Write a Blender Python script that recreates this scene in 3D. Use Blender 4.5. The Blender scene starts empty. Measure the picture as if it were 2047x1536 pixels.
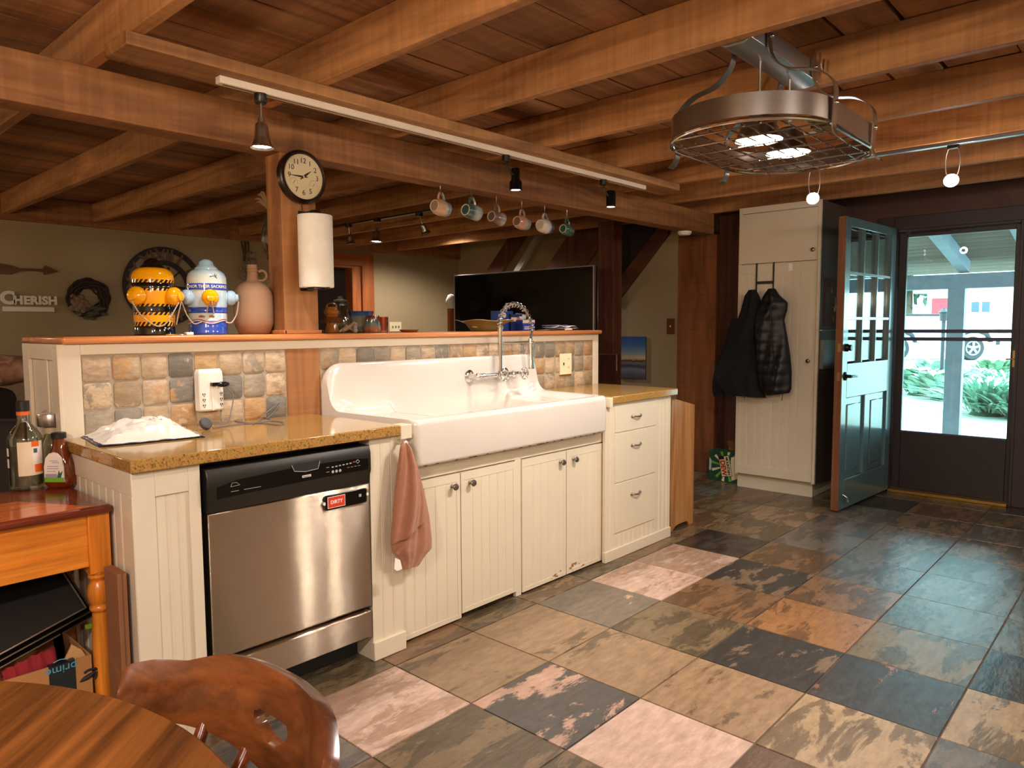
import bpy, bmesh, math, random
from mathutils import Vector, Matrix, noise

C = bpy.context.scene.collection
S = bpy.context.scene
PI = math.pi
rnd = random.Random(7)

# ------------------------------------------------------------------ camera
CX, CY, F = 1023.5, 768.0, 1447.14
def _n(v):
    return Vector(v).normalized()
D1 = _n((2350 - CX, 646 - CY, F)); D2 = _n((-565 - CX, 662 - CY, F))
UPC = D1.cross(D2)
if UPC.y > 0: UPC = -UPC
RC = Matrix((D1, D2, UPC))                       # camera (x right, y down, z forward) -> world
CAM = Vector((0.0, 0.0, 1.31))
cam_data = bpy.data.cameras.new('camera'); cam = bpy.data.objects.new('camera', cam_data); C.objects.link(cam)
cam_data.sensor_width = 36.0; cam_data.lens = F / 2047 * 36.0; cam_data.clip_start = 0.02; cam_data.clip_end = 300
_r, _u, _b = RC @ Vector((1, 0, 0)), RC @ Vector((0, -1, 0)), RC @ Vector((0, 0, -1))
cam.matrix_world = Matrix(((_r.x, _u.x, _b.x, CAM.x), (_r.y, _u.y, _b.y, CAM.y), (_r.z, _u.z, _b.z, CAM.z), (0, 0, 0, 1)))
S.camera = cam

# ------------------------------------------------------------------ view, sky
S.view_settings.view_transform = 'Standard'
S.view_settings.look = 'None'
S.view_settings.gamma = 1.0
S.view_settings.use_curve_mapping = False
S.view_settings.exposure = EXPOSURE = 0.74
S.cycles.use_denoising = True
S.cycles.max_bounces = 10
S.cycles.diffuse_bounces = 5
S.cycles.transparent_max_bounces = 16
S.cycles.caustics_reflective = False
S.cycles.caustics_refractive = False
S.cycles.sample_clamp_indirect = 6.0
world = bpy.data.worlds.new('overcast_sky'); S.world = world; world.use_nodes = True
bg = world.node_tree.nodes['Background']
bg.inputs[0].default_value = (0.52, 0.90, 0.98, 1); bg.inputs[1].default_value = SKY = 8.0
WARM = (1.0, 0.89, 0.83); WHITE_LED = (1.0, 0.925, 0.88)
def lamp(name, kind, loc, power, color, parent=None, size=0.05, spot=None, blend=0.5, aim=None):
    l = bpy.data.lights.new(name, kind); l.energy = power; l.color = color
    if kind in ('POINT', 'SPOT'): l.shadow_soft_size = size
    if kind == 'AREA': l.shape = 'DISK'; l.size = size
    if kind == 'SPOT': l.spot_size = spot or 1.4; l.spot_blend = blend
    o = bpy.data.objects.new(name, l); C.objects.link(o)
    if parent: o.parent = parent; o.location = Vector(loc) - base(parent)
    else: o.location = loc
    if aim is not None: o.rotation_euler = Vector(aim).to_track_quat('-Z', 'Y').to_euler()
    return o

# ------------------------------------------------------------------ helpers
def ray(px, py): return RC @ Vector((px - CX, py - CY, F))
def at(px, py, x=None, y=None, z=None, d=None):
    """the point of the place seen at a photograph pixel, on the plane x=, y= or z= (or at a depth d)"""
    r = ray(px, py)
    if d is not None: t = d / F
    elif x is not None: t = (x - CAM.x) / r.x
    elif y is not None: t = (y - CAM.y) / r.y
    else: t = (z - CAM.z) / r.z
    return CAM + r * t
_base = {}
def base(o): return _base.get(o.name, Vector((0, 0, 0)))
def tag(o, label=None, cat=None, group=None, kind=None):
    if label: o['label'] = label
    if cat: o['category'] = cat
    if group: o['group'] = group
    if kind: o['kind'] = kind
    return o
def thing(name, label, cat, loc=(0, 0, 0), rz=0.0, group=None, kind=None):
    o = bpy.data.objects.new(name, None); C.objects.link(o)
    o.location = loc; o.rotation_euler = (0, 0, rz); o.empty_display_size = 0.05
    _base[o.name] = Vector(loc)
    return tag(o, label, cat, group, kind)

class MB:
    """collects shapes for ONE mesh"""
    def __init__(s): s.v = []; s.f = []; s.m = []; s.col = {}
    def add(s, vs, fs, mi=0, M=None):
        k = len(s.v)
        s.v += [(M @ Vector(p)) if M is not None else Vector(p) for p in vs]
        s.f += [tuple(i + k for i in f) for f in fs]; s.m += [mi] * len(fs)
        return s
    def box(s, x0, x1, y0, y1, z0, z1, mi=0, M=None):
        if x0 > x1: x0, x1 = x1, x0
        if y0 > y1: y0, y1 = y1, y0
        if z0 > z1: z0, z1 = z1, z0
        vs = [(x0, y0, z0), (x1, y0, z0), (x1, y1, z0), (x0, y1, z0), (x0, y0, z1), (x1, y0, z1), (x1, y1, z1), (x0, y1, z1)]
        return s.add(vs, [(0, 3, 2, 1), (4, 5, 6, 7), (0, 1, 5, 4), (1, 2, 6, 5), (2, 3, 7, 6), (3, 0, 4, 7)], mi, M)
    def prism(s, poly, axis, a0, a1, mi=0, M=None):
        """2-D outline extruded along an axis; the outline's coordinates are the other two axes in x,y,z order"""
        def p3(p, a): return {'x': (a, p[0], p[1]), 'y': (p[0], a, p[1]), 'z': (p[0], p[1], a)}[axis]
        n = len(poly)
        vs = [p3(p, a0) for p in poly] + [p3(p, a1) for p in poly]
        fs = [(i, (i + 1) % n, n + (i + 1) % n, n + i) for i in range(n)] + [tuple(range(n))[::-1], tuple(range(n, 2 * n))]
        return s.add(vs, fs, mi, M)
    def lathe(s, prof, n=28, c=(0, 0, 0), axis='z', mi=0, M=None, a0=0.0, a1=2 * PI, cap=True):
        """profile of (radius, height) turned about an axis through c"""
        full = abs(a1 - a0 - 2 * PI) < 1e-6
        k = n if full else n + 1
        vs = []
        for r, h in prof:
            for i in range(k):
                a = a0 + (a1 - a0) * i / n
                p = (r * math.cos(a), r * math.sin(a), h)
                if axis == 'x': p = (p[2], p[0], p[1])
                elif axis == 'y': p = (p[1], p[2], p[0])
                vs.append((p[0] + c[0], p[1] + c[1], p[2] + c[2]))
        fs = []
        for j in range(len(prof) - 1):
            for i in range(n if full else n):
                i2 = (i + 1) % k if full else i + 1
                fs.append((j * k + i, j * k + i2, (j + 1) * k + i2, (j + 1) * k + i))
        if cap and full and tuple(prof[0]) != tuple(prof[-1]):
            if prof[0][0] > 1e-6: fs.append(tuple(range(k))[::-1])
            if prof[-1][0] > 1e-6: fs.append(tuple((len(prof) - 1) * k + i for i in range(k)))
        return s.add(vs, fs, mi, M)
    def tube(s, pts, r, n=8, closed=False, mi=0, M=None, cap=True):
        pts = [Vector(p) for p in pts]; m = len(pts)
        rs = r if isinstance(r, (list, tuple)) else [r] * m
        vs = []; up = None
        for i, p in enumerate(pts):
            a = pts[(i - 1) % m] if (closed or i > 0) else p
            b = pts[(i + 1) % m] if (closed or i < m - 1) else p
            t = (b - a).normalized() if (b - a).length > 1e-9 else Vector((0, 0, 1))
            if up is None:
                up = Vector((0, 0, 1)) if abs(t.z) < 0.9 else Vector((1, 0, 0))
            side = t.cross(up)
            if side.length < 1e-5: side = t.orthogonal()
            side.normalize(); up = side.cross(t).normalized()
            for k in range(n):
                an = 2 * PI * k / n
                vs.append(p + side * (math.cos(an) * rs[i]) + up * (math.sin(an) * rs[i]))
        fs = []
        for i in range(m if closed else m - 1):
            j = (i + 1) % m
            for k in range(n):
                k2 = (k + 1) % n
                fs.append((i * n + k, i * n + k2, j * n + k2, j * n + k))
        if not closed and cap: fs += [tuple(range(n))[::-1], tuple((m - 1) * n + k for k in range(n))]
        return s.add(vs, fs, mi, M)
    def strap(s, pts, wdir, w, t, mi=0):
        """flat strap of width w (along wdir) and thickness t following points"""
        pts = [Vector(p) for p in pts]; wd = Vector(wdir).normalized(); vs = []
        for i, p in enumerate(pts):
            a = pts[max(i - 1, 0)]; b = pts[min(i + 1, len(pts) - 1)]
            nrm = (b - a).cross(wd).normalized()
            for q in ((-1, -1), (1, -1), (1, 1), (-1, 1)): vs.append(p + wd * (q[0] * w / 2) + nrm * (q[1] * t / 2))
        fs = []
        for i in range(len(pts) - 1):
            for k in range(4): fs.append((i * 4 + k, i * 4 + (k + 1) % 4, i * 4 + 4 + (k + 1) % 4, i * 4 + 4 + k))
        fs += [(3, 2, 1, 0), tuple((len(pts) - 1) * 4 + k for k in range(4))]
        return s.add(vs, fs, mi)
    def sphere(s, c, r, nu=16, nv=10, mi=0, M=None):
        rr = r if isinstance(r, (tuple, list)) else (r, r, r)
        vs = [(c[0], c[1], c[2] - rr[2])]
        for j in range(1, nv):
            ph = -PI / 2 + PI * j / nv
            for i in range(nu):
                a = 2 * PI * i / nu
                vs.append((c[0] + rr[0] * math.cos(ph) * math.cos(a), c[1] + rr[1] * math.cos(ph) * math.sin(a), c[2] + rr[2] * math.sin(ph)))
        vs.append((c[0], c[1], c[2] + rr[2])); top = len(vs) - 1
        fs = [(0, 1 + (i + 1) % nu, 1 + i) for i in range(nu)]
        for j in range(nv - 2):
            for i in range(nu):
                a = 1 + j * nu + i; b = 1 + j * nu + (i + 1) % nu
                fs.append((a, b, b + nu, a + nu))
        k = 1 + (nv - 2) * nu
        fs += [(k + i, k + (i + 1) % nu, top) for i in range(nu)]
        return s.add(vs, fs, mi, M)
    def grid(s, rows, close_u=False, mi=0, M=None, cap=False):
        """rows of points joined as a surface"""
        n = len(rows[0]); vs = [p for r in rows for p in r]; fs = []
        for j in range(len(rows) - 1):
            for i in range(n if close_u else n - 1):
                i2 = (i + 1) % n
                fs.append((j * n + i, j * n + i2, (j + 1) * n + i2, (j + 1) * n + i))
        if cap: fs += [tuple(range(n))[::-1], tuple((len(rows) - 1) * n + i for i in range(n))]
        return s.add(vs, fs, mi, M)
    def build(s, name, mat, parent=None, bevel=0.0, seg=2, smooth=40, local=False, sub=0, fix=True):
        me = bpy.data.meshes.new(name)
        b = Vector((0, 0, 0)) if (local or parent is None) else base(parent)
        me.from_pydata([tuple(v - b) for v in s.v], [], s.f)
        for m in (mat if isinstance(mat, (list, tuple)) else [mat]): me.materials.append(m)
        me.polygons.foreach_set('material_index', s.m)
        me.update()
        if fix:
            bm = bmesh.new(); bm.from_mesh(me); bmesh.ops.delete(bm, geom=[v for v in bm.verts if not v.link_faces], context='VERTS'); bmesh.ops.recalc_face_normals(bm, faces=bm.faces); bm.to_mesh(me); bm.free()
        if smooth:
            me.polygons.foreach_set('use_smooth', [True] * len(me.polygons))
            me.set_sharp_from_angle(angle=math.radians(smooth))
        for key, vals in s.col.items():
            ca = me.color_attributes.new(key, 'FLOAT_COLOR', 'CORNER')
            for pi, p in enumerate(me.polygons):
                for li in p.loop_indices: ca.data[li].color = vals[pi]
        o = bpy.data.objects.new(name, me); C.objects.link(o)
        if parent is not None:
            o.parent = parent; _base[o.name] = base(parent)
        if bevel:
            md = o.modifiers.new('edge', 'BEVEL'); md.width = bevel; md.segments = seg; md.limit_method = 'ANGLE'; md.angle_limit = math.radians(35)
            md.harden_normals = False
        if sub:
            md = o.modifiers.new('smooth', 'SUBSURF'); md.levels = sub; md.render_levels = sub
        return o
def children(o): return [c for c in bpy.data.objects if c.parent == o]
def copy_tree(o, loc=None, rz=None, parent=None, label=None):
    c = o.copy(); C.objects.link(c)
    if parent: c.parent = parent
    for ch in children(o): copy_tree(ch, parent=c)
    if loc is not None: c.location = loc; _base[c.name] = Vector(loc)
    if rz is not None: c.rotation_euler = (0, 0, rz)
    if label: c['label'] = label
    return c
def struct(name, mb, mat, label=None, cat=None, **k):
    return tag(mb.build(name, mat, **k), label, cat, kind='structure')
_font_cache = {}
def text_mb(mb, body, size, origin, xdir, ydir, mi=0, depth=0.0006, bold=0.0, align='CENTER', wrap=None, spacing=1.0):
    """lettering as geometry: local text plane mapped on xdir/ydir at origin (or through wrap(x, y, h))"""
    key = (body, bold, align, spacing)
    if key not in _font_cache:
        cu = bpy.data.curves.new('lettering', 'FONT'); cu.body = body; cu.size = 1.0; cu.align_x = align; cu.align_y = 'CENTER'
        cu.offset = bold; cu.extrude = 0.01; cu.resolution_u = 3; cu.space_character = spacing
        o = bpy.data.objects.new('lettering', cu); C.objects.link(o)
        bpy.context.view_layer.update()
        me = bpy.data.meshes.new_from_object(o.evaluated_get(bpy.context.evaluated_depsgraph_get()))
        _font_cache[key] = ([tuple(v.co) for v in me.vertices], [tuple(p.vertices) for p in me.polygons])
        bpy.data.objects.remove(o); bpy.data.curves.remove(cu); bpy.data.meshes.remove(me)
    vs, fs = _font_cache[key]
    o_ = Vector(origin) if origin is not None else None
    if wrap is None:
        xd = Vector(xdir).normalized(); yd = Vector(ydir).normalized(); nd = xd.cross(yd)
        pts = [o_ + xd * (v[0] * size) + yd * (v[1] * size) + nd * (depth * (1 if v[2] > 0 else 0)) for v in vs]
    else:
        pts = [wrap(v[0] * size, v[1] * size, depth * (1 if v[2] > 0 else 0)) for v in vs]
    return mb.add(pts, fs, mi)
def rrect(x0, x1, y0, y1, r, n=5):
    pts = []
    for cx_, cy_, a in ((x1 - r, y1 - r, 0), (x0 + r, y1 - r, 90), (x0 + r, y0 + r, 180), (x1 - r, y0 + r, 270)):
        for i in range(n + 1):
            t = math.radians(a + 90 * i / n); pts.append((cx_ + r * math.cos(t), cy_ + r * math.sin(t)))
    return pts
def lerp(a, b, t): return a + (b - a) * t
def interp(pts, t):
    """piecewise-linear through (t, value...) rows"""
    if t <= pts[0][0]: return pts[0][1:]
    for a, b in zip(pts, pts[1:]):
        if t <= b[0]:
            k = (t - a[0]) / (b[0] - a[0]) if b[0] > a[0] else 0
            return tuple(lerp(p, q, k) for p, q in zip(a[1:], b[1:]))
    return pts[-1][1:]
def spline(pts, n=8, closed=False):
    pts = [Vector(p) for p in pts]; m = len(pts); out = []
    for i in range(m if closed else m - 1):
        p0 = pts[(i - 1) % m] if (closed or i > 0) else pts[i] * 2 - pts[i + 1]
        p1 = pts[i]; p2 = pts[(i + 1) % m]
        p3 = pts[(i + 2) % m] if (closed or i + 2 < m) else p2 * 2 - p1
        for k in range(n):
            t = k / n
            out.append(0.5 * ((2 * p1) + (p2 - p0) * t + (2 * p0 - 5 * p1 + 4 * p2 - p3) * t * t + (3 * p1 - p0 - 3 * p2 + p3) * t ** 3))
    if not closed: out.append(pts[-1])
    return out
def lin(c):
    """sRGB hex or 0-255 triple -> linear rgba"""
    if isinstance(c, str): c = tuple(int(c[i:i + 2], 16) for i in (0, 2, 4))
    return tuple(((v / 255) / 12.92 if v / 255 <= 0.04045 else ((v / 255 + 0.055) / 1.055) ** 2.4) for v in c) + (1.0,)

# ------------------------------------------------------------------ materials
_mats = {}
def mat0(name):
    m = bpy.data.materials.new(name); m.use_nodes = True
    nt = m.node_tree; return m, nt, nt.nodes['Principled BSDF']
def N(nt, t, **k):
    n = nt.nodes.new(t)
    for a, v in k.items():
        if a.startswith('i_'): n.inputs[a[2:].replace('_', ' ')].default_value = v
        else: setattr(n, a, v)
    return n
def plain(name, col, rough=0.5, metal=0.0, spec=0.5, var=0.06, scale=8.0, bump=0.0, coat=0.0, aniso=0.0, sheen=0.0):
    """one colour with a faint procedural mottling"""
    if name in _mats: return _mats[name]
    m, nt, b = mat0(name); c = lin(col) if not (isinstance(col, tuple) and len(col) == 4) else col
    tc = N(nt, 'ShaderNodeTexCoord'); nz = N(nt, 'ShaderNodeTexNoise'); nz.inputs['Scale'].default_value = scale; nz.inputs['Detail'].default_value = 5
    nt.links.new(tc.outputs['Object'], nz.inputs['Vector'])
    rp = N(nt, 'ShaderNodeValToRGB'); e = rp.color_ramp.elements
    e[0].position = 0.3; e[1].position = 0.7
    e[0].color = tuple(v * (1 - var) for v in c[:3]) + (1,); e[1].color = tuple(min(1, v * (1 + var)) for v in c[:3]) + (1,)
    nt.links.new(nz.outputs['Fac'], rp.inputs[0]); nt.links.new(rp.outputs[0], b.inputs['Base Color'])
    b.inputs['Roughness'].default_value = rough; b.inputs['Metallic'].default_value = metal; b.inputs['Specular IOR Level'].default_value = spec
    if coat: b.inputs['Coat Weight'].default_value = coat; b.inputs['Coat Roughness'].default_value = 0.08
    if sheen: b.inputs['Sheen Weight'].default_value = sheen
    if bump:
        bp = N(nt, 'ShaderNodeBump'); bp.inputs['Strength'].default_value = bump; bp.inputs['Distance'].default_value = 0.01
        n2 = N(nt, 'ShaderNodeTexNoise'); n2.inputs['Scale'].default_value = scale * 6; n2.inputs['Detail'].default_value = 6
        nt.links.new(tc.outputs['Object'], n2.inputs['Vector']); nt.links.new(n2.outputs['Fac'], bp.inputs['Height']); nt.links.new(bp.outputs[0], b.inputs['Normal'])
    _mats[name] = m; return m
def wood(name, dark, light, axis='x', rough=0.6, long=0.8, cross=9.0, saw=0.0, attr=None, coat=0.0, rand=0.15, bump=0.25, ring=0.0):
    """long grain along one axis, per-object variation, optional saw marks across the grain"""
    key = name + axis
    if key in _mats: return _mats[key]
    m, nt, b = mat0(name + '_' + axis)
    L = nt.links.new
    tc = N(nt, 'ShaderNodeTexCoord'); oi = N(nt, 'ShaderNodeObjectInfo')
    mp = N(nt, 'ShaderNodeMapping'); ml = N(nt, 'ShaderNodeMath', operation='MULTIPLY'); ml.inputs[1].default_value = 37.0
    L(oi.outputs['Random'], ml.inputs[0]); L(ml.outputs[0], mp.inputs['Location']); L(tc.outputs['Object'], mp.inputs['Vector'])
    sc = [cross] * 3; sc['xyz'.index(axis)] = long; mp.inputs['Scale'].default_value = sc
    n1 = N(nt, 'ShaderNodeTexNoise'); n1.inputs['Scale'].default_value = 1.0; n1.inputs['Detail'].default_value = 3.5 if saw else 8; n1.inputs['Distortion'].default_value = 1.2; n1.inputs['Roughness'].default_value = 0.65
    L(mp.outputs[0], n1.inputs['Vector'])
    rp = N(nt, 'ShaderNodeValToRGB'); e = rp.color_ramp.elements
    e[0].position = 0.30; e[0].color = lin(dark); e[1].position = 0.68; e[1].color = lin(light)
    L(n1.outputs['Fac'], rp.inputs[0])
    # fine fibres
    mp2 = N(nt, 'ShaderNodeMapping'); sc2 = [cross * 9] * 3; sc2['xyz'.index(axis)] = long * 3; mp2.inputs['Scale'].default_value = sc2
    L(tc.outputs['Object'], mp2.inputs['Vector'])
    n2 = N(nt, 'ShaderNodeTexNoise'); n2.inputs['Scale'].default_value = 1.0; n2.inputs['Detail'].default_value = 3
    L(mp2.outputs[0], n2.inputs['Vector'])
    mr = N(nt, 'ShaderNodeMapRange'); mr.inputs[1].default_value = 0.3; mr.inputs[2].default_value = 0.7; mr.inputs[3].default_value = 0.93 if saw else 0.80; mr.inputs[4].default_value = 1.05 if saw else 1.12
    L(n2.outputs['Fac'], mr.inputs[0])
    mx = N(nt, 'ShaderNodeMix', data_type='RGBA', blend_type='MULTIPLY'); mx.inputs[0].default_value = 1.0
    L(rp.outputs[0], mx.inputs[6]); L(mr.outputs[0], mx.inputs[7]); out = rp.outputs[0] if saw else mx.outputs[2]; hgt = n1.outputs['Fac'] if saw else n2.outputs['Fac']
    if saw:
        mp3 = N(nt, 'ShaderNodeMapping'); sc3 = [1.6] * 3; sc3['xyz'.index(axis)] = 34.0; mp3.inputs['Scale'].default_value = sc3
        mp3.inputs['Rotation'].default_value = (0.3, 0.3, 0.3)
        L(tc.outputs['Object'], mp3.inputs['Vector'])
        n3 = N(nt, 'ShaderNodeTexNoise'); n3.inputs['Scale'].default_value = 1.0; n3.inputs['Detail'].default_value = 7; n3.inputs['Distortion'].default_value = 0.7
        L(mp3.outputs[0], n3.inputs['Vector'])
        m3 = N(nt, 'ShaderNodeMapRange'); m3.inputs[1].default_value = 0.35; m3.inputs[2].default_value = 0.65; m3.inputs[3].default_value = 1 - saw; m3.inputs[4].default_value = 1 + saw * 0.6
        L(n3.outputs['Fac'], m3.inputs[0])
        mx3 = N(nt, 'ShaderNodeMix', data_type='RGBA', blend_type='MULTIPLY'); mx3.inputs[0].default_value = 1.0
        L(out, mx3.inputs[6]); L(m3.outputs[0], mx3.inputs[7]); out = mx3.outputs[2]
    if ring:
        n5 = N(nt, 'ShaderNodeTexNoise'); n5.inputs['Scale'].default_value = 0.5; n5.inputs['Detail'].default_value = 1
        L(mp.outputs[0], n5.inputs['Vector'])
        w = N(nt, 'ShaderNodeMath', operation='MULTIPLY'); w.inputs[1].default_value = 60.0; L(n5.outputs['Fac'], w.inputs[0])
        sn = N(nt, 'ShaderNodeMath', operation='SINE'); L(w.outputs[0], sn.inputs[0])
        m5 = N(nt, 'ShaderNodeMapRange'); m5.inputs[1].default_value = -1; m5.inputs[2].default_value = 1; m5.inputs[3].default_value = 1 - ring; m5.inputs[4].default_value = 1.06
        L(sn.outputs[0], m5.inputs[0])
        mx5 = N(nt, 'ShaderNodeMix', data_type='RGBA', blend_type='MULTIPLY'); mx5.inputs[0].default_value = 1.0
        L(out, mx5.inputs[6]); L(m5.outputs[0], mx5.inputs[7]); out = mx5.outputs[2]
    if rand:
        m4 = N(nt, 'ShaderNodeMapRange'); m4.inputs[3].default_value = 1 - rand; m4.inputs[4].default_value = 1 + rand
        L(oi.outputs['Random'], m4.inputs[0])
        mx4 = N(nt, 'ShaderNodeMix', data_type='RGBA', blend_type='MULTIPLY'); mx4.inputs[0].default_value = 1.0
        L(out, mx4.inputs[6]); L(m4.outputs[0], mx4.inputs[7]); out = mx4.outputs[2]
    if attr:
        va = N(nt, 'ShaderNodeVertexColor', layer_name=attr)
        mx6 = N(nt, 'ShaderNodeMix', data_type='RGBA', blend_type='MULTIPLY'); mx6.inputs[0].default_value = 1.0
        L(out, mx6.inputs[6]); L(va.outputs[0], mx6.inputs[7]); out = mx6.outputs[2]
    L(out, b.inputs['Base Color']); b.inputs['Roughness'].default_value = rough
    b.inputs['Specular IOR Level'].default_value = 0.35
    if coat: b.inputs['Coat Weight'].default_value = coat; b.inputs['Coat Roughness'].default_value = 0.12
    bp = N(nt, 'ShaderNodeBump'); bp.inputs['Strength'].default_value = bump; bp.inputs['Distance'].default_value = 0.004
    L(hgt, bp.inputs['Height']); L(bp.outputs[0], b.inputs['Normal'])
    _mats[key] = m; return m
def emis(name, col, strength):
    if name in _mats: return _mats[name]
    m, nt, b = mat0(name); b.inputs['Base Color'].default_value = lin(col)
    b.inputs['Emission Color'].default_value = lin(col); b.inputs['Emission Strength'].default_value = strength
    _mats[name] = m; return m
def glass(name, tint='ffffff', gloss=0.04, opac=0.0, rough=0.0):
    """thin clear pane: see-through with a fresnel reflection"""
    if name in _mats: return _mats[name]
    m = bpy.data.materials.new(name); m.use_nodes = True; nt = m.node_tree; nt.nodes.clear(); L = nt.links.new
    o = N(nt, 'ShaderNodeOutputMaterial'); tr = N(nt, 'ShaderNodeBsdfTransparent'); gl = N(nt, 'ShaderNodeBsdfGlossy'); mx = N(nt, 'ShaderNodeMixShader')
    tr.inputs[0].default_value = lin(tint); gl.inputs['Roughness'].default_value = rough
    lw = N(nt, 'ShaderNodeLayerWeight'); lw.inputs['Blend'].default_value = 0.25
    mr = N(nt, 'ShaderNodeMapRange'); mr.inputs[3].default_value = gloss; mr.inputs[4].default_value = 0.55
    L(lw.outputs['Fresnel'], mr.inputs[0]); L(mr.outputs[0], mx.inputs[0]); L(tr.outputs[0], mx.inputs[1]); L(gl.outputs[0], mx.inputs[2]); L(mx.outputs[0], o.inputs[0])
    _mats[name] = m; return m
def ramp2(name, stops, axis='z', lo=0.0, hi=1.0, rough=0.25, nscale=14.0, namp=0.25, coat=0.0, metal=0.0, spec=0.5):
    """glaze colours that change along an axis of the object, with a noisy boundary"""
    if name in _mats: return _mats[name]
    m, nt, b = mat0(name); L = nt.links.new
    tc = N(nt, 'ShaderNodeTexCoord'); sx = N(nt, 'ShaderNodeSeparateXYZ'); L(tc.outputs['Object'], sx.inputs[0])
    mr = N(nt, 'ShaderNodeMapRange'); mr.inputs[1].default_value = lo; mr.inputs[2].default_value = hi; L(sx.outputs['XYZ'.index(axis.upper())], mr.inputs[0])
    nz = N(nt, 'ShaderNodeTexNoise'); nz.inputs['Scale'].default_value = nscale; nz.inputs['Detail'].default_value = 6; L(tc.outputs['Object'], nz.inputs['Vector'])
    s1 = N(nt, 'ShaderNodeMath', operation='SUBTRACT'); s1.inputs[1].default_value = 0.5; L(nz.outputs['Fac'], s1.inputs[0])
    s2 = N(nt, 'ShaderNodeMath', operation='MULTIPLY'); s2.inputs[1].default_value = namp; L(s1.outputs[0], s2.inputs[0])
    ad = N(nt, 'ShaderNodeMath', operation='ADD'); L(mr.outputs[0], ad.inputs[0]); L(s2.outputs[0], ad.inputs[1])
    rp = N(nt, 'ShaderNodeValToRGB'); els = rp.color_ramp.elements
    while len(els) < len(stops): els.new(0.5)
    for e, (p, c) in zip(els, stops): e.position = p; e.color = lin(c)
    L(ad.outputs[0], rp.inputs[0]); L(rp.outputs[0], b.inputs['Base Color']); b.inputs['Roughness'].default_value = rough; b.inputs['Metallic'].default_value = metal
    b.inputs['Specular IOR Level'].default_value = spec
    if coat: b.inputs['Coat Weight'].default_value = coat
    _mats[name] = m; return m
def slate(name, rough=0.42, streak=(2.2, 9.0), bump=0.35, fine=26.0):
    """natural slate: two mineral colours per tile (mesh colours) broken by cloudy, streaky noise"""
    m, nt, b = mat0(name); L = nt.links.new
    tc = N(nt, 'ShaderNodeTexCoord'); va = N(nt, 'ShaderNodeVertexColor', layer_name='stone_a'); vb = N(nt, 'ShaderNodeVertexColor', layer_name='stone_b'); vc = N(nt, 'ShaderNodeVertexColor', layer_name='stone_seed')
    sc = N(nt, 'ShaderNodeSeparateColor'); L(vc.outputs[0], sc.inputs[0])
    vm = N(nt, 'ShaderNodeVectorMath', operation='MULTIPLY_ADD'); vm.inputs[1].default_value = (40, 40, 40); L(vc.outputs[0], vm.inputs[0]); L(tc.outputs['Object'], vm.inputs[2])
    mp = N(nt, 'ShaderNodeMapping'); mp.inputs['Rotation'].default_value = (0, 0, 0.35); mp.inputs['Scale'].default_value = (streak[0], streak[1], streak[0]); L(vm.outputs[0], mp.inputs['Vector'])
    n1 = N(nt, 'ShaderNodeTexNoise'); n1.inputs['Scale'].default_value = 1.0; n1.inputs['Detail'].default_value = 9; n1.inputs['Roughness'].default_value = 0.66; n1.inputs['Distortion'].default_value = 0.35; L(mp.outputs[0], n1.inputs['Vector'])
    sb = N(nt, 'ShaderNodeMath', operation='SUBTRACT'); L(n1.outputs['Fac'], sb.inputs[0]); L(sc.outputs[2], sb.inputs[1])
    mr = N(nt, 'ShaderNodeMapRange', interpolation_type='SMOOTHSTEP'); mr.inputs[1].default_value = -0.025; mr.inputs[2].default_value = 0.03; L(sb.outputs[0], mr.inputs[0])
    mx = N(nt, 'ShaderNodeMix', data_type='RGBA'); L(mr.outputs[0], mx.inputs[0]); L(va.outputs[0], mx.inputs[6]); L(vb.outputs[0], mx.inputs[7])
    n2 = N(nt, 'ShaderNodeTexNoise'); n2.inputs['Scale'].default_value = fine; n2.inputs['Detail'].default_value = 8; n2.inputs['Roughness'].default_value = 0.7
    mp2 = N(nt, 'ShaderNodeMapping'); mp2.inputs['Scale'].default_value = (0.35, 1.0, 1.0); L(vm.outputs[0], mp2.inputs['Vector']); L(mp2.outputs[0], n2.inputs['Vector'])
    m2 = N(nt, 'ShaderNodeMapRange'); m2.inputs[1].default_value = 0.25; m2.inputs[2].default_value = 0.75; m2.inputs[3].default_value = 0.62; m2.inputs[4].default_value = 1.3; L(n2.outputs['Fac'], m2.inputs[0])
    mx2 = N(nt, 'ShaderNodeMix', data_type='RGBA', blend_type='MULTIPLY'); mx2.inputs[0].default_value = 1.0; L(mx.outputs[2], mx2.inputs[6]); L(m2.outputs[0], mx2.inputs[7])
    L(mx2.outputs[2], b.inputs['Base Color']); b.inputs['Roughness'].default_value = rough; b.inputs['Specular IOR Level'].default_value = 0.6
    ad = N(nt, 'ShaderNodeMath', operation='MULTIPLY_ADD'); ad.inputs[1].default_value = 0.35; L(n2.outputs['Fac'], ad.inputs[0]); L(n1.outputs['Fac'], ad.inputs[2])
    bp = N(nt, 'ShaderNodeBump'); bp.inputs['Strength'].default_value = bump; bp.inputs['Distance'].default_value = 0.012; L(ad.outputs[0], bp.inputs['Height']); L(bp.outputs[0], b.inputs['Normal'])
    return m

BEAM_D, BEAM_L = '80542f', 'c58d58'
cream = plain('cream_paint', 'd8ccb3', 0.42, var=0.03, scale=3)
cream_trim = plain('cream_trim_paint', 'dccfb6', 0.4, var=0.03, scale=4)
steel = plain('polished_chrome', 'd8d6d2', 0.14, 1.0, var=0.02)
nickel = plain('brushed_nickel', 'b3aca2', 0.3, 1.0, var=0.05)
black = plain('black_plastic', '14130f', 0.35, var=0.1)
black_matte = plain('matte_black', '121110', 0.7, var=0.1)
white_pl = plain('white_plastic', 'f2ece0', 0.35, var=0.02)
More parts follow.
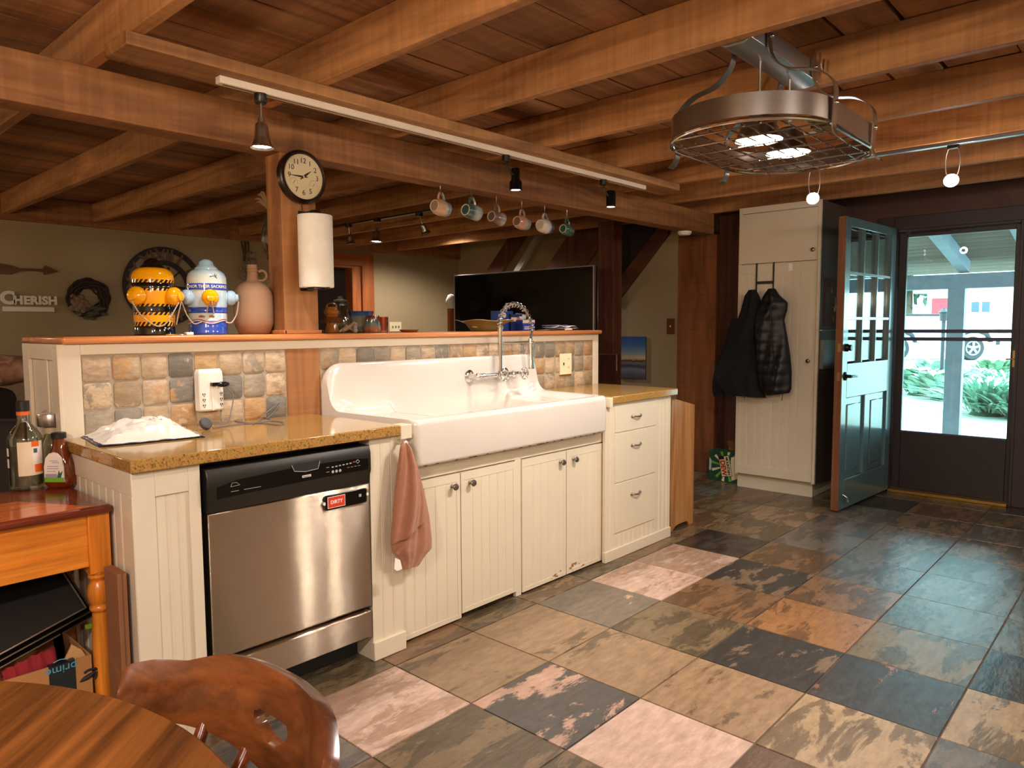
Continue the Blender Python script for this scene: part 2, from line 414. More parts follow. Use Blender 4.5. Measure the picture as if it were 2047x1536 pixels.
# ================================================================== SETTING
ZT, ZC = 2.23, 2.39              # underside of joists, underside of planks
YB0, YB1 = 2.86, 2.985           # the timber post and main beam
YL, XL, XD = 7.0, 6.62, 6.20     # living room back wall, far right wall, entry wall
XMIN, YMIN = -1.9, -2.6
beam_x = wood('dark_rough_beam', '6e4528', 'b07b4c', 'x', 0.7, 0.7, 7.0, saw=0.13)
beam_y = wood('rough_beam', BEAM_D, BEAM_L, 'y', 0.7, 0.7, 7.0, saw=0.13)
beam_z = wood('rough_beam', '80502c', 'b97f4c', 'z', 0.65, 0.7, 7.0, saw=0.08)
plank_m = wood('ceiling_plank', '785036', 'b98659', 'x', 0.75, 0.6, 6.0, saw=0.12, attr='plank', rand=0)
dark_board = wood('dark_stair_board', '3d2013', '5e3520', 'z', 0.6)
wall_m = plain('olive_tan_wall_paint', '9b8966', 0.75, var=0.04, scale=2.0, bump=0.05)

# ---- floor: slate tiles laid on grout
TS_X, TS_Y, TX0, TY0 = 0.4235, 0.42, 1.27, 0.49
slate_floor = slate('slate_floor', 0.24, (3.0, 8.0), .4, 34.0)
grout_m = plain('floor_grout', '4a4034', 0.85, var=0.15, scale=20)
PAL = {'tan': ('93734e', '6a5236'), 'olive': ('76603f', '554730'), 'pink': ('c4a088', 'a88468'), 'char': ('3b3732', '7c6247'), 'brown': ('7d5934', '5f4429'), 'orange': ('99662f', '6f4a28'),
       'grey': ('6c6254', '565049'), 'mix': ('4a4640', 'b88d72'), 'teal': ('66675c', '54554b'), 'yellow': ('a2845a', '6d5737'), 'dark': ('443a30', '2f2b27'), 'rust': ('3d3833', '8a5330'), 'greytan': ('6e6252', 'c39872')}
TILES = {(3, 2): ('olive', .5), (4, 2): ('brown', .5), (5, 2): ('char', .5), (4, 3): ('pink', .55), (5, 3): ('pink', .45), (3, 3): ('greytan', .66), (2, 3): ('tan', .6), (2, 2): ('tan', .62), (1, 2): ('mix', .53),
         (0, 3): ('pink', .5), (1, 3): ('tan', .6), (0, 2): ('olive', .5), (2, 1): ('tan', .58), (1, 1): ('pink', .72), (3, 1): ('char', .58), (4, 1): ('orange', .55), (5, 1): ('brown', .5), (6, 1): ('grey', .5),
         (2, 0): ('yellow', .5), (3, 0): ('rust', .6), (4, 0): ('olive', .5), (5, 0): ('teal', .5), (6, 0): ('teal', .5), (7, 0): ('teal', .5), (1, 0): ('brown', .4), (0, 0): ('olive', .5), (3, -1): ('yellow', .55),
         (2, -1): ('grey', .5), (4, -1): ('dark', .5), (5, -1): ('teal', .5), (6, -1): ('teal', .5), (6, 2): ('brown', .45), (7, 2): ('grey', .5), (6, 3): ('dark', .5), (7, 3): ('olive', .5), (7, 1): ('grey', .5),
         (8, 2): ('grey', .5), (8, 1): ('grey', .5), (9, 3): ('olive', .5), (8, 3): ('tan', .5), (10, 3): ('olive', .5), (0, 1): ('olive', .5)}
for i_ in range(-2, 9): TILES[(i_, 4)] = (('olive', 'brown', 'olive', 'tan')[i_ % 4], .5)
fl = MB(); fl.col = {'stone_a': [], 'stone_b': [], 'stone_seed': []}
g = 0.002
def floor_tile(x0, x1, y0, y1, key):
    pal, th = TILES.get(key, (rnd.choice(['olive', 'brown', 'grey', 'tan', 'olive', 'dark', 'teal']), .5))
    a, b = PAL[pal]; j = rnd.uniform(0.82, 1.0)
    def soft(h):
        c = lin(h)[:3]; g_ = sum(c) / 3; return tuple(lerp(v, g_, .18) * j for v in c) + (1,)
    ca, cb = soft(a), soft(b)
    sd = (rnd.random(), rnd.random(), th, 1)
    z1 = 0.0; z0 = -0.004; e = 0.0015
    vs = [(x0 + g, y0 + g, z0), (x1 - g, y0 + g, z0), (x1 - g, y1 - g, z0), (x0 + g, y1 - g, z0),
          (x0 + g + e, y0 + g + e, z1), (x1 - g - e, y0 + g + e, z1), (x1 - g - e, y1 - g - e, z1), (x0 + g + e, y1 - g - e, z1)]
    fs = [(4, 5, 6, 7), (0, 1, 5, 4), (1, 2, 6, 5), (2, 3, 7, 6), (3, 0, 4, 7)]
    fl.add(vs, fs)
    for k, c in (('stone_a', ca), ('stone_b', cb), ('stone_seed', sd)): fl.col[k] += [c] * 5
for i in range(-7, 12):
    for j in range(-7, 6):
        x0, y0 = TX0 + i * TS_X, TY0 + j * TS_Y
        x1, y1 = min(x0 + TS_X, XD + 0.02), y0 + TS_Y
        if x1 - x0 < 0.03: continue
        floor_tile(x0, x1, y0, y1, (i, j))
nf = len(fl.f)
fl.add([(XMIN - .2, YMIN - .2, -0.0035), (XD + .3, YMIN - .2, -0.0035), (XD + .3, 2.99, -0.0035), (XMIN - .2, 2.99, -0.0035)], [(0, 1, 2, 3)], 1)
for k in fl.col: fl.col[k] += [(.3, .3, .3, 1)]
struct('floor', fl, [slate_floor, grout_m], smooth=0, fix=False)
lv = MB(); lv.box(XMIN - .2, XL + .2, 2.99, YL + 1.6, -0.05, -0.001)
struct('floor_living', lv, plain('brown_carpet', '6b5a48', 0.95, var=0.1, scale=30))

# ---- ceiling: rough planks over the joists
ce = MB(); ce.col = {'plank': []}
y = YMIN
while y < YL:
    w = rnd.choice([0.17, 0.2, 0.22, 0.25, 0.27]); t = rnd.random()
    tone = rnd.uniform(0.62, 1.15); gr = rnd.random()
    c = (tone, tone * (0.97 if gr < .7 else 1.05), tone * (0.93 if gr < .7 else 1.15), 1)
    z0 = ZC + rnd.uniform(0, 0.006)
    ce.box(XMIN - .1, XL + .1, y + 0.003, y + w - 0.003 - (0.012 if t < .2 else 0), z0, z0 + 0.03); ce.col['plank'] += [c] * 6
    y += w
ce.box(XMIN - .2, XL + .2, YMIN - .1, YL + .1, ZC + 0.04, ZC + 0.07); ce.col['plank'] += [(.16, .16, .16, 1)] * 6
struct('ceiling', ce, plank_m, smooth=0)
ORD = ['', 'first', 'second', 'third', 'fourth', 'fifth', 'sixth', 'seventh', 'eighth', 'ninth', 'tenth']
for k in range(-4, 8):
    xr = 0.965 + 0.665 * k; jw = 0.046; jy0 = YMIN
    mb = MB(); mb.box(xr - jw, xr, jy0, YL, ZT, ZC + 0.002)
    struct('ceiling_joist', mb, beam_y, bevel=0.004)
mb = MB(); mb.box(XMIN, 5.62, YB0, YB1, 2.06, ZT + 0.001)
struct('main_beam', mb, beam_x, 'long rough-sawn timber beam above the half wall, resting on the post', 'beam', bevel=0.005)
mb = MB(); mb.box(1.667, 1.836, YB0 - 0.0005, YB1, 0.905, 2.0605)
struct('timber_post', mb, beam_z, 'square rough timber post rising through the half wall to the beam', 'post', bevel=0.004)
mb = MB(); mb.prism([(0.90, ZT - .042), (4.40, ZT - .042), (4.32, ZT), (0.90, ZT)][:0] or [(0.905, 2.43), (4.29, 2.43), (4.37, 2.52), (4.35, 2.615), (0.905, 2.615)], 'z', ZT - 0.042, ZT)
struct('track_board', mb, wood('track_board', '7d5230', 'c6925c', 'x', 0.65, 0.7, 8, saw=0.12), 'long board under the joists that carries the white track', 'board', bevel=0.004)
mb = MB(); mb.box(XMIN, XL, YL - 0.045, YL, 2.19, ZC)
struct('ledger_board', mb, beam_x, 'dark ledger board along the top of the back wall', 'board')

# ---- walls
def wallbox(name, *a, mat=None):
    mb = MB(); mb.box(*a); return struct(name, mb, mat or wall_m, smooth=0)
LDX0, LDX1, LDZ = 4.78, 5.09, 2.02         # living room doorway
mb = MB()
mb.box(XMIN - .15, 4.02, YL, YL + .12, 0, ZC + .1); mb.box(LDX1, XL + .15, YL, YL + .12, 0, ZC + .1); mb.box(4.02, LDX1, YL, YL + .12, LDZ, ZC + .1)
struct('wall_back', mb, wall_m, smooth=0)
mb = MB(); mb.box(3.9, 5.4, YL + 1.5, YL + 1.6, 0, ZC + .1); mb.box(3.8, 3.9, YL + .12, YL + 1.6, 0, ZC + .1); mb.box(5.3, 5.4, YL + .12, YL + 1.6, 0, ZC + .1); mb.box(3.8, 5.4, YL + .12, YL + 1.6, ZC + .1, ZC + .2)
struct('wall_hallway', mb, plain('hallway_paint', '7d6f6a', 0.8), smooth=0)
fr_z = wood('door_casing', '7c421d', 'a8622e', 'z', 0.5); fr_x = wood('door_casing', '7c421d', 'a8622e', 'x', 0.5)
mb = MB(); mb.box(LDX1 - .02, 5.235, YL - .03, YL - .001, 0, 2.155, 0); mb.box(3.9, LDX1 - .02, YL - .03, YL - .001, 2.02, 2.155, 1); mb.box(LDX1 - .14, LDX1, YL - .0005, YL + .13, 0, LDZ, 0); mb.box(4.0, LDX1 - .14, YL - .0005, YL + .13, LDZ - .03, LDZ, 1)
struct('trim_1', mb, [fr_z, fr_x])
wallbox('wall_right', XL, XL + .12, 2.6, YL + .1, 0, ZC + .1)
wallbox('wall_left', XMIN - .12, XMIN, YMIN - .1, YL + .1, 0, ZC + .1, mat=plain('kitchen_wall_paint', 'd8c7a4', 0.8))
wallbox('wall_front', XMIN - .1, XD + .2, YMIN - .12, YMIN, 0, ZC + .1, mat=_mats['kitchen_wall_paint'])
DY0, DY1, DZ = 0.80, 1.66, 2.055           # entry doorway
mb = MB(); mb.box(XD, XD + .14, YMIN - .1, DY0, -.05, ZC + .1); mb.box(XD, XD + .14, DY1, 2.62, -.05, ZC + .1); mb.box(XD, XD + .14, DY0, DY1, DZ, ZC + .1)
struct('wall_entry', mb, plain('dark_brown_panelling', '4a2d20', 0.6, var=0.1), smooth=0)
mb = MB(); mb.box(XD, XL + .1, 2.6, 2.64, 0, ZC + .1)
struct('wall_return', mb, _mats['dark_brown_panelling'], smooth=0)

# ---- wall of wide rough boards beside the tall cabinet, wall below the stair
XS = 5.88
bz = wood('wall_plank', '744526', 'a8683a', 'z', 0.7, 0.8, 6.0, saw=0.1)
for n_, (ya, yb_, dx) in enumerate(((2.965, 3.34, 0.0), (2.885, 2.96, 0.035), (2.64, 2.88, 0.02))):
    mb = MB(); mb.box(XS + dx, XS + .05, ya, yb_, 0, 2.1 if n_ == 0 else ZC)
    struct('wall_plank', mb, bz if n_ == 0 else dark_board, bevel=0.004)
a, b_ = at(1228, 612, x=XS), at(1338, 470, x=XS)
sl = (b_.z - a.z) / (b_.y - a.y)
mb = MB(); mb.prism([(3.34, 0), (4.1, 0), (4.1, a.z + sl * (4.1 - a.y)), (3.34, a.z + sl * (3.34 - a.y))], 'x', XS + .002, XS + .05)
struct('wall_stair', mb, wall_m, smooth=0)

# ---- the staircase beyond the television
st = thing('staircase', 'dark open staircase rising to the right behind the television', 'staircase', (6.0, 4.6, 0))
def slant(name, p0, p1, wpx, x, th, mat):
    """board between two photographed points in the plane x, slanting in y-z"""
    q0, q1 = at(*p0, x=x), at(*p1, x=x); q2 = at(p0[0] + wpx, p0[1], x=x); w = q2.y - q0.y
    d = (q1 - q0); e0 = q0 - d * 0.6; e1 = q1 + d * 0.45
    mb = MB(); mb.prism([(e0.y, e0.z), (e0.y + w, e0.z), (e1.y + w, e1.z), (e1.y, e1.z)], 'x', x, x + th)
    return mb.build(name, mat, st, bevel=0.004)
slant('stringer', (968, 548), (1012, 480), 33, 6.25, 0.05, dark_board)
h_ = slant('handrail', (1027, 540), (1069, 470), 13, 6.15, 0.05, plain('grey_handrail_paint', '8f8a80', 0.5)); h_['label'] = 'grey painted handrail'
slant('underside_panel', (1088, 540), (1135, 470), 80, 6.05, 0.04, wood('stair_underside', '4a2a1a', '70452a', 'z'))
mb = MB(); w_ = 0.13; mb.prism([(a.y - .02, a.z), (b_.y, b_.z), (b_.y, b_.z + w_ * 1.4), (a.y - .02 + 0.02, a.z + w_ * 1.4)], 'x', XS - .03, XS + .02)
mb.build('lower_stringer', wood('stair_stringer', '4a2918', '6f4026', 'y'), st, bevel=0.004)
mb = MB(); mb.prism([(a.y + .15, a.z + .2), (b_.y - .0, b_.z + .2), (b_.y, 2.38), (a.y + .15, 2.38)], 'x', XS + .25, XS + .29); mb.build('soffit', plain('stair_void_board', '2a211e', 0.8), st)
p = at(1195, 660, x=5.35); q = at(1226, 660, x=5.35)
mb = MB(); mb.box(5.35, 5.48, q.y, p.y, 0, ZT)
struct('stair_post', mb, wood('stair_post', '4b2918', '70412a', 'z'), 'dark square timber post at the foot of the stairs, right of the television', 'post', bevel=0.004)
# ================================================================== HALF WALL, LEDGE, COUNTER, CABINETS
YF, YD, YC = 2.267, 2.30, 2.235      # cabinet face, doors, counter edge
CT0, CT1 = 0.885, 0.925              # countertop
def bead(mb, x0, x1, z0, z1, yf, depth=0.016, pitch=0.052, mi=0, axis='x'):
    """beadboard: a panel whose face carries V-grooves; face at yf looking along -y (axis x) or at x=yf looking along -x (axis y)"""
    prof = [(x0, 0)]; g_ = 0.0035
    n = max(1, round((x1 - x0) / pitch)); st_ = (x1 - x0) / n
    for i in range(1, n):
        c = x0 + i * st_
        prof += [(c - g_, 0), (c, 0.003), (c + g_, 0), (c + g_ + .004, 0.001), (c + g_ + .008, 0)]
    prof.append((x1, 0))
    poly = [(u, d) for u, d in prof] + [(x1, depth), (x0, depth)]
    if axis == 'x': mb.prism([(u, yf + d) for u, d in poly], 'z', z0, z1, mi)
    else: mb.prism([(yf + d, u) for u, d in poly], 'z', z0, z1, mi)
    return mb
# ---- half wall with slate backsplash
hw = thing('half_wall', 'cream half wall with a slate tile backsplash behind the sink', 'half wall', (2.4, 2.87, 0))
mb = MB(); mb.box(0.80, 3.985, 2.872, 3.28, 0, 1.257); mb.build('wall_core', cream_trim, hw, bevel=0.003)
mb = MB(); mb.box(0.798, 0.862, 2.856, 2.872, 0.0, 1.257); mb.box(3.928, 3.987, 2.856, 2.872, 0.0, 1.257); mb.box(0.862, 3.928, 2.856, 2.872, 1.218, 1.257)
mb.box(0.788, 0.80, 2.856, 2.91, 0, 1.257); mb.box(0.788, 0.80, 3.2, 3.28, 0, 1.257); mb.box(0.788, 0.80, 2.91, 3.2, 1.20, 1.257); mb.box(.794, .80, 3.0, 3.035, 0, 1.2)
mb.build('trim_frame', cream_trim, hw, bevel=0.002)
slate_wall = slate('slate_backsplash', 0.5, (16.0, 26.0), 0.5, 60.0)
TC = ['b8a081', 'a98f6e', 'bfa684', '9a8c76', '847a6a', 'b08c60', 'c6ad8c', '9e8563', '7a7468', 'b78f5e', 'ad9573', 'b39b7c']
bk = MB(); bk.col = {'stone_a': [], 'stone_b': [], 'stone_seed': []}
r2 = random.Random(21)
def wall_tile(x0, x1, z0, z1):
    vs = []; n = 0
    pts = rrect(x0 + .003, x1 - .003, z0 + .003, z1 - .003, 0.014, 4)
    pts = [(u + r2.uniform(-.0012, .0012), v + r2.uniform(-.0012, .0012)) for u, v in pts]
    cx_, cz_ = (x0 + x1) / 2, (z0 + z1) / 2; n = len(pts); yo = r2.uniform(0, .0012)
    vs = [(u, 2.871, v) for u, v in pts] + [(u, 2.8605 + yo, v) for u, v in pts] + [(lerp(u, cx_, .05), 2.8582 + yo, lerp(v, cz_, .05)) for u, v in pts]
    fs = [(i, (i + 1) % n, n + (i + 1) % n, n + i) for i in range(n)] + [(n + i, n + (i + 1) % n, 2 * n + (i + 1) % n, 2 * n + i) for i in range(n)] + [tuple(range(2 * n, 3 * n))]
    bk.add(vs, fs)
    a = lin(r2.choice(TC)); b = lin(r2.choice(TC)); th = r2.choice([.38, .45, .5, .56, .6, .64])
    for k, c in (('stone_a', a), ('stone_b', b), ('stone_seed', (r2.random(), r2.random(), th, 1))): bk.col[k] += [c] * len(fs)
for xa, xb in ((0.862, 1.666), (1.837, 3.928)):
    n = round((xb - xa) / 0.1015); w = (xb - xa) / n
    for i in range(n):
        for j in range(3): wall_tile(xa + i * w, xa + (i + 1) * w, 0.917 + j * 0.1003, 0.917 + (j + 1) * 0.1003)
for xa, xb in ((0.862, 1.667), (1.836, 3.928)):
    bk.box(xa, xb, 2.8625, 2.8735, 0.9, 1.2185, 1)
    for k, c in (('stone_a', (.4, .4, .4, 1)), ('stone_b', (.4, .4, .4, 1)), ('stone_seed', (0, 0, .5, 1))): bk.col[k] += [c] * 6
bk.build('slate_tiles', [slate_wall, plain('wall_grout', 'a39683', 0.85, var=0.1, scale=40)], hw, smooth=50, fix=True)
# ---- wooden ledge
ledge_m = wood('ledge_wood', 'a0582c', 'd08a52', 'x', 0.28, 0.8, 12, coat=0.3, bump=0.05)
mb = MB(); mb.prism([(0.80, 2.83), (3.98, 2.83), (4.012, 2.845), (4.02, 2.88), (4.02, 3.30), (3.99, 3.33), (0.80, 3.33)], 'z', 1.2575, 1.2835)
o = mb.build('wooden_ledge', ledge_m, bevel=0.008, seg=3); tag(o, 'long polished reddish wood ledge capping the half wall', 'ledge')
mb = MB(); mb.box(1.655, 1.85, 2.842, 2.8592, 1.2835, 1.30); mb.box(1.652, 1.6665, 2.842, 3.0, 1.2835, 1.30); mb.box(1.8365, 1.85, 2.842, 3.0, 1.2835, 1.30)
o = mb.build('post_base_moulding', ledge_m, bevel=0.003); tag(o, 'small wood moulding around the foot of the post on the ledge', 'moulding')

# ---- countertops
def quartz():
    m, nt, b = mat0('tan_quartz'); L = nt.links.new
    tc = N(nt, 'ShaderNodeTexCoord'); v = N(nt, 'ShaderNodeTexVoronoi'); v.inputs['Scale'].default_value = 260; L(tc.outputs['Object'], v.inputs['Vector'])
    nz = N(nt, 'ShaderNodeTexNoise'); nz.inputs['Scale'].default_value = 160; nz.inputs['Detail'].default_value = 3; L(tc.outputs['Object'], nz.inputs['Vector'])
    rp = N(nt, 'ShaderNodeValToRGB'); e = rp.color_ramp.elements; e[0].position = 0.30; e[0].color = lin('6a4c22'); e[1].position = 0.45; e[1].color = lin('ad8446')
    e2 = e.new(0.72); e2.color = lin('bf9450'); L(nz.outputs['Fac'], rp.inputs[0])
    mx = N(nt, 'ShaderNodeMix', data_type='RGBA', blend_type='MULTIPLY'); mx.inputs[0].default_value = 0.25; L(rp.outputs[0], mx.inputs[6]); L(v.outputs['Color'], mx.inputs[7])
    L(mx.outputs[2], b.inputs['Base Color']); b.inputs['Roughness'].default_value = 0.1; b.inputs['Specular IOR Level'].default_value = 0.6
    return m
quartz_m = quartz()
mb = MB(); mb.prism([(0.79, YC), (1.795, YC), (1.795, 2.45), (1.775, 2.8555), (0.79, 2.8555)], 'z', CT0, CT1)
o = mb.build('countertop', quartz_m, bevel=0.004); tag(o, 'tan speckled stone countertop left of the sink, over the dishwasher', 'countertop')
mb = MB(); mb.prism([(3.262, YC + .01), (3.972, YC + .01), (3.99, 2.8555), (3.36, 2.8555), (3.31, 2.6)], 'z', CT0, CT1)
o = mb.build('countertop', quartz_m, bevel=0.004); tag(o, 'tan speckled stone countertop right of the sink, over the three drawers', 'countertop')

# ---- end cabinet left of the dishwasher
ec = thing('end_cabinet', 'narrow cream beadboard end cabinet left of the dishwasher', 'cabinet', (0.9, 2.5, 0))
mb = MB(); mb.box(0.812, 1.005, YF + .014, 2.855, 0, CT0 - .001); mb.build('carcass', cream, ec, bevel=0.002)
mb = MB(); mb.box(0.80, 0.866, YF - .004, YF + .014, 0, CT0 - .001); mb.box(0.968, 1.005, YF - .004, YF + .014, 0, CT0 - .001); mb.box(0.866, 0.968, YF - .004, YF + .014, 0.80, CT0 - .001)
mb.build('face_frame', cream, ec, bevel=0.002)
mb = MB(); bead(mb, 0.866, 0.968, 0, 0.80, YF + .004, 0.01, 0.034); mb.build('beadboard_panel', cream, ec, smooth=0)
mb = MB(); bead(mb, YF + .03, 2.855, 0, 0.81, 0.802, 0.01, 0.062, axis='y'); mb.build('side_beadboard', cream, ec, smooth=0)
mb = MB(); mb.box(0.7985, 0.81, YF - .003, 2.855, 0.81, CT0 - .001); mb.box(0.7985, 0.81, YF - .003, YF + .035, 0, 0.81); mb.build('side_rail', cream, ec, bevel=0.002)

# ---- dishwasher
def brushed():
    m, nt, b = mat0('brushed_steel'); L = nt.links.new
    tc = N(nt, 'ShaderNodeTexCoord'); mp = N(nt, 'ShaderNodeMapping'); mp.inputs['Scale'].default_value = (1.5, 1.5, 420); L(tc.outputs['Object'], mp.inputs[0])
    nz = N(nt, 'ShaderNodeTexNoise'); nz.inputs['Scale'].default_value = 1; nz.inputs['Detail'].default_value = 4; L(mp.outputs[0], nz.inputs['Vector'])
    rp = N(nt, 'ShaderNodeMapRange'); rp.inputs[3].default_value = 0.11; rp.inputs[4].default_value = 0.15; L(nz.outputs['Fac'], rp.inputs[0]); L(rp.outputs[0], b.inputs['Roughness'])
    b.inputs['Base Color'].default_value = lin('b3a797'); b.inputs['Metallic'].default_value = 1.0
    b.inputs['Anisotropic'].default_value = 1.0
    tg = N(nt, 'ShaderNodeTangent'); tg.direction_type = 'RADIAL'; tg.axis = 'Z'; L(tg.outputs[0], b.inputs['Tangent'])
    b.inputs['Anisotropic Rotation'].default_value = 0.25
    # faint dents of the sheet
    n2 = N(nt, 'ShaderNodeTexNoise'); n2.inputs['Scale'].default_value = 3.2; n2.inputs['Detail'].default_value = 1; L(tc.outputs['Object'], n2.inputs['Vector'])
    bp = N(nt, 'ShaderNodeBump'); bp.inputs['Strength'].default_value = 0.045; bp.inputs['Distance'].default_value = 0.03; L(n2.outputs['Fac'], bp.inputs['Height'])
    # fine horizontal brushing: the scratches tilt the surface up and down at random
    wn = N(nt, 'ShaderNodeTexWhiteNoise'); wn.noise_dimensions = '3D'; vs_ = N(nt, 'ShaderNodeVectorMath', operation='SCALE'); vs_.inputs['Scale'].default_value = 9000.0
    L(tc.outputs['Object'], vs_.inputs[0]); L(vs_.outputs[0], wn.inputs['Vector'])
    m1 = N(nt, 'ShaderNodeMath', operation='SUBTRACT'); m1.inputs[1].default_value = .5; L(wn.outputs['Value'], m1.inputs[0])
    m2 = N(nt, 'ShaderNodeMath', operation='MULTIPLY'); m2.inputs[1].default_value = 1.1; L(m1.outputs[0], m2.inputs[0])
    cx_ = N(nt, 'ShaderNodeCombineXYZ'); L(m2.outputs[0], cx_.inputs[2])
    va_ = N(nt, 'ShaderNodeVectorMath', operation='ADD'); L(bp.outputs[0], va_.inputs[0]); L(cx_.outputs[0], va_.inputs[1])
    vn_ = N(nt, 'ShaderNodeVectorMath', operation='NORMALIZE'); L(va_.outputs[0], vn_.inputs[0]); L(vn_.outputs[0], b.inputs['Normal'])
    return m
brushed_m = brushed()
dw = thing('dishwasher', 'stainless steel dishwasher with a black control panel', 'dishwasher', (1.335, 2.5, 0))
mb = MB(); mb.box(1.012, 1.658, YF + .06, 2.84, 0.1, 0.872); mb.box(1.012, 1.658, YF + .10, YF + .12, 0, 0.1); mb.build('tub_body', black_matte, dw)
mb = MB(); mb.prism([(YF + .0, 0.225), (YF - .012, 0.232), (YF - .012, 0.715), (YF + .06, 0.715), (YF + .06, 0.225)], 'x', 1.021, 1.652); mb.build('steel_door', brushed_m, dw, bevel=0.004, seg=3)
mb = MB(); mb.prism([(YF + .005, 0.102), (YF - .01, 0.108), (YF - .01, 0.208), (YF + .005, 0.216), (YF + .06, 0.216), (YF + .06, 0.102)], 'x', 1.021, 1.652); mb.build('kick_panel', brushed_m, dw, bevel=0.002)
mb = MB(); mb.prism([(YF - .012, 0.716), (YF - .016, 0.75), (YF - .022, 0.765), (YF - .022, 0.835), (YF - .012, 0.862), (YF + .06, 0.862), (YF + .06, 0.716)], 'x', 1.018, 1.655)
cp = mb.build('control_panel', plain('dishwasher_black', '1b1915', 0.3, var=0.05), dw, bevel=0.003); 
gl = plain('glossy_black', '0a0908', 0.12)
mb = MB()
top = [(1.05, 0.80), (1.12, .815), (1.30, .823), (1.45, .823), (1.58, .82), (1.64, .812)]; bot = [(1.64, .772), (1.5, .772), (1.3, .768), (1.12, .764), (1.05, .762)]
mb.prism(top + bot, 'y', YF - .0235, YF - .02); mb.build('fascia', gl, cp)
mb = MB(); mb.prism([(1.315, .835), (1.325, .81), (1.37, .804), (1.42, .806), (1.43, .835)], 'y', YF - .0245, YF - .022); mb.build('latch_recess', black_matte, cp)
grey_print = plain('grey_print', 'a8a49a', 0.5); white_print = plain('white_print', 'e4ded2', 0.5)
mb = MB(); mb.tube([(1.316, YF - .025, .834), (1.326, YF - .026, .811), (1.37, YF - .0265, .804), (1.42, YF - .026, .807), (1.429, YF - .025, .834)], 0.0012, 5); mb.build('latch_rim', grey_print, cp)
YP = YF - .0238
mb = MB()
mb.box(1.357, 1.392, YP - .0004, YP, .783, .791, 1)
text_mb(mb, 'Kenmore', .0075, (1.3745, YP - .0006, .787), (1, 0, 0), (0, 0, 1), 2)
for i in range(6): mb.box(1.478 + i * .0155, 1.487 + i * .0155, YP - .0004, YP, .801 + i * .0006, .805 + i * .0006, 0)
mb.box(1.571, 1.58, YP - .0004, YP, .806, .811, 3)
for i in range(3): mb.lathe([(0, 0), (.0055, 0), (.0055, .0006), (0, .0006)], 12, (1.483 + i * .0155, YP, .7855), 'y', 0)
mb.tube([(1.583, YP, .808), (1.592, YP, .815), (1.601, YP, .808), (1.592, YP, .801)], .0008, 4, closed=True, mi=1)
for i in range(4): mb.box(1.545 + i * .016, 1.555 + i * .016, YP - .0004, YP, .791, .7922, 0)
for z_ in (.804, .787): mb.box(1.455, 1.468, YP - .0004, YP, z_, z_ + .0015, 0)
mb.tube([(1.095, YP, .795), (1.1, YP, .807), (1.115, YP, .806), (1.127, YP, .797), (1.095, YP, .795)], .0008, 4, mi=0)
for x0_, x1_ in ((1.095, 1.122), (1.14, 1.2)): mb.box(x0_, x1_, YP - .0003, YP, .778, .7795, 0)
mb.build('buttons_and_print', [grey_print, white_print, black_matte, plain('red_button', '8a3b2e', .4)], cp, smooth=0)
# magnet sign
mg = thing('dishwasher_sign', 'black magnetic slider sign with a red DIRTY plate on the dishwasher', 'sign', (1.54, YF - .014, .66))
p0, p1 = at(636, 985, y=YF - .02), at(729, 985, y=YF - .02)
mb = MB(); mb.prism(rrect(1.448, 1.632, .646, .70, .008), 'y', YF - .022, YF - .0125); mb.build('plate', gl, mg, bevel=.001)
mb = MB(); mb.box(1.458, 1.533, YF - .0232, YF - .022, .652, .694, 0); mb.box(1.460, 1.531, YF - .0236, YF - .0232, .654, .692, 1)
text_mb(mb, 'DIRTY', .0185, (1.4955, YF - .0238, .673), (1, 0, 0), (0, 0, 1), 0, bold=.03); mb.build('red_panel', [white_print, plain('red_plate', 'cf3a1e', .4)], mg, smooth=0)['label'] = 'red panel with white DIRTY lettering'
for x_, z_ in ((1.446, .672), (1.634, .676)): mb = MB(); mb.lathe([(0, -.004), (.006, -.004), (.006, .004), (0, .004)], 14, (x_, YF - .018, z_), 'y'); mb.build('slider_tab', white_print, mg)
mb = MB(); mb.box(1.595, 1.606, YF - .0232, YF - .022, .672, .682); mb.build('slider_icon', grey_print, mg)

# ---- filler stile with its own beadboard right of the dishwasher
fs_ = thing('filler_panel', 'narrow cream beadboard filler between the dishwasher and the sink cabinet', 'panel', (1.74, 2.4, 0))
mb = MB(); mb.box(1.664, 1.815, YF + .014, 2.84, 0, CT0 - .001); mb.build('carcass', cream, fs_)
mb = MB(); bead(mb, 1.664, 1.815, 0.07, CT0 - .001, YF, .014, .05); mb.build('beadboard_panel', cream, fs_, smooth=0)
mb = MB(); mb.box(1.66, 1.82, YF - .012, YF + .014, 0, .075); mb.build('plinth', cream, fs_, bevel=.003)
mb = MB(); mb.box(1.797, 1.853, YC + .004, 2.30, CT0 - .018, CT1 - .002); mb.build('end_block', cream, fs_, bevel=.002)

# ---- sink cabinet
sc_ = thing('sink_cabinet', 'wide cream beadboard cabinet with four doors below the farmhouse sink', 'cabinet', (2.55, 2.5, 0))
mb = MB(); mb.box(1.84, 3.255, YD + .02, 2.84, 0.02, 0.69); mb.build('carcass', cream, sc_)
mb = MB(); mb.box(1.818, 3.268, YD + .0, YD + .02, 0.674, 0.738); mb.box(2.536, 2.576, YD, YD + .02, 0.0, 0.674); mb.box(3.226, 3.268, YD, YD + .02, .738, CT0 - .001); mb.build('face_frame', cream, sc_, bevel=.002)
def knob(parent, x, z, y=YD - .006):
    mb = MB(); mb.lathe([(0, .0), (.009, .0), (.009, -.004), (.006, -.007), (.0055, -.014), (.009, -.017), (.0145, -.021), (.0155, -.025), (.013, -.029), (.006, -.031), (0, -.0312)], 20, (x, y, z), 'y')
    return mb.build('knob', plain('pewter', '8b8278', .35, .9), parent)
wear = wood
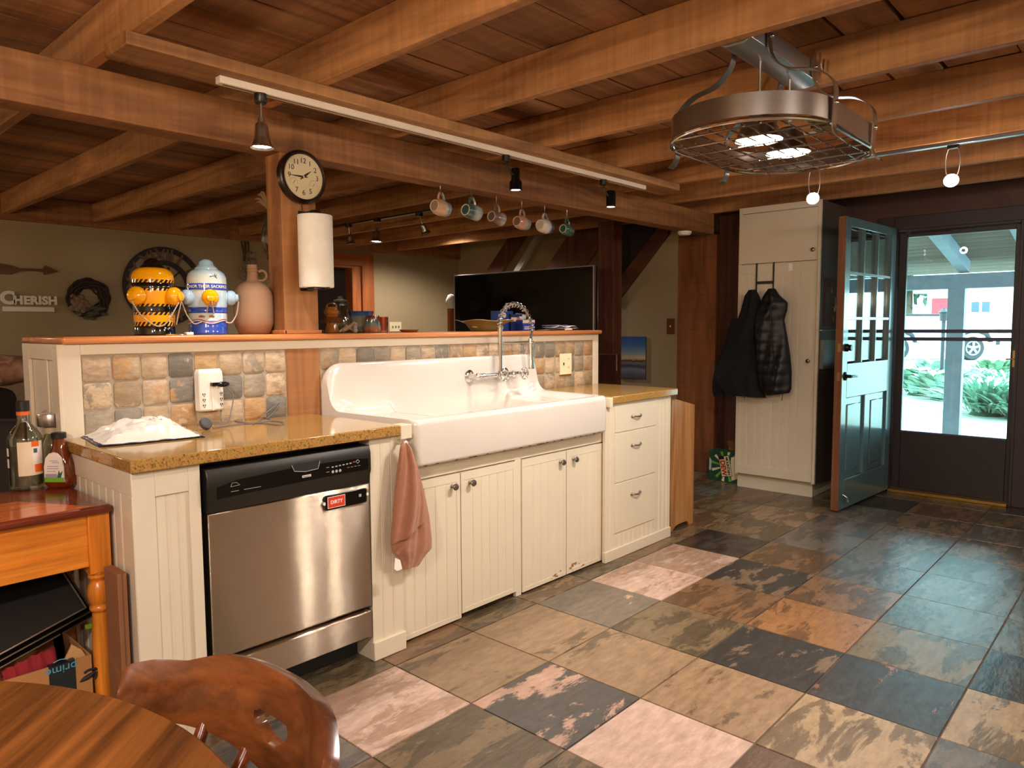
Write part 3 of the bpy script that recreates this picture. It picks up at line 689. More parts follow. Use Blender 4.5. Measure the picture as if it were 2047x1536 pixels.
for x0, x1, kx, z0 in ((1.818, 2.166, 2.119, .012), (2.172, 2.534, 2.228, .03), (2.578, 2.92, 2.872, .012), (2.926, 3.266, 2.981, .012)):
    dr = MB(); y_ = YD - .006
    bead(dr, x0 + .02, x1 - .02, z0 + .02, .668 - .035, y_ + .002, .016, .057)
    dr.box(x0, x0 + .02, y_, y_ + .018, z0, .668); dr.box(x1 - .02, x1, y_, y_ + .018, z0, .668); dr.box(x0 + .02, x1 - .02, y_, y_ + .018, .633, .668); dr.box(x0 + .02, x1 - .02, y_, y_ + .018, z0, z0 + .02)
    d_ = dr.build('door', cream, sc_, smooth=0); knob(d_, kx, .617)
# worn paint flakes at the feet of the right-hand doors
mb = MB(); r3 = random.Random(4)
for i in range(16):
    x = 2.80 + r3.random() * .2 if i < 12 else 3.0 + r3.random() * .08; z = .022 + r3.random() ** 2 * .035; s_ = .003 + r3.random() * .008
    mb.prism([(x + s_ * 1.4 * math.cos(t) * r3.uniform(.6, 1.2), z + s_ * .55 * math.sin(t) * r3.uniform(.6, 1.2)) for t in [k * PI / 4 for k in range(8)]], 'y', YD - .0066, YD - .0055)
o = mb.build('worn_paint', plain('bare_wood', 'a06a3a', .7), sc_, smooth=0)

# ---- drawer cabinet
dc = thing('drawer_cabinet', 'cream beadboard cabinet with three drawers at the right end of the counter', 'cabinet', (3.6, 2.5, 0))
mb = MB(); mb.box(3.272, 3.925, YF + .016, 2.84, 0, CT0 - .001); mb.build('carcass', cream, dc)
mb = MB(); bead(mb, 3.232, 3.322, .06, CT0 - .001, YF + .001, .016, .045); bead(mb, 3.752, 3.927, .06, CT0 - .001, YF + .001, .016, .045); bead(mb, 3.322, 3.752, .06, .142, YF + .001, .016, .048); mb.box(3.322, 3.752, YF + .002, YF + .016, .142, CT0 - .001)
mb.build('beadboard_panel', cream, dc, smooth=0)
mb = MB(); mb.box(3.226, 3.93, YF - .008, YF + .016, 0, .062); mb.build('plinth', cream, dc, bevel=.003)
mb = MB(); mb.box(3.236, 3.261, YC + .002, YC + .1, CT0 - .016, CT1 - .004); mb.build('end_block', cream, dc, bevel=.002)
pewter = plain('pewter', '8b8278', .35, .9)
for z0, z1, hz in ((.718, .868, .80), (.434, .712, .634), (.148, .428, .349)):
    mb = MB(); mb.box(3.325, 3.748, YF - .004, YF + .012, z0, z1); d_ = mb.build('drawer', cream, dc, bevel=.002)
    mb = MB(); pts = spline([(3.488, YF - .004, hz - .004), (3.495, YF - .016, hz - .004), (3.531, YF - .026, hz - .006), (3.567, YF - .016, hz - .004), (3.574, YF - .004, hz - .004)], 5)
    mb.tube(pts, [.0075 - .003 * math.sin(PI * i / (len(pts) - 1)) for i in range(len(pts))], 8); mb.sphere((3.488, YF - .006, hz - .004), (.011, .006, .009), 10, 6); mb.sphere((3.574, YF - .006, hz - .004), (.011, .006, .009), 10, 6)
    mb.build('drawer_pull', pewter, d_)

# ---- farmhouse sink
def sink():
    t = thing('farmhouse_sink', 'long white enamelled farmhouse sink with a high rounded back', 'sink', (2.55, 2.5, .92))
    xl = lambda y: lerp(1.868, 1.832, (y - 2.24) / .6); xr = lambda y: lerp(3.215, 3.285, (y - 2.24) / .6)
    Y0, Y1, ZR, ZB = 2.236, 2.845, 0.936, 0.742
    ns, r = 8, 0.028
    # one continuous surface from the apron foot over the rim, down the bowl and up the back, swept across the width
    def section(u):
        """points front to back at width fraction u"""
        e = min(u, 1 - u) * 2 * .70          # metres-ish from the end
        k = min(1, max(0, (e - .03) / .10)); k = k * k * (3 - 2 * k)
        dep = .028 * k
        c = min(1, max(0, (.29 - abs(u - .52)) / .04)); c = c * c * (3 - 2 * c)
        dep += .17 * c * k
        pts = [(Y0 + .012, ZB), (Y0 + .003, ZB + .004), (Y0, ZB + .014), (Y0, ZR - r)]
        for i in range(1, ns + 1):
            a = PI / 2 * i / ns; pts.append((Y0 + r - r * math.cos(a), ZR - r + r * math.sin(a)))
        pts += [(Y0 + .045, ZR), (Y0 + .06, ZR - dep * .15), (Y0 + .072, ZR - dep * .55), (Y0 + .09, ZR - dep * .92), (Y0 + .12, ZR - dep)]
        for i in range(1, 9): pts.append((lerp(Y0 + .12, Y1 - .13, i / 8), ZR - dep))
        # back: rise with a soft fillet to the height for this u
        hb = back_h(u)
        zb0 = ZR - dep
        for i in range(1, 8):
            a = PI / 2 * i / 7; rr = min(.05, max(.004, hb - zb0)); pts.append((Y1 - .13 + .03 * i / 7 + rr * math.sin(a) * .8, zb0 + rr * (1 - math.cos(a))))
        return pts
    def back_h(u):
        x = lerp(1.832, 3.285, u); HB = 1.148; R = .085
        dl, drr = x - 1.832, 3.285 - x
        if dl < R: h = HB - R + math.sqrt(max(0, R * R - (R - dl) ** 2))
        elif drr < R: h = HB - R + math.sqrt(max(0, R * R - (R - drr) ** 2))
        else: h = HB
        return h
    rows = []; NU = 96
    us = [0.5 - 0.5 * math.cos(PI * i / NU) for i in range(NU + 1)]
    for u in us:
        hb = back_h(u); sec = section(u)
        # straighten the back part
        body = list(sec); yb_, zb_ = body[-1]
        ze = hb - .014
        if ze < zb_ + .002: ze = zb_ + .002
        for i in range(1, 6): body.append((lerp(yb_, Y1 - .040, i / 5), lerp(zb_, ze, i / 5)))
        for i in range(1, 6):
            a = PI * i / 5; body.append((Y1 - .02 - .02 * math.cos(a) - 0, ze + .014 * math.sin(a)))
        body.append((Y1, ZB + .1))
        ex = min(u, 1 - u) * 1.35; RC_ = .032
        yo = RC_ - math.sqrt(max(0, RC_ * RC_ - (RC_ - ex) ** 2)) if ex < RC_ else 0
        row = [Vector((lerp(xl(p[0]), xr(p[0]), u), p[0] + yo * max(0, 1 - (p[0] - Y0) / .08), p[1])) for p in body]
        # round the ends of apron and rim
        rows.append(row)
    mb = MB(); mb.grid(rows)
    # end caps
    n = len(rows[0])
    mb.add([tuple(p) for p in rows[0]], [tuple(range(n))]); mb.add([tuple(p) for p in rows[-1]], [tuple(range(n))[::-1]])
    mb.grid([[r_[0] for r_ in rows], [r_[-1] for r_ in rows]])
    en = plain('white_enamel', 'd6cec2', .13, var=.01, spec=.6, coat=.4)
    o = mb.build('basin', en, t, smooth=60, fix=True)
    bv = o.modifiers.new('edge', 'BEVEL'); bv.width = .006; bv.segments = 3; bv.limit_method = 'ANGLE'; bv.angle_limit = math.radians(60)
    # chipped lower lip
    mb = MB(); r4 = random.Random(3)
    for i in range(22):
        x = 1.9 + r4.random() * 1.28; mb.box(x, x + .004 + r4.random() * .014, Y0 + .004, Y0 + .012, ZB - .0006, ZB + .0035 * r4.random() + .001)
    mb.build('chipped_lip', plain('dark_iron', '3a332c', .7), t, smooth=0)
    return t
sink()

# ---- bridge faucet with spring hose
fa = thing('spring_faucet', 'chrome bridge faucet with a coiled spring hose and wheel handles', 'faucet', (2.92, 2.78, 1.04))
YW = 2.79; YT = 2.735
pa, pc = at(937, 749, y=YW), at(990, 748, y=YT); zf = 1.045
xa, xm, xb = 2.72, 2.895, 3.03
def flange(x):
    mb = MB(); mb.lathe([(0, .0), (.034, .0), (.034, -.006), (.028, -.012), (.018, -.016), (.014, -.03), (.014, -.06), (0, -.06)], 24, (x, YW + .012, zf), 'y'); return mb.build('wall_flange', steel, fa)
flange(xa); flange(xb - .03)
mb = MB(); mb.tube([(xa, YT, zf), (xb + .02, YT, zf)], .0125, 14); mb.sphere((xa, YT, zf), .019, 14, 8); mb.sphere((xb - .03, YT, zf), .019, 14, 8)
mb.lathe([(.017, 0), (.017, .02)], 14, (xa + .03, YT, zf), 'x'); mb.lathe([(.0, 0), (.02, 0), (.02, .05), (.0, .05)], 16, (xm - .025, YT, zf), 'x'); mb.build('bridge_body', steel, fa)
def wheel(x, y, z):
    mb = MB(); R_ = .031
    mb.tube([(x + R_ * math.cos(a), y, z + R_ * math.sin(a)) for a in [2 * PI * i / 24 for i in range(24)]], .0045, 8, closed=True)
    for k in range(5):
        a = 2 * PI * k / 5 + .3; mb.tube([(x, y, z), (x + R_ * math.cos(a), y, z + R_ * math.sin(a))], .003, 6)
    mb.lathe([(0, -.008), (.008, -.006), (.009, .004), (.007, .03), (.007, .05)], 12, (x, y, z), 'y')
    return mb.build('wheel_handle', steel, fa)
wheel(xm - .02, YT - .05, zf); wheel(xb + .01, YT - .05, zf + .002)
mb = MB(); mb.tube([(xm, YT, zf), (xm, YT, 1.303)], .0125, 16); mb.lathe([(.0165, 0), (.0165, .03), (.0125, .034)], 16, (xm, YT, 1.285)); mb.build('riser_pipe', steel, fa)
xe = 3.165
arc = spline([(xm, YT, 1.305), (xm + .004, YT, 1.345), (xm + .03, YT, 1.395), (xm + .085, YT, 1.428), (xm + .14, YT, 1.432), (xm + .2, YT, 1.41), (xe - .025, YT, 1.36), (xe, YT, 1.315), (xe + .002, YT, 1.285)], 10)
mb = MB(); mb.tube(arc, .0065, 8); mb.build('hose', plain('hose_grey', '6f6a66', .4), fa)
coil = []; turns = 17; M_ = turns * 14
for i in range(M_ + 1):
    t_ = i / M_ * (len(arc) - 1.001); k = int(t_); p = arc[k].lerp(arc[k + 1], t_ - k); tg_ = (arc[k + 1] - arc[k]).normalized()
    s1 = Vector((0, 1, 0)); s2 = tg_.cross(s1).normalized(); a = 2 * PI * i / 14
    coil.append(p + s1 * (.0145 * math.cos(a)) + s2 * (.0145 * math.sin(a)))
mb = MB(); mb.tube(coil, .0028, 6); mb.build('spring_coil', steel, fa)
mb = MB(); mb.tube([(xe + .002, YT, 1.29), (xe - .006, YT, 1.262), (xe - .012, YT, 1.235)], .007, 8); mb.build('hose_end', plain('hose_dark', '4a4642', .4), fa)
mb = MB(); mb.lathe([(0, 0), (.014, 0), (.016, -.03), (.016, -.10), (.019, -.13), (.0225, -.165), (.0225, -.172), (0, -.172)], 18, (xe - .014, YT, 1.24)); mb.box(xe - .032, xe - .026, YT - .008, YT + .008, 1.12, 1.18); mb.build('spray_head', steel, fa)
mb = MB(); mb.tube([(xm, YT, 1.222), (xe - .03, YT, 1.222)], .006, 10); mb.tube([(xe - .014 + .0185 * math.cos(a), YT + .0185 * math.sin(a), 1.222) for a in [2 * PI * i / 16 for i in range(16)]], .0045, 6, closed=True); mb.build('holder_arm', steel, fa)
mb = MB(); mb.lathe([(0, 0), (.016, 0), (.017, .01), (.0125, .012)], 14, (xm, YT, 1.30)); mb.build('spring_collar', steel, fa)

# ---- wooden cabinet at the far end of the counter
wc = thing('wooden_side_cabinet', 'plain brown wooden cabinet standing against the right end of the counter', 'cabinet', (4.14, 2.5, 0))
zt_ = at(1339, 801, y=2.30).z; zr_ = at(1386, 810, y=2.30).z; xe_ = at(1386.5, 1000, y=2.30).x
side_w = wood('maple_side', '8a5a30', 'b98650', 'z', .4, .8, 9, coat=.15, bump=.06)
mb = MB(); mb.prism([(4.0, .0), (4.02, .0), (4.06, .028), (4.09, .034), (4.20, .034), (4.225, .02), (4.235, .0), (xe_, .0), (xe_, zr_), (4.06, zt_), (4.0, zt_)], 'y', 2.30, 2.32); mb.build('side_panel', side_w, wc, bevel=.003)
mb = MB(); mb.box(4.0, xe_, 2.80, 2.82, 0, zr_); mb.build('side_panel', side_w, wc)
mb = MB(); mb.box(4.0, 4.02, 2.32, 2.80, .04, zr_); mb.build('back_panel', side_w, wc)
for z in (.06, .42, zr_ - .03): mb = MB(); mb.box(4.02, xe_ - .01, 2.32, 2.80, z, z + .02); mb.build('shelf', side_w, wc)
# ================================================================== LAMPS AND THINGS ON THE CEILING
bulb_on = emis('lamp_face', 'fff4e2', 60.0)
# ---- white track with three heads
tk = thing('light_track', 'long white lighting track under the board above the sink', 'light track', (2.6, 2.5, 2.17))
mb = MB(); mb.box(1.232, 3.985, 2.493, 2.528, 2.163, ZT - .042); mb.build('rail', plain('white_track_paint', 'e9dcc6', .4), tk, bevel=.002)
mb = MB(); mb.box(1.25, 3.97, 2.5065, 2.5145, 2.1622, 2.1632); mb.build('slot', plain('track_slot', '4b4238', .6), tk, smooth=0)
def bell_head(name, label, top, bottom, parent_color=None, lit=True, power=40, spot=1.7, r=.042, cap_r=.022, group=None, col=WHITE_LED):
    """adapter block, stem and bell shade from top to bottom"""
    T, Bt = Vector(top), Vector(bottom); t = thing(name, label, 'track light', T, group=group)
    ax = (Bt - T); Lh = ax.length
    mb = MB(); mb.lathe([(0, 0), (cap_r, 0), (cap_r, -.03), (cap_r * .8, -.036), (0, -.036)], 16, T); mb.build('adapter', black, t)
    st0 = T + Vector((0, 0, -.03)); d = (Bt - st0); q = d.to_track_quat('Z', 'Y').to_matrix().to_4x4(); q.translation = st0
    L_ = d.length; sh = L_ * .56
    mb = MB(); mb.tube([st0, st0 + d * .45], .0045, 8); mb.build('stem', nickel, t)
    mb = MB(); mb.lathe([(0, L_ - sh - .02), (.011, L_ - sh - .02), (.013, L_ - sh), (r * .48, L_ - sh + .006), (r * .56, L_ - sh * .8), (r * .64, L_ - sh * .5), (r * .74, L_ - sh * .2), (r, L_), (r * .93, L_ - .002), (r * .7, L_ - sh * .3), (0, L_ - sh * .5)], 24, M=q); mb.build('bell_shade', nickel, t)
    mb = MB(); mb.lathe([(0, L_ - .008), (r * .8, L_ - .008), (r * .8, L_ - .014), (0, L_ - .014)], 20, M=q); mb.build('bulb', bulb_on if lit else plain('unlit_bulb', 'cfc6b8', .3), t)
    if lit: lamp('track_spot', 'SPOT', Bt + d.normalized() * .012, power, col, t, .03, spot, .7, aim=d)
    return t
yT = 2.51
h0 = at(521, 203, y=yT); h1 = at(521, 296, y=yT)
bell_head('track_spotlight', 'brushed nickel bell spotlight hanging from the white track, left of the wall clock', (h0.x, yT, 2.163), (h0.x, yT, h1.z), power=22)
def can_head(label, px, y0, y1, flare):
    p = at(px, y1, y=yT - .02); q = at(px, y0, y=yT - .02)
    t = thing('track_spotlight', label, 'track light', (p.x - .05, yT, 2.163))
    mb = MB(); mb.lathe([(0, 0), (.02, 0), (.02, -.03), (.012, -.034), (0, -.034)], 14, (p.x - .05, yT, 2.163)); mb.build('adapter', black, t)
    mb = MB(); mb.tube([(p.x - .05, yT, 2.135), (p.x - .05, yT - .01, 2.10), (p.x - .02, yT - .02, q.z - .035)], .006, 8); mb.build('bracket_arm', black, t)
    mb = MB(); r = .026; H = q.z - p.z
    prof = [(0, H), (.02, H), (.022, H - .006), (.022, H * .5), (r + .006, H * .38), (r + .007, .002), (r + .003, 0), (r, .012), (0, .012)] if flare else [(0, H), (r - .004, H), (r + .002, H - .008), (r + .002, 0), (r - .002, 0), (r - .002, .012), (0, .012)]
    mb.lathe(prof, 24, (p.x, yT - .02, p.z)); mb.build('can_shade', plain('gloss_black_metal', '0e0d0c', .2, .3), t)
    mb = MB(); mb.lathe([(0, .004), (r * .9, .004), (r * .9, .008), (0, .008)], 20, (p.x, yT - .02, p.z)); mb.build('bulb', bulb_on, t)
    lamp('track_spot', 'SPOT', (p.x, yT - .02, p.z - .006), 20, WHITE_LED, t, .03, 1.9, .7, aim=(0, -.05, -1))
can_head('black flared spotlight in the middle of the white track above the sink', 1031, 337, 381, True)
can_head('black straight cylinder spotlight at the right end of the white track', 1221, 382, 414, False)

# ---- spots in the living room
for (tp, bt, lit, lab, yy) in (((697, 447), (702, 488), True, 'small copper-toned spotlight beyond the paper towels, pointing down right', 4.9), ((754, 436), (752, 484), True, 'small dark bell spotlight with a bright bulb beyond the ledge', 4.6), ((838, 424), (852, 467), False, 'small chrome spotlight tilted to the right, beside the leftmost mug', 4.2)):
    a = at(*tp, y=yy); b_ = at(*bt, y=yy)
    a.z = max(a.z, 2.1)
    k = (ZT - CAM.z) / (at(*tp, y=yy).z - CAM.z); a2 = CAM + (at(*tp, y=yy) - CAM) * k; b2 = CAM + (b_ - CAM) * k
    bell_head('ceiling_spotlight', lab, (a2.x, a2.y, ZT), b2, lit=lit, power=110 if tp[0] == 697 else 130, r=.05 if tp[0] == 754 else .042, cap_r=.03)
mb = MB(); rl = [at(697, 447, z=ZT), at(838, 424, z=ZT)]; mb.box(rl[0].x - .02, rl[0].x + .03, rl[1].y - .2, rl[0].y + .25, ZT - .012, ZT - .0005); o = mb.build('light_rail', black, bevel=.002); tag(o, 'dark lighting rail under a living room joist with three small spotlights', 'light track')

# ---- oval pot rack with two bright bulbs
ZRk = 1.945; rx, ry = 2.625, 1.107
pr = thing('pot_rack_light', 'oval steel pot rack with a wire grid and two bright bulbs under the joists', 'pot rack', (rx, ry, 2.24))
def rack_out(t, g_=0.0):
    """plan of the ring: long straight sides along x, bowed ends"""
    hx, hy, bow = .19 + g_ * .5, .27 + g_, .265 + g_ * .5
    s = t % 4
    if s < 1: u = s; return Vector((rx + lerp(-hx, hx, u), ry - hy, 0))
    if s < 2: u = (s - 1); a = PI * (u - .5); return Vector((rx + hx + bow * math.cos(a), ry + hy * math.sin(a) , 0))
    if s < 3: u = s - 2; return Vector((rx + lerp(hx, -hx, u), ry + hy, 0))
    u = s - 3; a = PI * (u - .5); return Vector((rx - hx - bow * math.cos(a), ry - hy * math.sin(a), 0))
NR = 96; ring = [rack_out(4 * i / NR) for i in range(NR)]; ring_in = [rack_out(4 * i / NR, -.004) for i in range(NR)]
rack_steel = plain('rack_steel', 'a19a92', .3, 1.0, var=.05)
mb = MB(); Z = lambda z: Vector((0, 0, z))
rows = [[p + Z(ZRk + .012) for p in ring], [p + Z(ZRk + .082) for p in ring], [p + Z(ZRk + .082) for p in ring_in], [p + Z(ZRk + .012) for p in ring_in], [p + Z(ZRk + .012) for p in ring]]
mb.grid(rows, close_u=True); mb.build('steel_band', rack_steel, pr, smooth=30)
mb = MB(); mb.tube([p + Z(ZRk) for p in ring], .007, 8, closed=True); mb.build('bottom_rim', steel, pr)
def inside(x, y):
    hx, hy, bow = .19, .27, .265
    dx = abs(x - rx) - hx
    return abs(y - ry) < hy if dx <= 0 else (dx / bow) ** 2 + ((y - ry) / hy) ** 2 < 1
n_ = 0
mb = MB(); mb2 = MB()
for k in range(-4, 5):
    y = ry + k * .0555; L_ = 0
    while inside(rx + L_, y) and L_ < .5: L_ += .004
    if L_ > .05: mb.tube([(rx - L_, y, ZRk + .004), (rx + L_, y, ZRk + .004)], .0032, 6)
for k in range(-3, 4):
    x = rx + k * .125; L_ = 0
    while inside(x, ry + L_) and L_ < .3: L_ += .004
    if L_ > .05: mb.tube([(x, ry - L_, ZRk - .003), (x, ry + L_, ZRk - .003)], .0032, 6)
mb.build('wire_grid', steel, pr)
mb = MB(); bx0, bx1 = 2.297, 2.912
mb.prism([(-.055, .0), (-.055, .065), (-.05, .065), (-.045, .012), (.045, .012), (.05, .065), (.055, .065), (.055, 0), (.03, -.012), (-.03, -.012)], 'x', bx0, bx1 - .015, M=Matrix.Translation((0, ry, 2.235)))
mb.build('ceiling_bracket', plain('galvanised_steel', 'a4a6a6', .35, .9), pr, bevel=.002)
for sx in (-1, 1):
    for sy in (-1, 1):
        xe2 = rx + sx * .20; ye = ry + sy * .277; xt = rx + sx * .20
        pts = spline([(xt, ry + sy * .062, 2.33), (xt, ry + sy * .06, 2.265), (xt + sx * .0, ry + sy * .075, 2.20), (xe2, ry + sy * .13, 2.15), (xe2, ry + sy * .22, 2.125), (xe2, ye, 2.07), (xe2, ye + sy * .002, 1.99), (xe2, ye, 1.935), (xe2, ye + sy * .012, 1.905), (xe2, ye + sy * .03, 1.893)], 6)
        mb = MB(); mb.strap(pts, (1, 0, 0), .034, .004); mb.build('strap', rack_steel, pr)
        mb = MB(); mb.sphere((xe2, ye + sy * .006, 2.01), .008, 10, 6); mb.sphere((xt, ry + sy * .07, 2.27), .007, 10, 6); mb.build('screw', steel, pr)
for k, xr_ in enumerate((rx - .13, rx + .13)):
    mb = MB(); mb.tube([(xr_, ry, 2.23), (xr_, ry, 2.075)], .0045, 8); mb.lathe([(0, 0), (.016, 0), (.016, .022), (.008, .03), (0, .03)], 14, (xr_, ry, 2.065)); mb.build('hanging_rod', nickel, pr)
    mb = MB(); mb.lathe([(.0, 2.07), (.03, 2.068), (.05, 2.05), (.07, 2.0), (.084, 1.975), (.08, 1.975), (.064, 2.0), (.045, 2.045), (0, 2.06)], 28, (xr_, ry, -.022)); mb.build('lamp_shade', rack_steel, pr)
    mb = MB(); mb.lathe([(0, 1.948), (.03, 1.949), (.066, 1.951), (.078, 1.957), (.074, 1.966), (0, 1.968)], 28, (xr_, ry, 0)); mb.build('bulb', emis('rack_bulb', 'fff1dc', 45.0), pr)
    lamp('rack_lamp', 'SPOT', (xr_, ry, 1.94), 48, WARM, pr, .06, 2.75, .5, aim=(0, 0, -1))
mb = MB(); mb.prism(rrect(rx + .02, rx + .10, ry - .2, ry - .12, .008), 'z', 2.0, 2.06); mb.build('socket_vent', plain('brass_vent', '9a7a4a', .4, .8), pr)

# ---- entry track and its two lamps
xe_t = 4.29 - .023
pA, pB = at(1905, 308, x=xe_t), at(1628, 352, x=xe_t)
mb = MB(); mb.box(xe_t - .017, xe_t + .017, -1.2, 1.9, ZT - .018, ZT - .0005); o = mb.build('light_rail', plain('silver_rail', '9a98a0', .3, .9), bevel=.002); tag(o, 'thin silver lighting rail under the joist in front of the entry door', 'light track')
for (py_, yb_, lab) in ((pA.y, at(1905, 360, x=xe_t), 'bright bare spotlight in an open ring on the entry rail, nearer the door'), (pB.y, at(1628, 396, x=xe_t), 'bright spotlight in an open ring on the entry rail above the tall cabinet')):
    t = thing('entry_spotlight', lab, 'track light', (xe_t, py_, ZT - .018)); zb = yb_.z
    mb = MB(); mb.box(xe_t - .014, xe_t + .014, py_ - .025, py_ + .025, ZT - .036, ZT - .018); mb.build('adapter', black, t, bevel=.002)
    mb = MB(); cz = (ZT - .036 + zb) / 2 + .01; hz_ = (ZT - .036 - zb) / 2 + .012
    mb.tube([(xe_t, py_ + .032 * math.sin(a), cz + hz_ * math.cos(a)) for a in [2 * PI * i / 24 for i in range(24)]], .0028, 6, closed=True); mb.build('ring_arm', nickel, t)
    mb = MB(); mb.lathe([(0, .012), (.016, .01), (.024, -.01), (.0, -.012)], 18, M=Matrix.Translation((xe_t, py_, zb)) @ Matrix.Rotation(.7, 4, 'Y')); mb.build('reflector', nickel, t)
    mb = MB(); mb.sphere((xe_t - .014, py_, zb - .004), (.024, .034, .032), 18, 12); mb.build('bulb', emis('entry_bulb', 'fff2f0', 70.0), t)
    lamp('entry_lamp', 'SPOT', (xe_t - .045, py_, zb - .02), 16, (1, .86, .76), t, .03, 2.3, .6, aim=(-.5, .1, -1))

# ---- lamps over the kitchen behind the viewpoint, and added unseen fill lamps
def flush(name, lab, x, y, pw, R_=.17):
    t = thing(name, lab, 'ceiling light', (x, y, ZT))
    mb = MB(); mb.lathe([(0, 0), (R_, 0), (R_, -.02), (R_ - .005, -.03), (0, -.03)], 32, (x, y, ZT)); mb.build('base', nickel, t)
    mb = MB(); mb.lathe([(R_ * .92, -.03), (R_ * .88, -.06), (R_ * .65, -.09), (0, -.10)], 32, (x, y, ZT)); mb.build('diffuser', emis('diffuser_glow', 'fff0dc', 5.0) if R_ > .1 else emis('streak_lamp_glow', 'fff0dc', 110.0), t)
    lamp('kitchen_lamp', 'POINT', (x, y, ZT - .16), pw, WARM, t, .12)
flush('ceiling_light', 'round flush ceiling light over the kitchen behind the dining table', -.6, -1.0, 45)
flush('ceiling_light', 'round flush ceiling light over the far side of the kitchen', 1.6, -1.5, 40)
t = thing('ceiling_light', 'added unseen fill light between living room joists above the far corner', 'ceiling light', (5.265, 5.9, ZC))  # unseen fixture added to brighten the right part of the back wall
mb = MB(); mb.lathe([(0, 0), (.09, 0), (.09, -.02), (.08, -.03), (.07, -.02), (0, -.018)], 28, (5.265, 5.9, ZC)); mb.build('base', white_pl, t)
mb = MB(); mb.lathe([(0, -.0185), (.065, -.0195), (0, -.022)], 24, (5.265, 5.9, ZC)); mb.build('diffuser', emis('diffuser_glow', 'fff0dc', 5.0), t)
lamp('wall_fill_lamp', 'SPOT', (5.265, 5.9, ZC - .03), 120, WARM, t, .06, 2.7, .5, aim=(0, 0, -1))
flush('ceiling_light', 'added unseen small light that makes the left dishwasher streak', 3.405, -.9, 6, .05)  # unseen pair of lamps added for the two streaks on the dishwasher door
flush('ceiling_light', 'added unseen small light that makes the right dishwasher streak', 3.705, -.9, 6, .05)
fl_ = thing('floor_lamp', 'added unseen bronze uplight that fills the ceiling with light', 'floor lamp', (-1.1, -.7, 0))  # unseen uplight added to throw fill light on the ceiling
mb = MB(); mb.lathe([(0, 0), (.15, 0), (.15, .02), (.02, .035), (.012, .05), (.012, 1.72), (.03, 1.74), (.16, 1.82), (.155, 1.82), (.028, 1.75), (0, 1.75)], 32, (-1.1, -.7, 0)); mb.build('stand_and_bowl', plain('dark_bronze', '2e2019', .3, .4), fl_)
mb = MB(); mb.sphere((-1.1, -.7, 1.785), .03, 14, 8); mb.build('bulb', emis('pendant_bulb', 'fff0dc', 30.0), fl_)
lamp('uplight', 'SPOT', (-1.1, -.7, 1.84), 65, WARM, fl_, .05, 2.8, .4, aim=(.25, .25, 1))
def pendant(name, lab, x, y, z, pw):
    t = thing(name, lab, 'pendant lamp', (x, y, z))
    mb = MB(); mb.lathe([(0, ZT), (.06, ZT), (.06, ZT - .02), (0, ZT - .03)], 20, (x, y, 0)); mb.tube([(x, y, ZT - .02), (x, y, z + .12)], .004, 6); mb.build('cord_and_canopy', black, t)
    mb = MB(); mb.lathe([(.03, z + .13), (.05, z + .11), (.12, z + .02), (.15, z - .06), (.146, z - .06), (.115, z + .018), (.045, z + .1), (.03, z + .13)], 32, (x, y, 0)); mb.build('glass_shade', glass('pendant_glass', 'fff4e0', .08), t)
    mb = MB(); mb.sphere((x, y, z + .01), .035, 16, 10); mb.build('bulb', emis('pendant_bulb', 'fff0dc', 30.0), t)
    lamp('pendant_light', 'POINT', (x, y, z - .03), pw, WARM, t, .05)
pendant('pendant_lamp', 'clear glass pendant lamp over the round dining table', -.45, .7, 1.72, 78)
pendant('pendant_lamp', 'added unseen glass pendant filling the near corner of the living room with light', -.9, 4.6, 1.75, 20)  # this pendant and the next are unseen, added as living room fill
pendant('pendant_lamp', 'added unseen glass pendant filling the far left of the living room with light', -.5, 6.2, 1.75, 18)

# ---- smoke detector under the beam
p = at(1320, 468, y=2.93); k = (2.06 - CAM.z) / (p.z - CAM.z)
p = CAM + (p - CAM) * k
mb = MB(); mb.lathe([(0, 2.06), (.055, 2.06), (.055, 2.045), (.042, 2.03), (0, 2.028)], 24, (p.x, 2.93, 0)); o = mb.build('smoke_detector', white_pl); tag(o, 'small white round smoke detector under the right part of the beam', 'smoke detector')

# ---- hook in the joist behind the pot rack
mb = MB(); mb.tube([(2.868, 1.02, 2.30), (2.855, 1.02, 2.30), (2.85, 1.02, 2.27), (2.84, 1.02, 2.255), (2.83, 1.02, 2.265), (2.828, 1.02, 2.28)], .003, 6); o = mb.build('ceiling_hook', nickel); tag(o, 'small metal hook screwed into the joist behind the pot rack', 'hook')

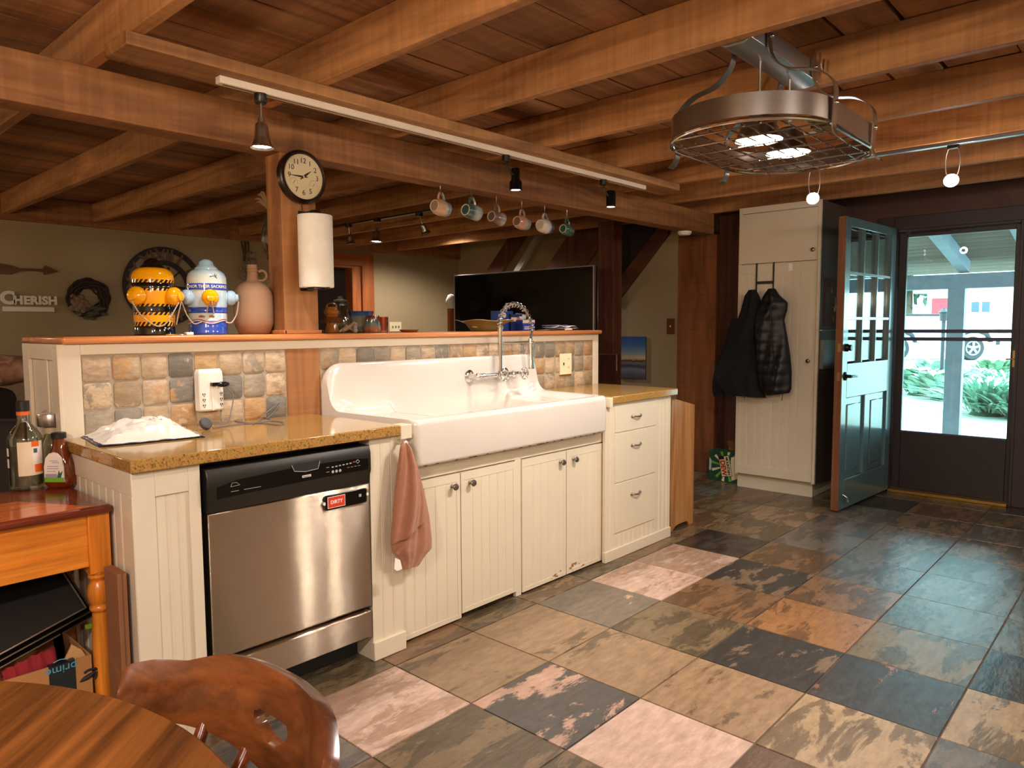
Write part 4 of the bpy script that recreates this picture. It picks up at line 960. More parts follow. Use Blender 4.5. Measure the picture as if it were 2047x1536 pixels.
# ---- mugs on hooks under the beam
def mug(label, px, py, rr, ln, stops, taper, footc, ring_c, hk):
    yM = 2.93; p = at(px, py, y=yM)
    t = thing('mug', label, 'mug', (p.x, yM, p.z), group=None)
    prof = [(0, .004), (rr * .62, .004), (rr * .66, -.001), (rr * .74, 0), (rr * .8, .006)] + [(rr * taper(s), .006 + (ln - .006) * s) for s in [i / 10 for i in range(1, 11)]] + [(rr * taper(1) - .004, ln), (rr * taper(.9) - .005, ln * .9), (rr * .8, .02), (0, .014)]
    M = Matrix.Translation((p.x, yM, p.z)) @ Matrix.Rotation(.10, 4, 'Z') @ Matrix.Rotation(.10, 4, 'Y')
    gm = ramp2('glaze_' + label.split()[0] + label.split()[1], stops, 'x', 0, ln, .16, 45, .22, coat=.5)
    mb = MB(); mb.lathe(prof, 32, axis='x', M=M); b_ = mb.build('cup', gm, t, smooth=50)
    mb = MB(); mb.lathe([(0, .003), (rr * .60, .003), (rr * .60, .0038), (0, .0038)], 28, axis='x', M=M); mb.lathe([(rr * .6, .002), (rr * .64, -.0015), (rr * .72, -.0015), (rr * .75, .001)], 28, axis='x', mi=1, M=M, cap=False); mb.build('foot', [plain('foot_' + footc, footc, .25), plain('foot_ring_' + ring_c, ring_c, .5)], t, smooth=50)
    hz = .045; mb = MB(); mb.tube(spline([(ln * .28, 0, rr * .93), (ln * .30, 0, rr + .02), (ln * .45, 0, rr + .034), (ln * .66, 0, rr + .026), (ln * .78, 0, rr * .95)], 6), .0065, 8, M=M); mb.build('handle', gm, t)
    xh = p.x + ln * .46; zh = p.z + rr + .03
    tz = 2.06
    mb = MB(); mb.tube(spline([(xh, yM + .0, tz), (xh, yM, zh + .012), (xh + .0, yM - .01, zh - .012), (xh, yM, zh - .018), (xh, yM + .012, zh - .008), (xh, yM + .013, zh + .004)], 6), .0025, 6); o = mb.build('mug_hook', nickel); tag(o, hk, 'hook')
bar_ = lambda s: .82 + .18 * math.sin(PI * min(1, s * 1.1) * .62)
tul = lambda s: .80 + .24 * math.sin(PI * (.15 + s * .75)) - .05 * s + (.08 if s > .85 else 0)
cyl = lambda s: .90 + .10 * s
mug('peach stoneware mug with a pale blue rim, leftmost under the beam', 868, 411, .043, .098, [(0, 'c9a184'), (.5, 'd2ab90'), (.68, 'b7b2a8'), (.8, '7f929c'), (1, '93a3a8')], tul, 'a58a72', 'd9c2a2', 'hook holding the peach mug with the pale blue rim')
mug('teal and drippy white stoneware mug, second from the left under the beam', 930, 419, .043, .104, [(0, '3f5a5c'), (.35, '4d6a6c'), (.55, '9aa5a6'), (.8, 'b0b5b4'), (1, '8b9092')], cyl, '3d5b5c', 'd9cfae', 'hook holding the teal and white mug')
mug('brown tapered stoneware mug with a grey rim, third from the left under the beam', 982, 432, .040, .094, [(0, '6f5a4e'), (.4, '7d665a'), (.62, '8e7f78'), (.8, 'a9a39d'), (1, '8c8a8a')], lambda s: .72 + .34 * s - .06 * s * s, '6a5a50', 'cdb896', 'hook holding the brown tapered mug')
mug('salmon pink stoneware mug with a brown foot, fourth from the left under the beam', 1033, 442, .041, .098, [(0, 'b98a72'), (.5, 'c69a82'), (.7, 'a39a96'), (.85, '77868f'), (1, '8a969c')], tul, '7d6250', 'd3b294', 'hook holding the salmon pink mug')
mug('white stoneware mug with speckled blue rim, fifth from the left under the beam', 1079, 449, .043, .104, [(0, 'd8cfc0'), (.5, 'd3cdc2'), (.66, '9a9fa6'), (.75, '454f63'), (1, '3d4a5e')], lambda s: .88 + .16 * math.sin(PI * (.1 + s * .7)), 'cdbfa6', 'd8cdb8', 'hook holding the white mug with the speckled blue rim')
mug('dark green stoneware mug, rightmost under the beam', 1125, 457, .037, .092, [(0, '3c6350'), (.5, '426a56'), (.8, '3a5748'), (1, '5a4034')], tul, '35604d', 'cdc09a', 'hook holding the dark green mug')

# ---- wall clock on the post
cc = at(609, 353, y=YB0 - .045); R_ = .113
ck = thing('wall_clock', 'round cream-faced wall clock with a dark bronze rim on the timber post', 'clock', (cc.x, YB0 - .02, cc.z))
mb = MB(); mb.lathe([(0, 0), (R_ - .006, 0), (R_, .008), (R_ + .001, .03), (R_ - .004, .036), (R_ - .008, .038), (R_ - .012, .046), (R_ - .016, .044), (R_ - .018, .03), (0, .03)][::-1], 48, axis='y', M=Matrix.Translation((cc.x, YB0 - .001, cc.z)) @ Matrix.Scale(-1, 4, (0, 1, 0))); mb.build('rim', plain('dark_bronze', '2e2019', .3, .4), ck, smooth=30)
yf = YB0 - .0345
mb = MB(); mb.lathe([(0, -.001), (R_ - .017, -.001), (R_ - .017, .001), (0, .001)], 40, (cc.x, yf + .001, cc.z), 'y'); fc = mb.build('dial', plain('clock_cream', 'e2d4ab', .5, var=.05, scale=12), ck)
mb = MB()
for n in range(1, 13):
    if n in (4, 8): continue
    a = PI / 2 - n * PI / 6; rr = .068
    text_mb(mb, str(n), .031, (cc.x + rr * math.cos(a), yf - .0004, cc.z + rr * math.sin(a)), (1, 0, 0), (0, 0, 1), 0)
for n in range(60):
    a = n * PI / 30; r1 = .087 if n % 5 else .084
    mb.tube([(cc.x + r1 * math.cos(a), yf - .0006, cc.z + r1 * math.sin(a)), (cc.x + .089 * math.cos(a), yf - .0006, cc.z + .089 * math.sin(a))], .0004, 4, mi=1)
for cx_, cz_ in ((-.048, -.028), (.048, -.030)):
    mb.tube([(cc.x + cx_ + .019 * math.cos(a), yf - .0006, cc.z + cz_ + .019 * math.sin(a)) for a in [PI * (-.1 + 1.2 * i / 20) for i in range(21)]], .0005, 4, mi=1)
    mb.tube([(cc.x + cx_ + .008, yf - .0008, cc.z + cz_ + .008), (cc.x + cx_ - .002, yf - .0008, cc.z + cz_ - .006)], .0008, 4)
ink = plain('dark_ink', '3a2a20', .6); mb.build('numerals', [ink, plain('light_ink', '9a8868', .6)], ck, smooth=0)
def hand(a, L_, w):
    d = Vector((math.cos(a), 0, math.sin(a))); s = Vector((-math.sin(a), 0, math.cos(a))); o = Vector((cc.x, yf - .003, cc.z))
    mb = MB(); P = [o - d * .02 + s * w * .4, o - d * .02 - s * w * .4, o + d * .012 - s * w, o + d * L_, o + d * .012 + s * w]
    mb.add([tuple(p) for p in P] + [tuple(p + Vector((0, -.001, 0))) for p in P], [(0, 1, 2, 3, 4), (9, 8, 7, 6, 5)] + [(i, (i + 1) % 5, 5 + (i + 1) % 5, 5 + i) for i in range(5)]); return mb
hand(PI / 2 - (1 + 45 / 60) * PI / 6, .05, .005).build('hour_hand', ink, ck, smooth=0)
hand(PI, .077, .004).build('minute_hand', ink, ck, smooth=0)
mb = MB(); mb.sphere((cc.x, yf - .004, cc.z), .004, 10, 6); mb.build('hub', white_print, ck)

# ---- paper towels on the post
pc = at(629, 430, y=YB0 - .085); pt_, pb_ = at(629, 431, y=YB0 - .085), at(629, 575, y=YB0 - .085); RP = .074
th = thing('paper_towel_holder', 'dark upright paper towel holder mounted on the front of the post', 'towel holder', (pc.x, YB0 - .01, pb_.z))
mb = MB(); mb.box(pc.x - .03, pc.x + .03, YB0 - .012, YB0 - .001, pb_.z - .012, pt_.z + .025); mb.lathe([(0, 0), (.03, 0), (.03, .006), (.02, .018), (0, .018)], 18, (pc.x + .003, YB0 - .085, pt_.z + .004)); mb.box(pc.x - .012, pc.x + .012, YB0 - .085, YB0 - .01, pt_.z + .012, pt_.z + .02); mb.lathe([(.0, 0), (.04, 0), (.04, -.007), (0, -.007)], 20, (pc.x, YB0 - .085, pb_.z - .002)); mb.box(pc.x - .012, pc.x + .012, YB0 - .085, YB0 - .01, pb_.z - .01, pb_.z - .003); mb.build('bracket', black, th, bevel=.001)
pr_ = thing('paper_towel_roll', 'tall white paper towel roll hanging upright on the timber post', 'paper towels', (pc.x, YB0 - .085, pb_.z))
mb = MB(); mb.lathe([(.02, pb_.z), (RP - .002, pb_.z), (RP, pb_.z + .003), (RP, pt_.z - .003), (RP - .002, pt_.z), (.02, pt_.z), (.02, pb_.z)], 48, (pc.x, YB0 - .0865, 0)); mb.build('paper', plain('white_paper', 'f0e9da', .9, bump=.25, scale=12), pr_)
mb = MB(); mb.lathe([(.0185, pb_.z), (.02, pb_.z - .001), (.0195, pt_.z), (.0185, pt_.z), (.0185, pb_.z)], 24, (pc.x, YB0 - .0865, 0)); mb.build('cardboard_core', plain('cardboard', 'a97f55', .85), pr_)
mb = MB(); mb.tube([(pc.x + RP * .2, YB0 - .0865 - RP * 1.0, pb_.z - .004), (pc.x + .02, YB0 - .1, pb_.z - .006)], .004, 6); mb.tube(spline([(pc.x - .008, YB0 - .002, pt_.z + .03), (pc.x - .012, YB0 - .004, pt_.z + .05), (pc.x - .006, YB0 - .003, cc.z - R_ + .01)], 4), .0016, 5); o = mb.build('clock_wire', ink, ck)
# ================================================================== THINGS ON THE LEDGE AND COUNTER
ZLG = 1.2835
def hazard():
    m, nt, b = mat0('hazard_stripe'); L = nt.links.new
    tc = N(nt, 'ShaderNodeTexCoord'); sx = N(nt, 'ShaderNodeSeparateXYZ'); L(tc.outputs['Object'], sx.inputs[0])
    at2 = N(nt, 'ShaderNodeMath', operation='ARCTAN2'); L(sx.outputs[0], at2.inputs[0]); L(sx.outputs[1], at2.inputs[1])
    m1 = N(nt, 'ShaderNodeMath', operation='MULTIPLY'); m1.inputs[1].default_value = 26 / (2 * PI); L(at2.outputs[0], m1.inputs[0])
    m2 = N(nt, 'ShaderNodeMath', operation='MULTIPLY_ADD'); m2.inputs[1].default_value = 42.0; L(sx.outputs[2], m2.inputs[0]); L(m1.outputs[0], m2.inputs[2])
    fr = N(nt, 'ShaderNodeMath', operation='FRACT'); L(m2.outputs[0], fr.inputs[0]); gt = N(nt, 'ShaderNodeMath', operation='GREATER_THAN'); gt.inputs[1].default_value = .42; L(fr.outputs[0], gt.inputs[0])
    mx = N(nt, 'ShaderNodeMix', data_type='RGBA'); mx.inputs[6].default_value = lin('f0a30c'); mx.inputs[7].default_value = lin('14100c'); L(gt.outputs[0], mx.inputs[0]); L(mx.outputs[2], b.inputs['Base Color'])
    b.inputs['Roughness'].default_value = .12; return m
haz = hazard(); yel = plain('hydrant_yellow', 'f2a60a', .12, var=.02, coat=.5); blk_g = plain('hydrant_black', '100d0b', .08, var=.02, coat=.6)
sky_g = ramp2('hydrant_sky', [(0, 'cfd6cc'), (.45, 'b7d4e2'), (.7, 'd9dccd'), (1, '9cc4dc')], 'z', 0, .3, .12, 22, .8, coat=.5); blu = plain('hydrant_blue', '2f4fb4', .12, var=.05, coat=.5); pblue = plain('hydrant_pale_blue', 'a9c8de', .12, var=.04, coat=.5)
rope = plain('metal_chain', 'd8c2b0', .3, .6)
RB = .0775
def profile_part(mb, pts, mi=0): mb.lathe(pts, 40, mi=mi); return mb
def chain(t, pts, name='chain'):
    pts = spline(pts, 10); mb = MB()
    for i in range(len(pts) - 1):
        mb.sphere(tuple(pts[i]), (.0032, .0032, .0032), 6, 4)
    mb.tube(pts, .0016, 5); return mb.build(name, rope, t, local=True)
def hydrant_nozzle(t, ang, z, mat, r=.034, L_=.045, cap=None):
    M = Matrix.Rotation(ang, 4, 'Z') @ Matrix.Translation((RB - .016, 0, z))
    mb = MB(); mb.lathe([(r * .8, 0), (r * .8, .016), (r, .02), (r, .036), (r * .86, .044), (r * .55, .05), (r * .5, .058), (r * .34, .06), (.0, .061)], 24, axis='x', M=M); return mb.build('side_cap', mat, t, local=True)
hy = thing('fire_hydrant_jar', 'yellow and black hazard-striped fire hydrant cookie jar on the ledge', 'cookie jar', (1.172, 2.99, ZLG + .0006))
body = [(.072, 0), (.075, .004), (.075, .038)]
mb = profile_part(MB(), [(0, 0), (.072, 0), (.076, .004), (.076, .03), (.074, .036)]); mb.build('base_band', blk_g, hy, local=True)
mb = profile_part(MB(), [(.074, .036), (.0745, .052)]); mb.build('stripe_band', haz, hy, local=True)
mb = profile_part(MB(), [(.0745, .052), (.075, .078)]); mb.build('yellow_band', yel, hy, local=True)
mb = profile_part(MB(), [(.075, .078), (.075, .090)]); mb.build('stripe_band', haz, hy, local=True)
mb = profile_part(MB(), [(.0755, .090), (.0765, .094), (.0755, .098), (.0765, .104), (.0755, .11), (.076, .112)]); mb.build('black_band', blk_g, hy, local=True)
mb = profile_part(MB(), [(.0752, .112), (.0755, .122)]); mb.build('stripe_band', haz, hy, local=True)
mb = profile_part(MB(), [(.0755, .122), (RB, .13), (RB, .172)]); mb.build('barrel', yel, hy, local=True)
mb = profile_part(MB(), [(RB, .172), (.077, .182)]); mb.build('stripe_band', haz, hy, local=True)
mb = profile_part(MB(), [(.078, .182), (.081, .185), (.081, .2), (.078, .204)]); mb.build('black_band', blk_g, hy, local=True)
mb = profile_part(MB(), [(.0775, .204), (.0775, .216)]); mb.build('stripe_band', haz, hy, local=True)
mb = profile_part(MB(), [(.0775, .216), (.0765, .232), (.071, .247), (.06, .258), (.046, .264)]); mb.build('lid', yel, hy, local=True)
mb = profile_part(MB(), [(.046, .264), (.044, .268), (.036, .276), (.032, .28), (.03, .288), (.02, .296), (.014, .302), (0, .304)]); mb.build('lid_knob', blk_g, hy, local=True)
hydrant_nozzle(hy, math.radians(-152), .152, yel, .036); hydrant_nozzle(hy, math.radians(-28 - 28), .152, yel, .036)
def hp(ang, r, z): return Vector((r * math.cos(math.radians(ang)), r * math.sin(math.radians(ang)), z))
chain(hy, [hp(-152, .115, .13), hp(-140, .1, .08), hp(-115, .084, .042), hp(-95, .082, .036), hp(-75, .084, .06), hp(-58, .11, .128)])
chain(hy, [hp(-56, .118, .13), hp(-50, .098, .085), hp(-42, .082, .04)])
mb = MB()
for k in range(3):
    for j in range(2): mb.add([hp(-62 + 8 * k + u, .0759, .056 + .011 * j + v) for u, v in ((0, 0), (5, .001), (6, .006), (2, .008))], [(0, 1, 2, 3)])
mb.build('printed_marks', plain('rust_print', '9a5a34', .4), hy, local=True, smooth=0)

h2 = thing('fire_hydrant_jar', 'pale blue fire hydrant cookie jar with an orange front cap on the ledge', 'cookie jar', (1.379, 2.97, ZLG + .0006))
mb = profile_part(MB(), [(0, 0), (.073, 0), (.076, .004), (.076, .012), (.074, .02), (.0755, .026), (.074, .034), (.0745, .056)]); mb.build('base_band', blu, h2, local=True)
mb = profile_part(MB(), [(.0745, .056), (.075, .088)]); mb.build('lower_barrel', sky_g, h2, local=True)
mb = profile_part(MB(), [(.0755, .088), (.0775, .092), (.0755, .1), (.0775, .108), (.0755, .112)]); mb.build('blue_band', blu, h2, local=True)
mb = profile_part(MB(), [(.0755, .112), (RB, .122), (RB, .182)]); mb.build('barrel', sky_g, h2, local=True)
mb = profile_part(MB(), [(.0785, .182), (.0805, .184), (.0805, .206), (.0785, .208)]); mb.build('blue_band', blu, h2, local=True)
mb = MB(); text_mb(mb, 'HONOR THEIR SACRIFICE', .0165, None, None, None, bold=.02, wrap=lambda x, y, h: hp(-118 + math.degrees(x / .0806), .0807 + h, .195 + y)); mb.build('lettering', white_print, h2, local=True, smooth=0)['label'] = 'white lettering HONOR THEIR SACRIFICE'
mb = profile_part(MB(), [(.0775, .208), (.0765, .232), (.070, .25), (.058, .262), (.046, .268), (.044, .274), (.034, .282), (.03, .286), (.028, .297), (.018, .306), (.01, .31), (0, .311)]); lid2 = mb.build('lid', sky_g, h2, local=True)
mb = MB()
W_ = lambda x, y, h: hp(-95 + math.degrees(x / .0765), .0766 - max(0, y - .003) * .25 + h, .236 + y)
for P in ([(-.016, -.004), (.016, .006), (.018, .0085), (-.014, 0)], [(0, .001), (.006, .012), (.009, .013), (.005, .003)], [(.003, .002), (.012, -.008), (.0145, -.008), (.009, .004)], [(-.014, -.003), (-.015, .004), (-.012, .002)]):
    n = len(P); mb.add([W_(x, y, .0008) for x, y in P], [tuple(range(n))])
mb.build('aeroplane_print', plain('slate_print', '4d5c66', .4), h2, local=True, smooth=0)
mb = MB(); pts = [hp(a, .0762, .056 + .006 * math.sin(math.radians(a * 4.3))) for a in range(-190, 20, 6)]; mb.tube(pts, .0022, 5); mb.build('red_ribbon_line', plain('brick_red', 'b65a42', .3), h2, local=True)
mb = MB(); pts = [hp(a, .0764, .0515 + .006 * math.sin(math.radians(a * 4.3))) for a in range(-190, 20, 6)]; mb.tube(pts, .0018, 5); mb.build('white_ribbon_line', white_print, h2, local=True)
mb = MB()
for dx, s_ in ((-.028, 1), (.01, .8)):
    mb.add([hp(-112 + math.degrees((dx + u) / .075), .0758, .073 + v) for u, v in ((-.012 * s_, -.003), (.012 * s_, -.004), (.015 * s_, .003), (0, .007), (-.012 * s_, .004))], [(0, 1, 2, 3, 4)])
mb.build('small_print', plain('rust_print', '9a5a34', .4), h2, local=True, smooth=0)
hydrant_nozzle(h2, math.radians(-172), .152, pblue, .031); hydrant_nozzle(h2, math.radians(-28), .152, pblue, .031); hydrant_nozzle(h2, math.radians(-108), .15, yel, .033)
chain(h2, [hp(-170, .118, .135), hp(-163, .105, .08), hp(-150, .092, .045), hp(-132, .082, .052)])
chain(h2, [hp(-28, .12, .135), hp(-34, .112, .085), hp(-46, .096, .05), hp(-62, .084, .05)])
chain(h2, [hp(-108, .122, .135), hp(-115, .09, .11), hp(-118, .08, .09)]); chain(h2, [hp(-108, .122, .135), hp(-102, .09, .105), hp(-99, .08, .085)])

jg = thing('stoneware_jug', 'tall unglazed tan stoneware jug with a small loop handle on the ledge', 'jug', (1.585, 2.975, ZLG + .0006))
R = .082
mb = MB(); mb.lathe([(0, 0), (.06, 0), (.066, .004), (.07, .016), (.077, .03), (R, .05), (R, .15), (.081, .165), (.076, .185), (.064, .205), (.05, .218), (.034, .226), (.027, .23), (.024, .236), (.022, .262), (.0205, .268), (.0235, .272), (.021, .279), (.024, .284), (.0205, .291), (.022, .3), (.017, .3), (.016, .26)], 40); mb.build('body', ramp2('jug_clay', [(0, '8f6342'), (.12, '966b4c'), (.3, 'a07c5e'), (1, '977358')], 'z', 0, .3, .75, 20, .1), jg, local=True, smooth=50)
mb = MB(); mb.tube(spline([(.02, -.012, .232), (.04, -.022, .234), (.05, -.028, .25), (.046, -.026, .268), (.034, -.02, .275), (.022, -.012, .27)], 6), .006, 8); mb.build('handle', _mats['jug_clay'], jg, local=True)
kr_ = thing('key_ring', 'small key ring with a white tag lying on the ledge between the hydrant jars', 'keys', (at(362, 668, y=2.88).x, 2.88, ZLG + .0006))
mb = MB(); mb.tube([(.016 * math.cos(a), .016 * math.sin(a), .002) for a in [2 * PI * i / 18 for i in range(18)]], .0016, 6, closed=True); mb.build('ring', nickel, kr_, local=True)
mb = MB(); mb.box(-.06, -.015, -.008, .006, 0, .004); mb.box(-.04, -.016, .008, .016, 0, .004); mb.build('keys', plain('brass', 'b08a4a', .3, .9), kr_, local=True, bevel=.001)
mb = MB(); mb.box(.017, .045, -.012, .012, 0, .011); mb.build('tag', white_pl, kr_, local=True, bevel=.002)
# row right of the post
def L2(px, y): return at(px, 665, y=y)
def lname(name, lab, cat, px, y): p = L2(px, y); return thing(name, lab, cat, (p.x, y, ZLG + .0006)), at(px, 600, y=y)
y_ = 2.98
ins, _ = lname('pottery_lantern', 'amber glazed pottery lantern with a wide brown brim beside the post', 'pottery', 664, y_)
amb = plain('amber_glaze', '8d5518', .12, var=.25, scale=20, coat=.6); brn = plain('brown_glaze', '6a3a1c', .15, var=.15, scale=20, coat=.5)
mb = MB(); mb.lathe([(0, 0), (.03, 0), (.034, .004), (.028, .03), (.026, .046)], 32); mb.build('lower_body', amb, ins, local=True)
mb = MB(); mb.lathe([(.026, .046), (.052, .05), (.055, .054), (.05, .06), (.038, .07), (.03, .078)], 32); mb.build('brim', brn, ins, local=True)
mb = MB(); mb.lathe([(.03, .078), (.027, .084), (.034, .094), (.036, .104), (.03, .112), (.028, .124), (.024, .124), (.022, .1)], 32); mb.build('upper_body', amb, ins, local=True)
mb = MB(); mb.tube(spline([(-.026, 0, .12), (-.024, 0, .135), (0, 0, .142), (.024, 0, .135), (.026, 0, .12)], 6), .004, 8); mb.build('handle', brn, ins, local=True)
gj, _ = lname('glass_jar', 'clear glass pitcher behind the amber pottery lantern', 'jar', 682, 3.10)
cg = glass('clear_glass', 'eef2ee', .08)
mb = MB(); mb.lathe([(0, .0), (.05, .0), (.058, .01), (.06, .06), (.052, .1), (.04, .13), (.036, .145), (.04, .155), (.037, .155), (.033, .145), (.049, .1), (.056, .06), (.054, .012), (0, .008)], 32); mb.build('vessel', cg, gj, local=True)
mb = MB(); mb.lathe([(0, .157), (.034, .157), (.034, .165), (.012, .17), (.012, .182), (0, .184)], 24); mb.build('lid', cg, gj, local=True)
dwd = thing('driftwood_piece', 'small twisted pale driftwood piece in front of the pottery lantern', 'driftwood', (L2(697, 2.90).x, 2.90, ZLG + .0006))
mb = MB(); mb.tube(spline([(-.035, 0, .012), (-.01, .004, .022), (.012, 0, .032), (.03, 0, .046), (.045, .002, .042), (.052, .004, .03)], 6), [.012, .012, .011, .011, .012, .013, .012, .011, .011, .012, .012, .011, .01, .01, .01, .01, .009, .009, .009, .008, .008, .008, .008, .008, .008, .007, .007, .006, .006, .005, .004][:31], 8)
mb.tube(spline([(.0, 0, .026), (.018, -.006, .014), (.03, -.012, .003)], 5), [.009, .008, .008, .007, .007, .006, .006, .005, .005, .004, .003], 6); mb.tube(spline([(-.03, 0, .016), (-.045, .0, .012), (-.05, .0, .004)], 4), .006, 6); mb.build('wood', plain('driftwood', '9a7c5c', .85, var=.2, scale=30, bump=.6), dwd, local=True, sub=1)
cr, _ = lname('stoneware_crock', 'grey speckled crock with a blue rim behind the driftwood', 'crock', 722, 3.06)
mb = MB(); mb.lathe([(0, 0), (.05, 0), (.056, .006), (.058, .085), (.064, .1), (.066, .108), (.062, .108), (.056, .095), (.052, .01), (0, .006)], 36); mb.build('vessel', ramp2('crock_glaze', [(0, '5f5c4c'), (.3, '77725f'), (.7, '7d7a66'), (.82, '35507a'), (1, '2c4672')], 'z', 0, .108, .25, 40, .15), cr, local=True)
st_, _ = lname('stone_figurine', 'tiny grey stone figurine between the driftwood and the iridescent cup', 'figurine', 710, 2.88)
mb = MB(); mb.sphere((0, 0, .012), (.013, .012, .013), 12, 8); mb.sphere((0, 0, .028), (.01, .009, .012), 12, 8); mb.sphere((.002, 0, .041), (.006, .006, .006), 10, 6); mb.build('stone', plain('grey_stone', '857c6e', .8, var=.1, bump=.3), st_, local=True)
ic, _ = lname('pottery_cup', 'tapered iridescent brown and blue pottery cup on the ledge', 'cup', 745, 2.96)
mb = MB(); mb.lathe([(0, 0), (.043, 0), (.046, .006), (.034, .084), (.031, .084), (.042, .01), (0, .006)], 36); mb.build('vessel', ramp2('iridescent_glaze', [(0, '7a4526'), (.28, '9a6238'), (.45, '5b6a66'), (.62, '4a5a58'), (.85, '5a3024'), (1, '4d2418')], 'z', 0, .084, .12, 35, .3, coat=.6), ic, local=True)
ag, _ = lname('amber_glass', 'slim amber glass tumbler behind the iridescent cup', 'glass', 765, 3.03)
mb = MB(); mb.lathe([(0, 0), (.028, 0), (.03, .08), (.028, .08), (.026, .006), (0, .006)], 28); mb.build('vessel', glass('amber_pane', 'f0b45c', .1), ag, local=True)
bx = thing('small_wooden_dish', 'small reddish wooden dish on the ledge right of the iridescent cup', 'dish', (L2(818, 3.05).x, 3.05, ZLG + .0006))
mb = MB(); mb.lathe([(0, 0), (.04, 0), (.05, .008), (.052, .013), (.047, .013), (.04, .006), (0, .005)], 28); mb.build('dish', plain('red_wood', '8c4426', .3), bx, local=True)

# ---- right part of the ledge
bw = thing('ruffled_bowl', 'olive stoneware bowl with a wide wavy rim on the ledge', 'bowl', (at(970, 660, y=3.01).x, 3.01, ZLG + .0006))
rows = []
for r, z, wv in ((0, .004, 0), (.07, .0, 0), (.085, .004, 0), (.10, .022, .002), (.112, .04, .006), (.145, .056, .008), (.172, .062, .012), (.17, .065, .012), (.14, .060, .008), (.105, .045, .005), (.09, .028, 0), (.06, .012, 0), (0, .012, 0)):
    rows.append([((r + wv * .5 * math.cos(5 * a)) * math.cos(a), (r + wv * .5 * math.cos(5 * a)) * math.sin(a), max(.0, z + wv * .35 * math.cos(5 * a + .6))) for a in [2 * PI * i / 50 for i in range(50)]])
mb = MB(); mb.grid(rows, close_u=True); mb.build('vessel', plain('olive_glaze', '8e7f4e', .28, var=.12, scale=16), bw, local=True, smooth=60)
tp = thing('wooden_spoon_rest', 'pale folded cloth lying in the ruffled bowl', 'cloth', (at(958, 655, y=3.01).x, 3.01, ZLG + .022))
mb = MB(); mb.prism([(-.06, 0), (.05, .0), (.052, .035), (.04, .047), (-.02, .036)], 'y', -.02, .02, M=Matrix.Rotation(.3, 4, 'Z')); mb.build('cloth', plain('pale_tan_cloth', 'd3b892', .9), tp, local=True, bevel=.006)
tp.name = 'folded_cloth'
def carton(name, lab, px0, px1, pytop, y, depth, col, rz=0.0):
    a = at(px0, 665, y=y); b_ = at(px1, 665, y=y); zt = at((px0 + px1) / 2, pytop, y=y).z
    return a, b_, zt
a, b_, zt = carton('', '', 996, 1022, 622, 3.20, .08, '')
wb = thing('cleaning_tablet_box', 'blue carton with a white oval emblem standing behind the faucet', 'carton', ((a.x + b_.x) / 2, 3.20, ZLG + .0006))
w = b_.x - a.x; h = zt - ZLG
blue_c = plain('carton_blue', '1f4a96', .4)
mb = MB(); mb.box(-w * .55, w * .65, 0, .06, 0, h); mb.build('carton', blue_c, wb, local=True, bevel=.001)
mb = MB(); mb.lathe([(0, 0), (.017, 0), (.017, .0008), (0, .0008)], 24, (-.004, -.0009, h - .028), 'y'); mb.box(-.022, -.012, -.0008, 0, .012, .026, 1); mb.build('printed_emblem', [white_print, plain('print_yellow', 'dfae2e', .5)], wb, local=True, smooth=0)
a, b_, zt = carton('', '', 1022, 1044, 632, 3.18, .08, '')
ob = thing('foil_carton', 'navy carton with an orange and white band leaning beside the blue carton', 'carton', ((a.x + b_.x) / 2, 3.18, ZLG + .0006))
w = b_.x - a.x; h = zt - ZLG + .012
mb = MB(); mb.box(-w * .5, w * .5, 0, .07, 0, h); mb.build('carton', plain('carton_navy', '1c2f66', .4), ob, local=True, bevel=.001)
mb = MB(); mb.box(-w * .5, 0, -.0008, .0, h * .55, h * .8, 0); mb.box(0, w * .5, -.0008, .0, h * .55, h * .8, 1); mb.build('printed_band', [white_print, plain('print_orange', 'e07b3a', .5)], ob, local=True, smooth=0)
a, b_, zt = carton('', '', 1046, 1066, 640, 3.12, .08, '')
ob = thing('dishwasher_pod_box', 'bright blue and white carton right of the navy carton on the ledge', 'carton', ((a.x + b_.x) / 2, 3.12, ZLG + .0006))
w = b_.x - a.x; h = zt - ZLG
mb = MB(); mb.box(-w * .55, w * .65, 0, .08, 0, h); mb.build('carton', plain('carton_bright_blue', '2744b0', .4), ob, local=True, bevel=.001)
mb = MB(); mb.box(-w * .55, w * .65, -.0008, 0, h * .72, h, 0); mb.box(-w * .55, w * .65, -.0008, 0, h * .66, h * .72, 1)
for i in range(3): mb.box(-w * .4, w * .1, -.0008, 0, .008 + i * .008, .012 + i * .008, 0)
mb.build('printed_panel', [white_print, _mats['print_orange']], ob, local=True, smooth=0)
wr = thing('crumpled_bag', 'crumpled white plastic bag on top of the cartons', 'bag', (at(1040, 640, y=3.2).x, 3.2, ZLG + .085))
mb = MB(); mb.sphere((0, .02, .0), (.07, .045, .028), 24, 14); 
for i, v in enumerate(mb.v): v += Vector(noise.noise_vector(v * 38)) * .012
mb.build('film', plain('white_film', 'e6e4e0', .35), wr, local=True)
cf = thing('cat_figurine', 'frosted pale cat figurine on a dark ball among the cartons', 'figurine', (at(1010, 610, y=3.30).x, 3.30, ZLG + .0006))
z0 = at(1010, 622, y=3.30).z - ZLG
mb = MB(); mb.lathe([(0, 0), (.03, 0), (.032, .01), (.02, z0 * .6), (.03, z0 - .02), (.018, z0), (0, z0)], 20); mb.build('stand', plain('dark_iron', '3a332c', .7), cf, local=True)
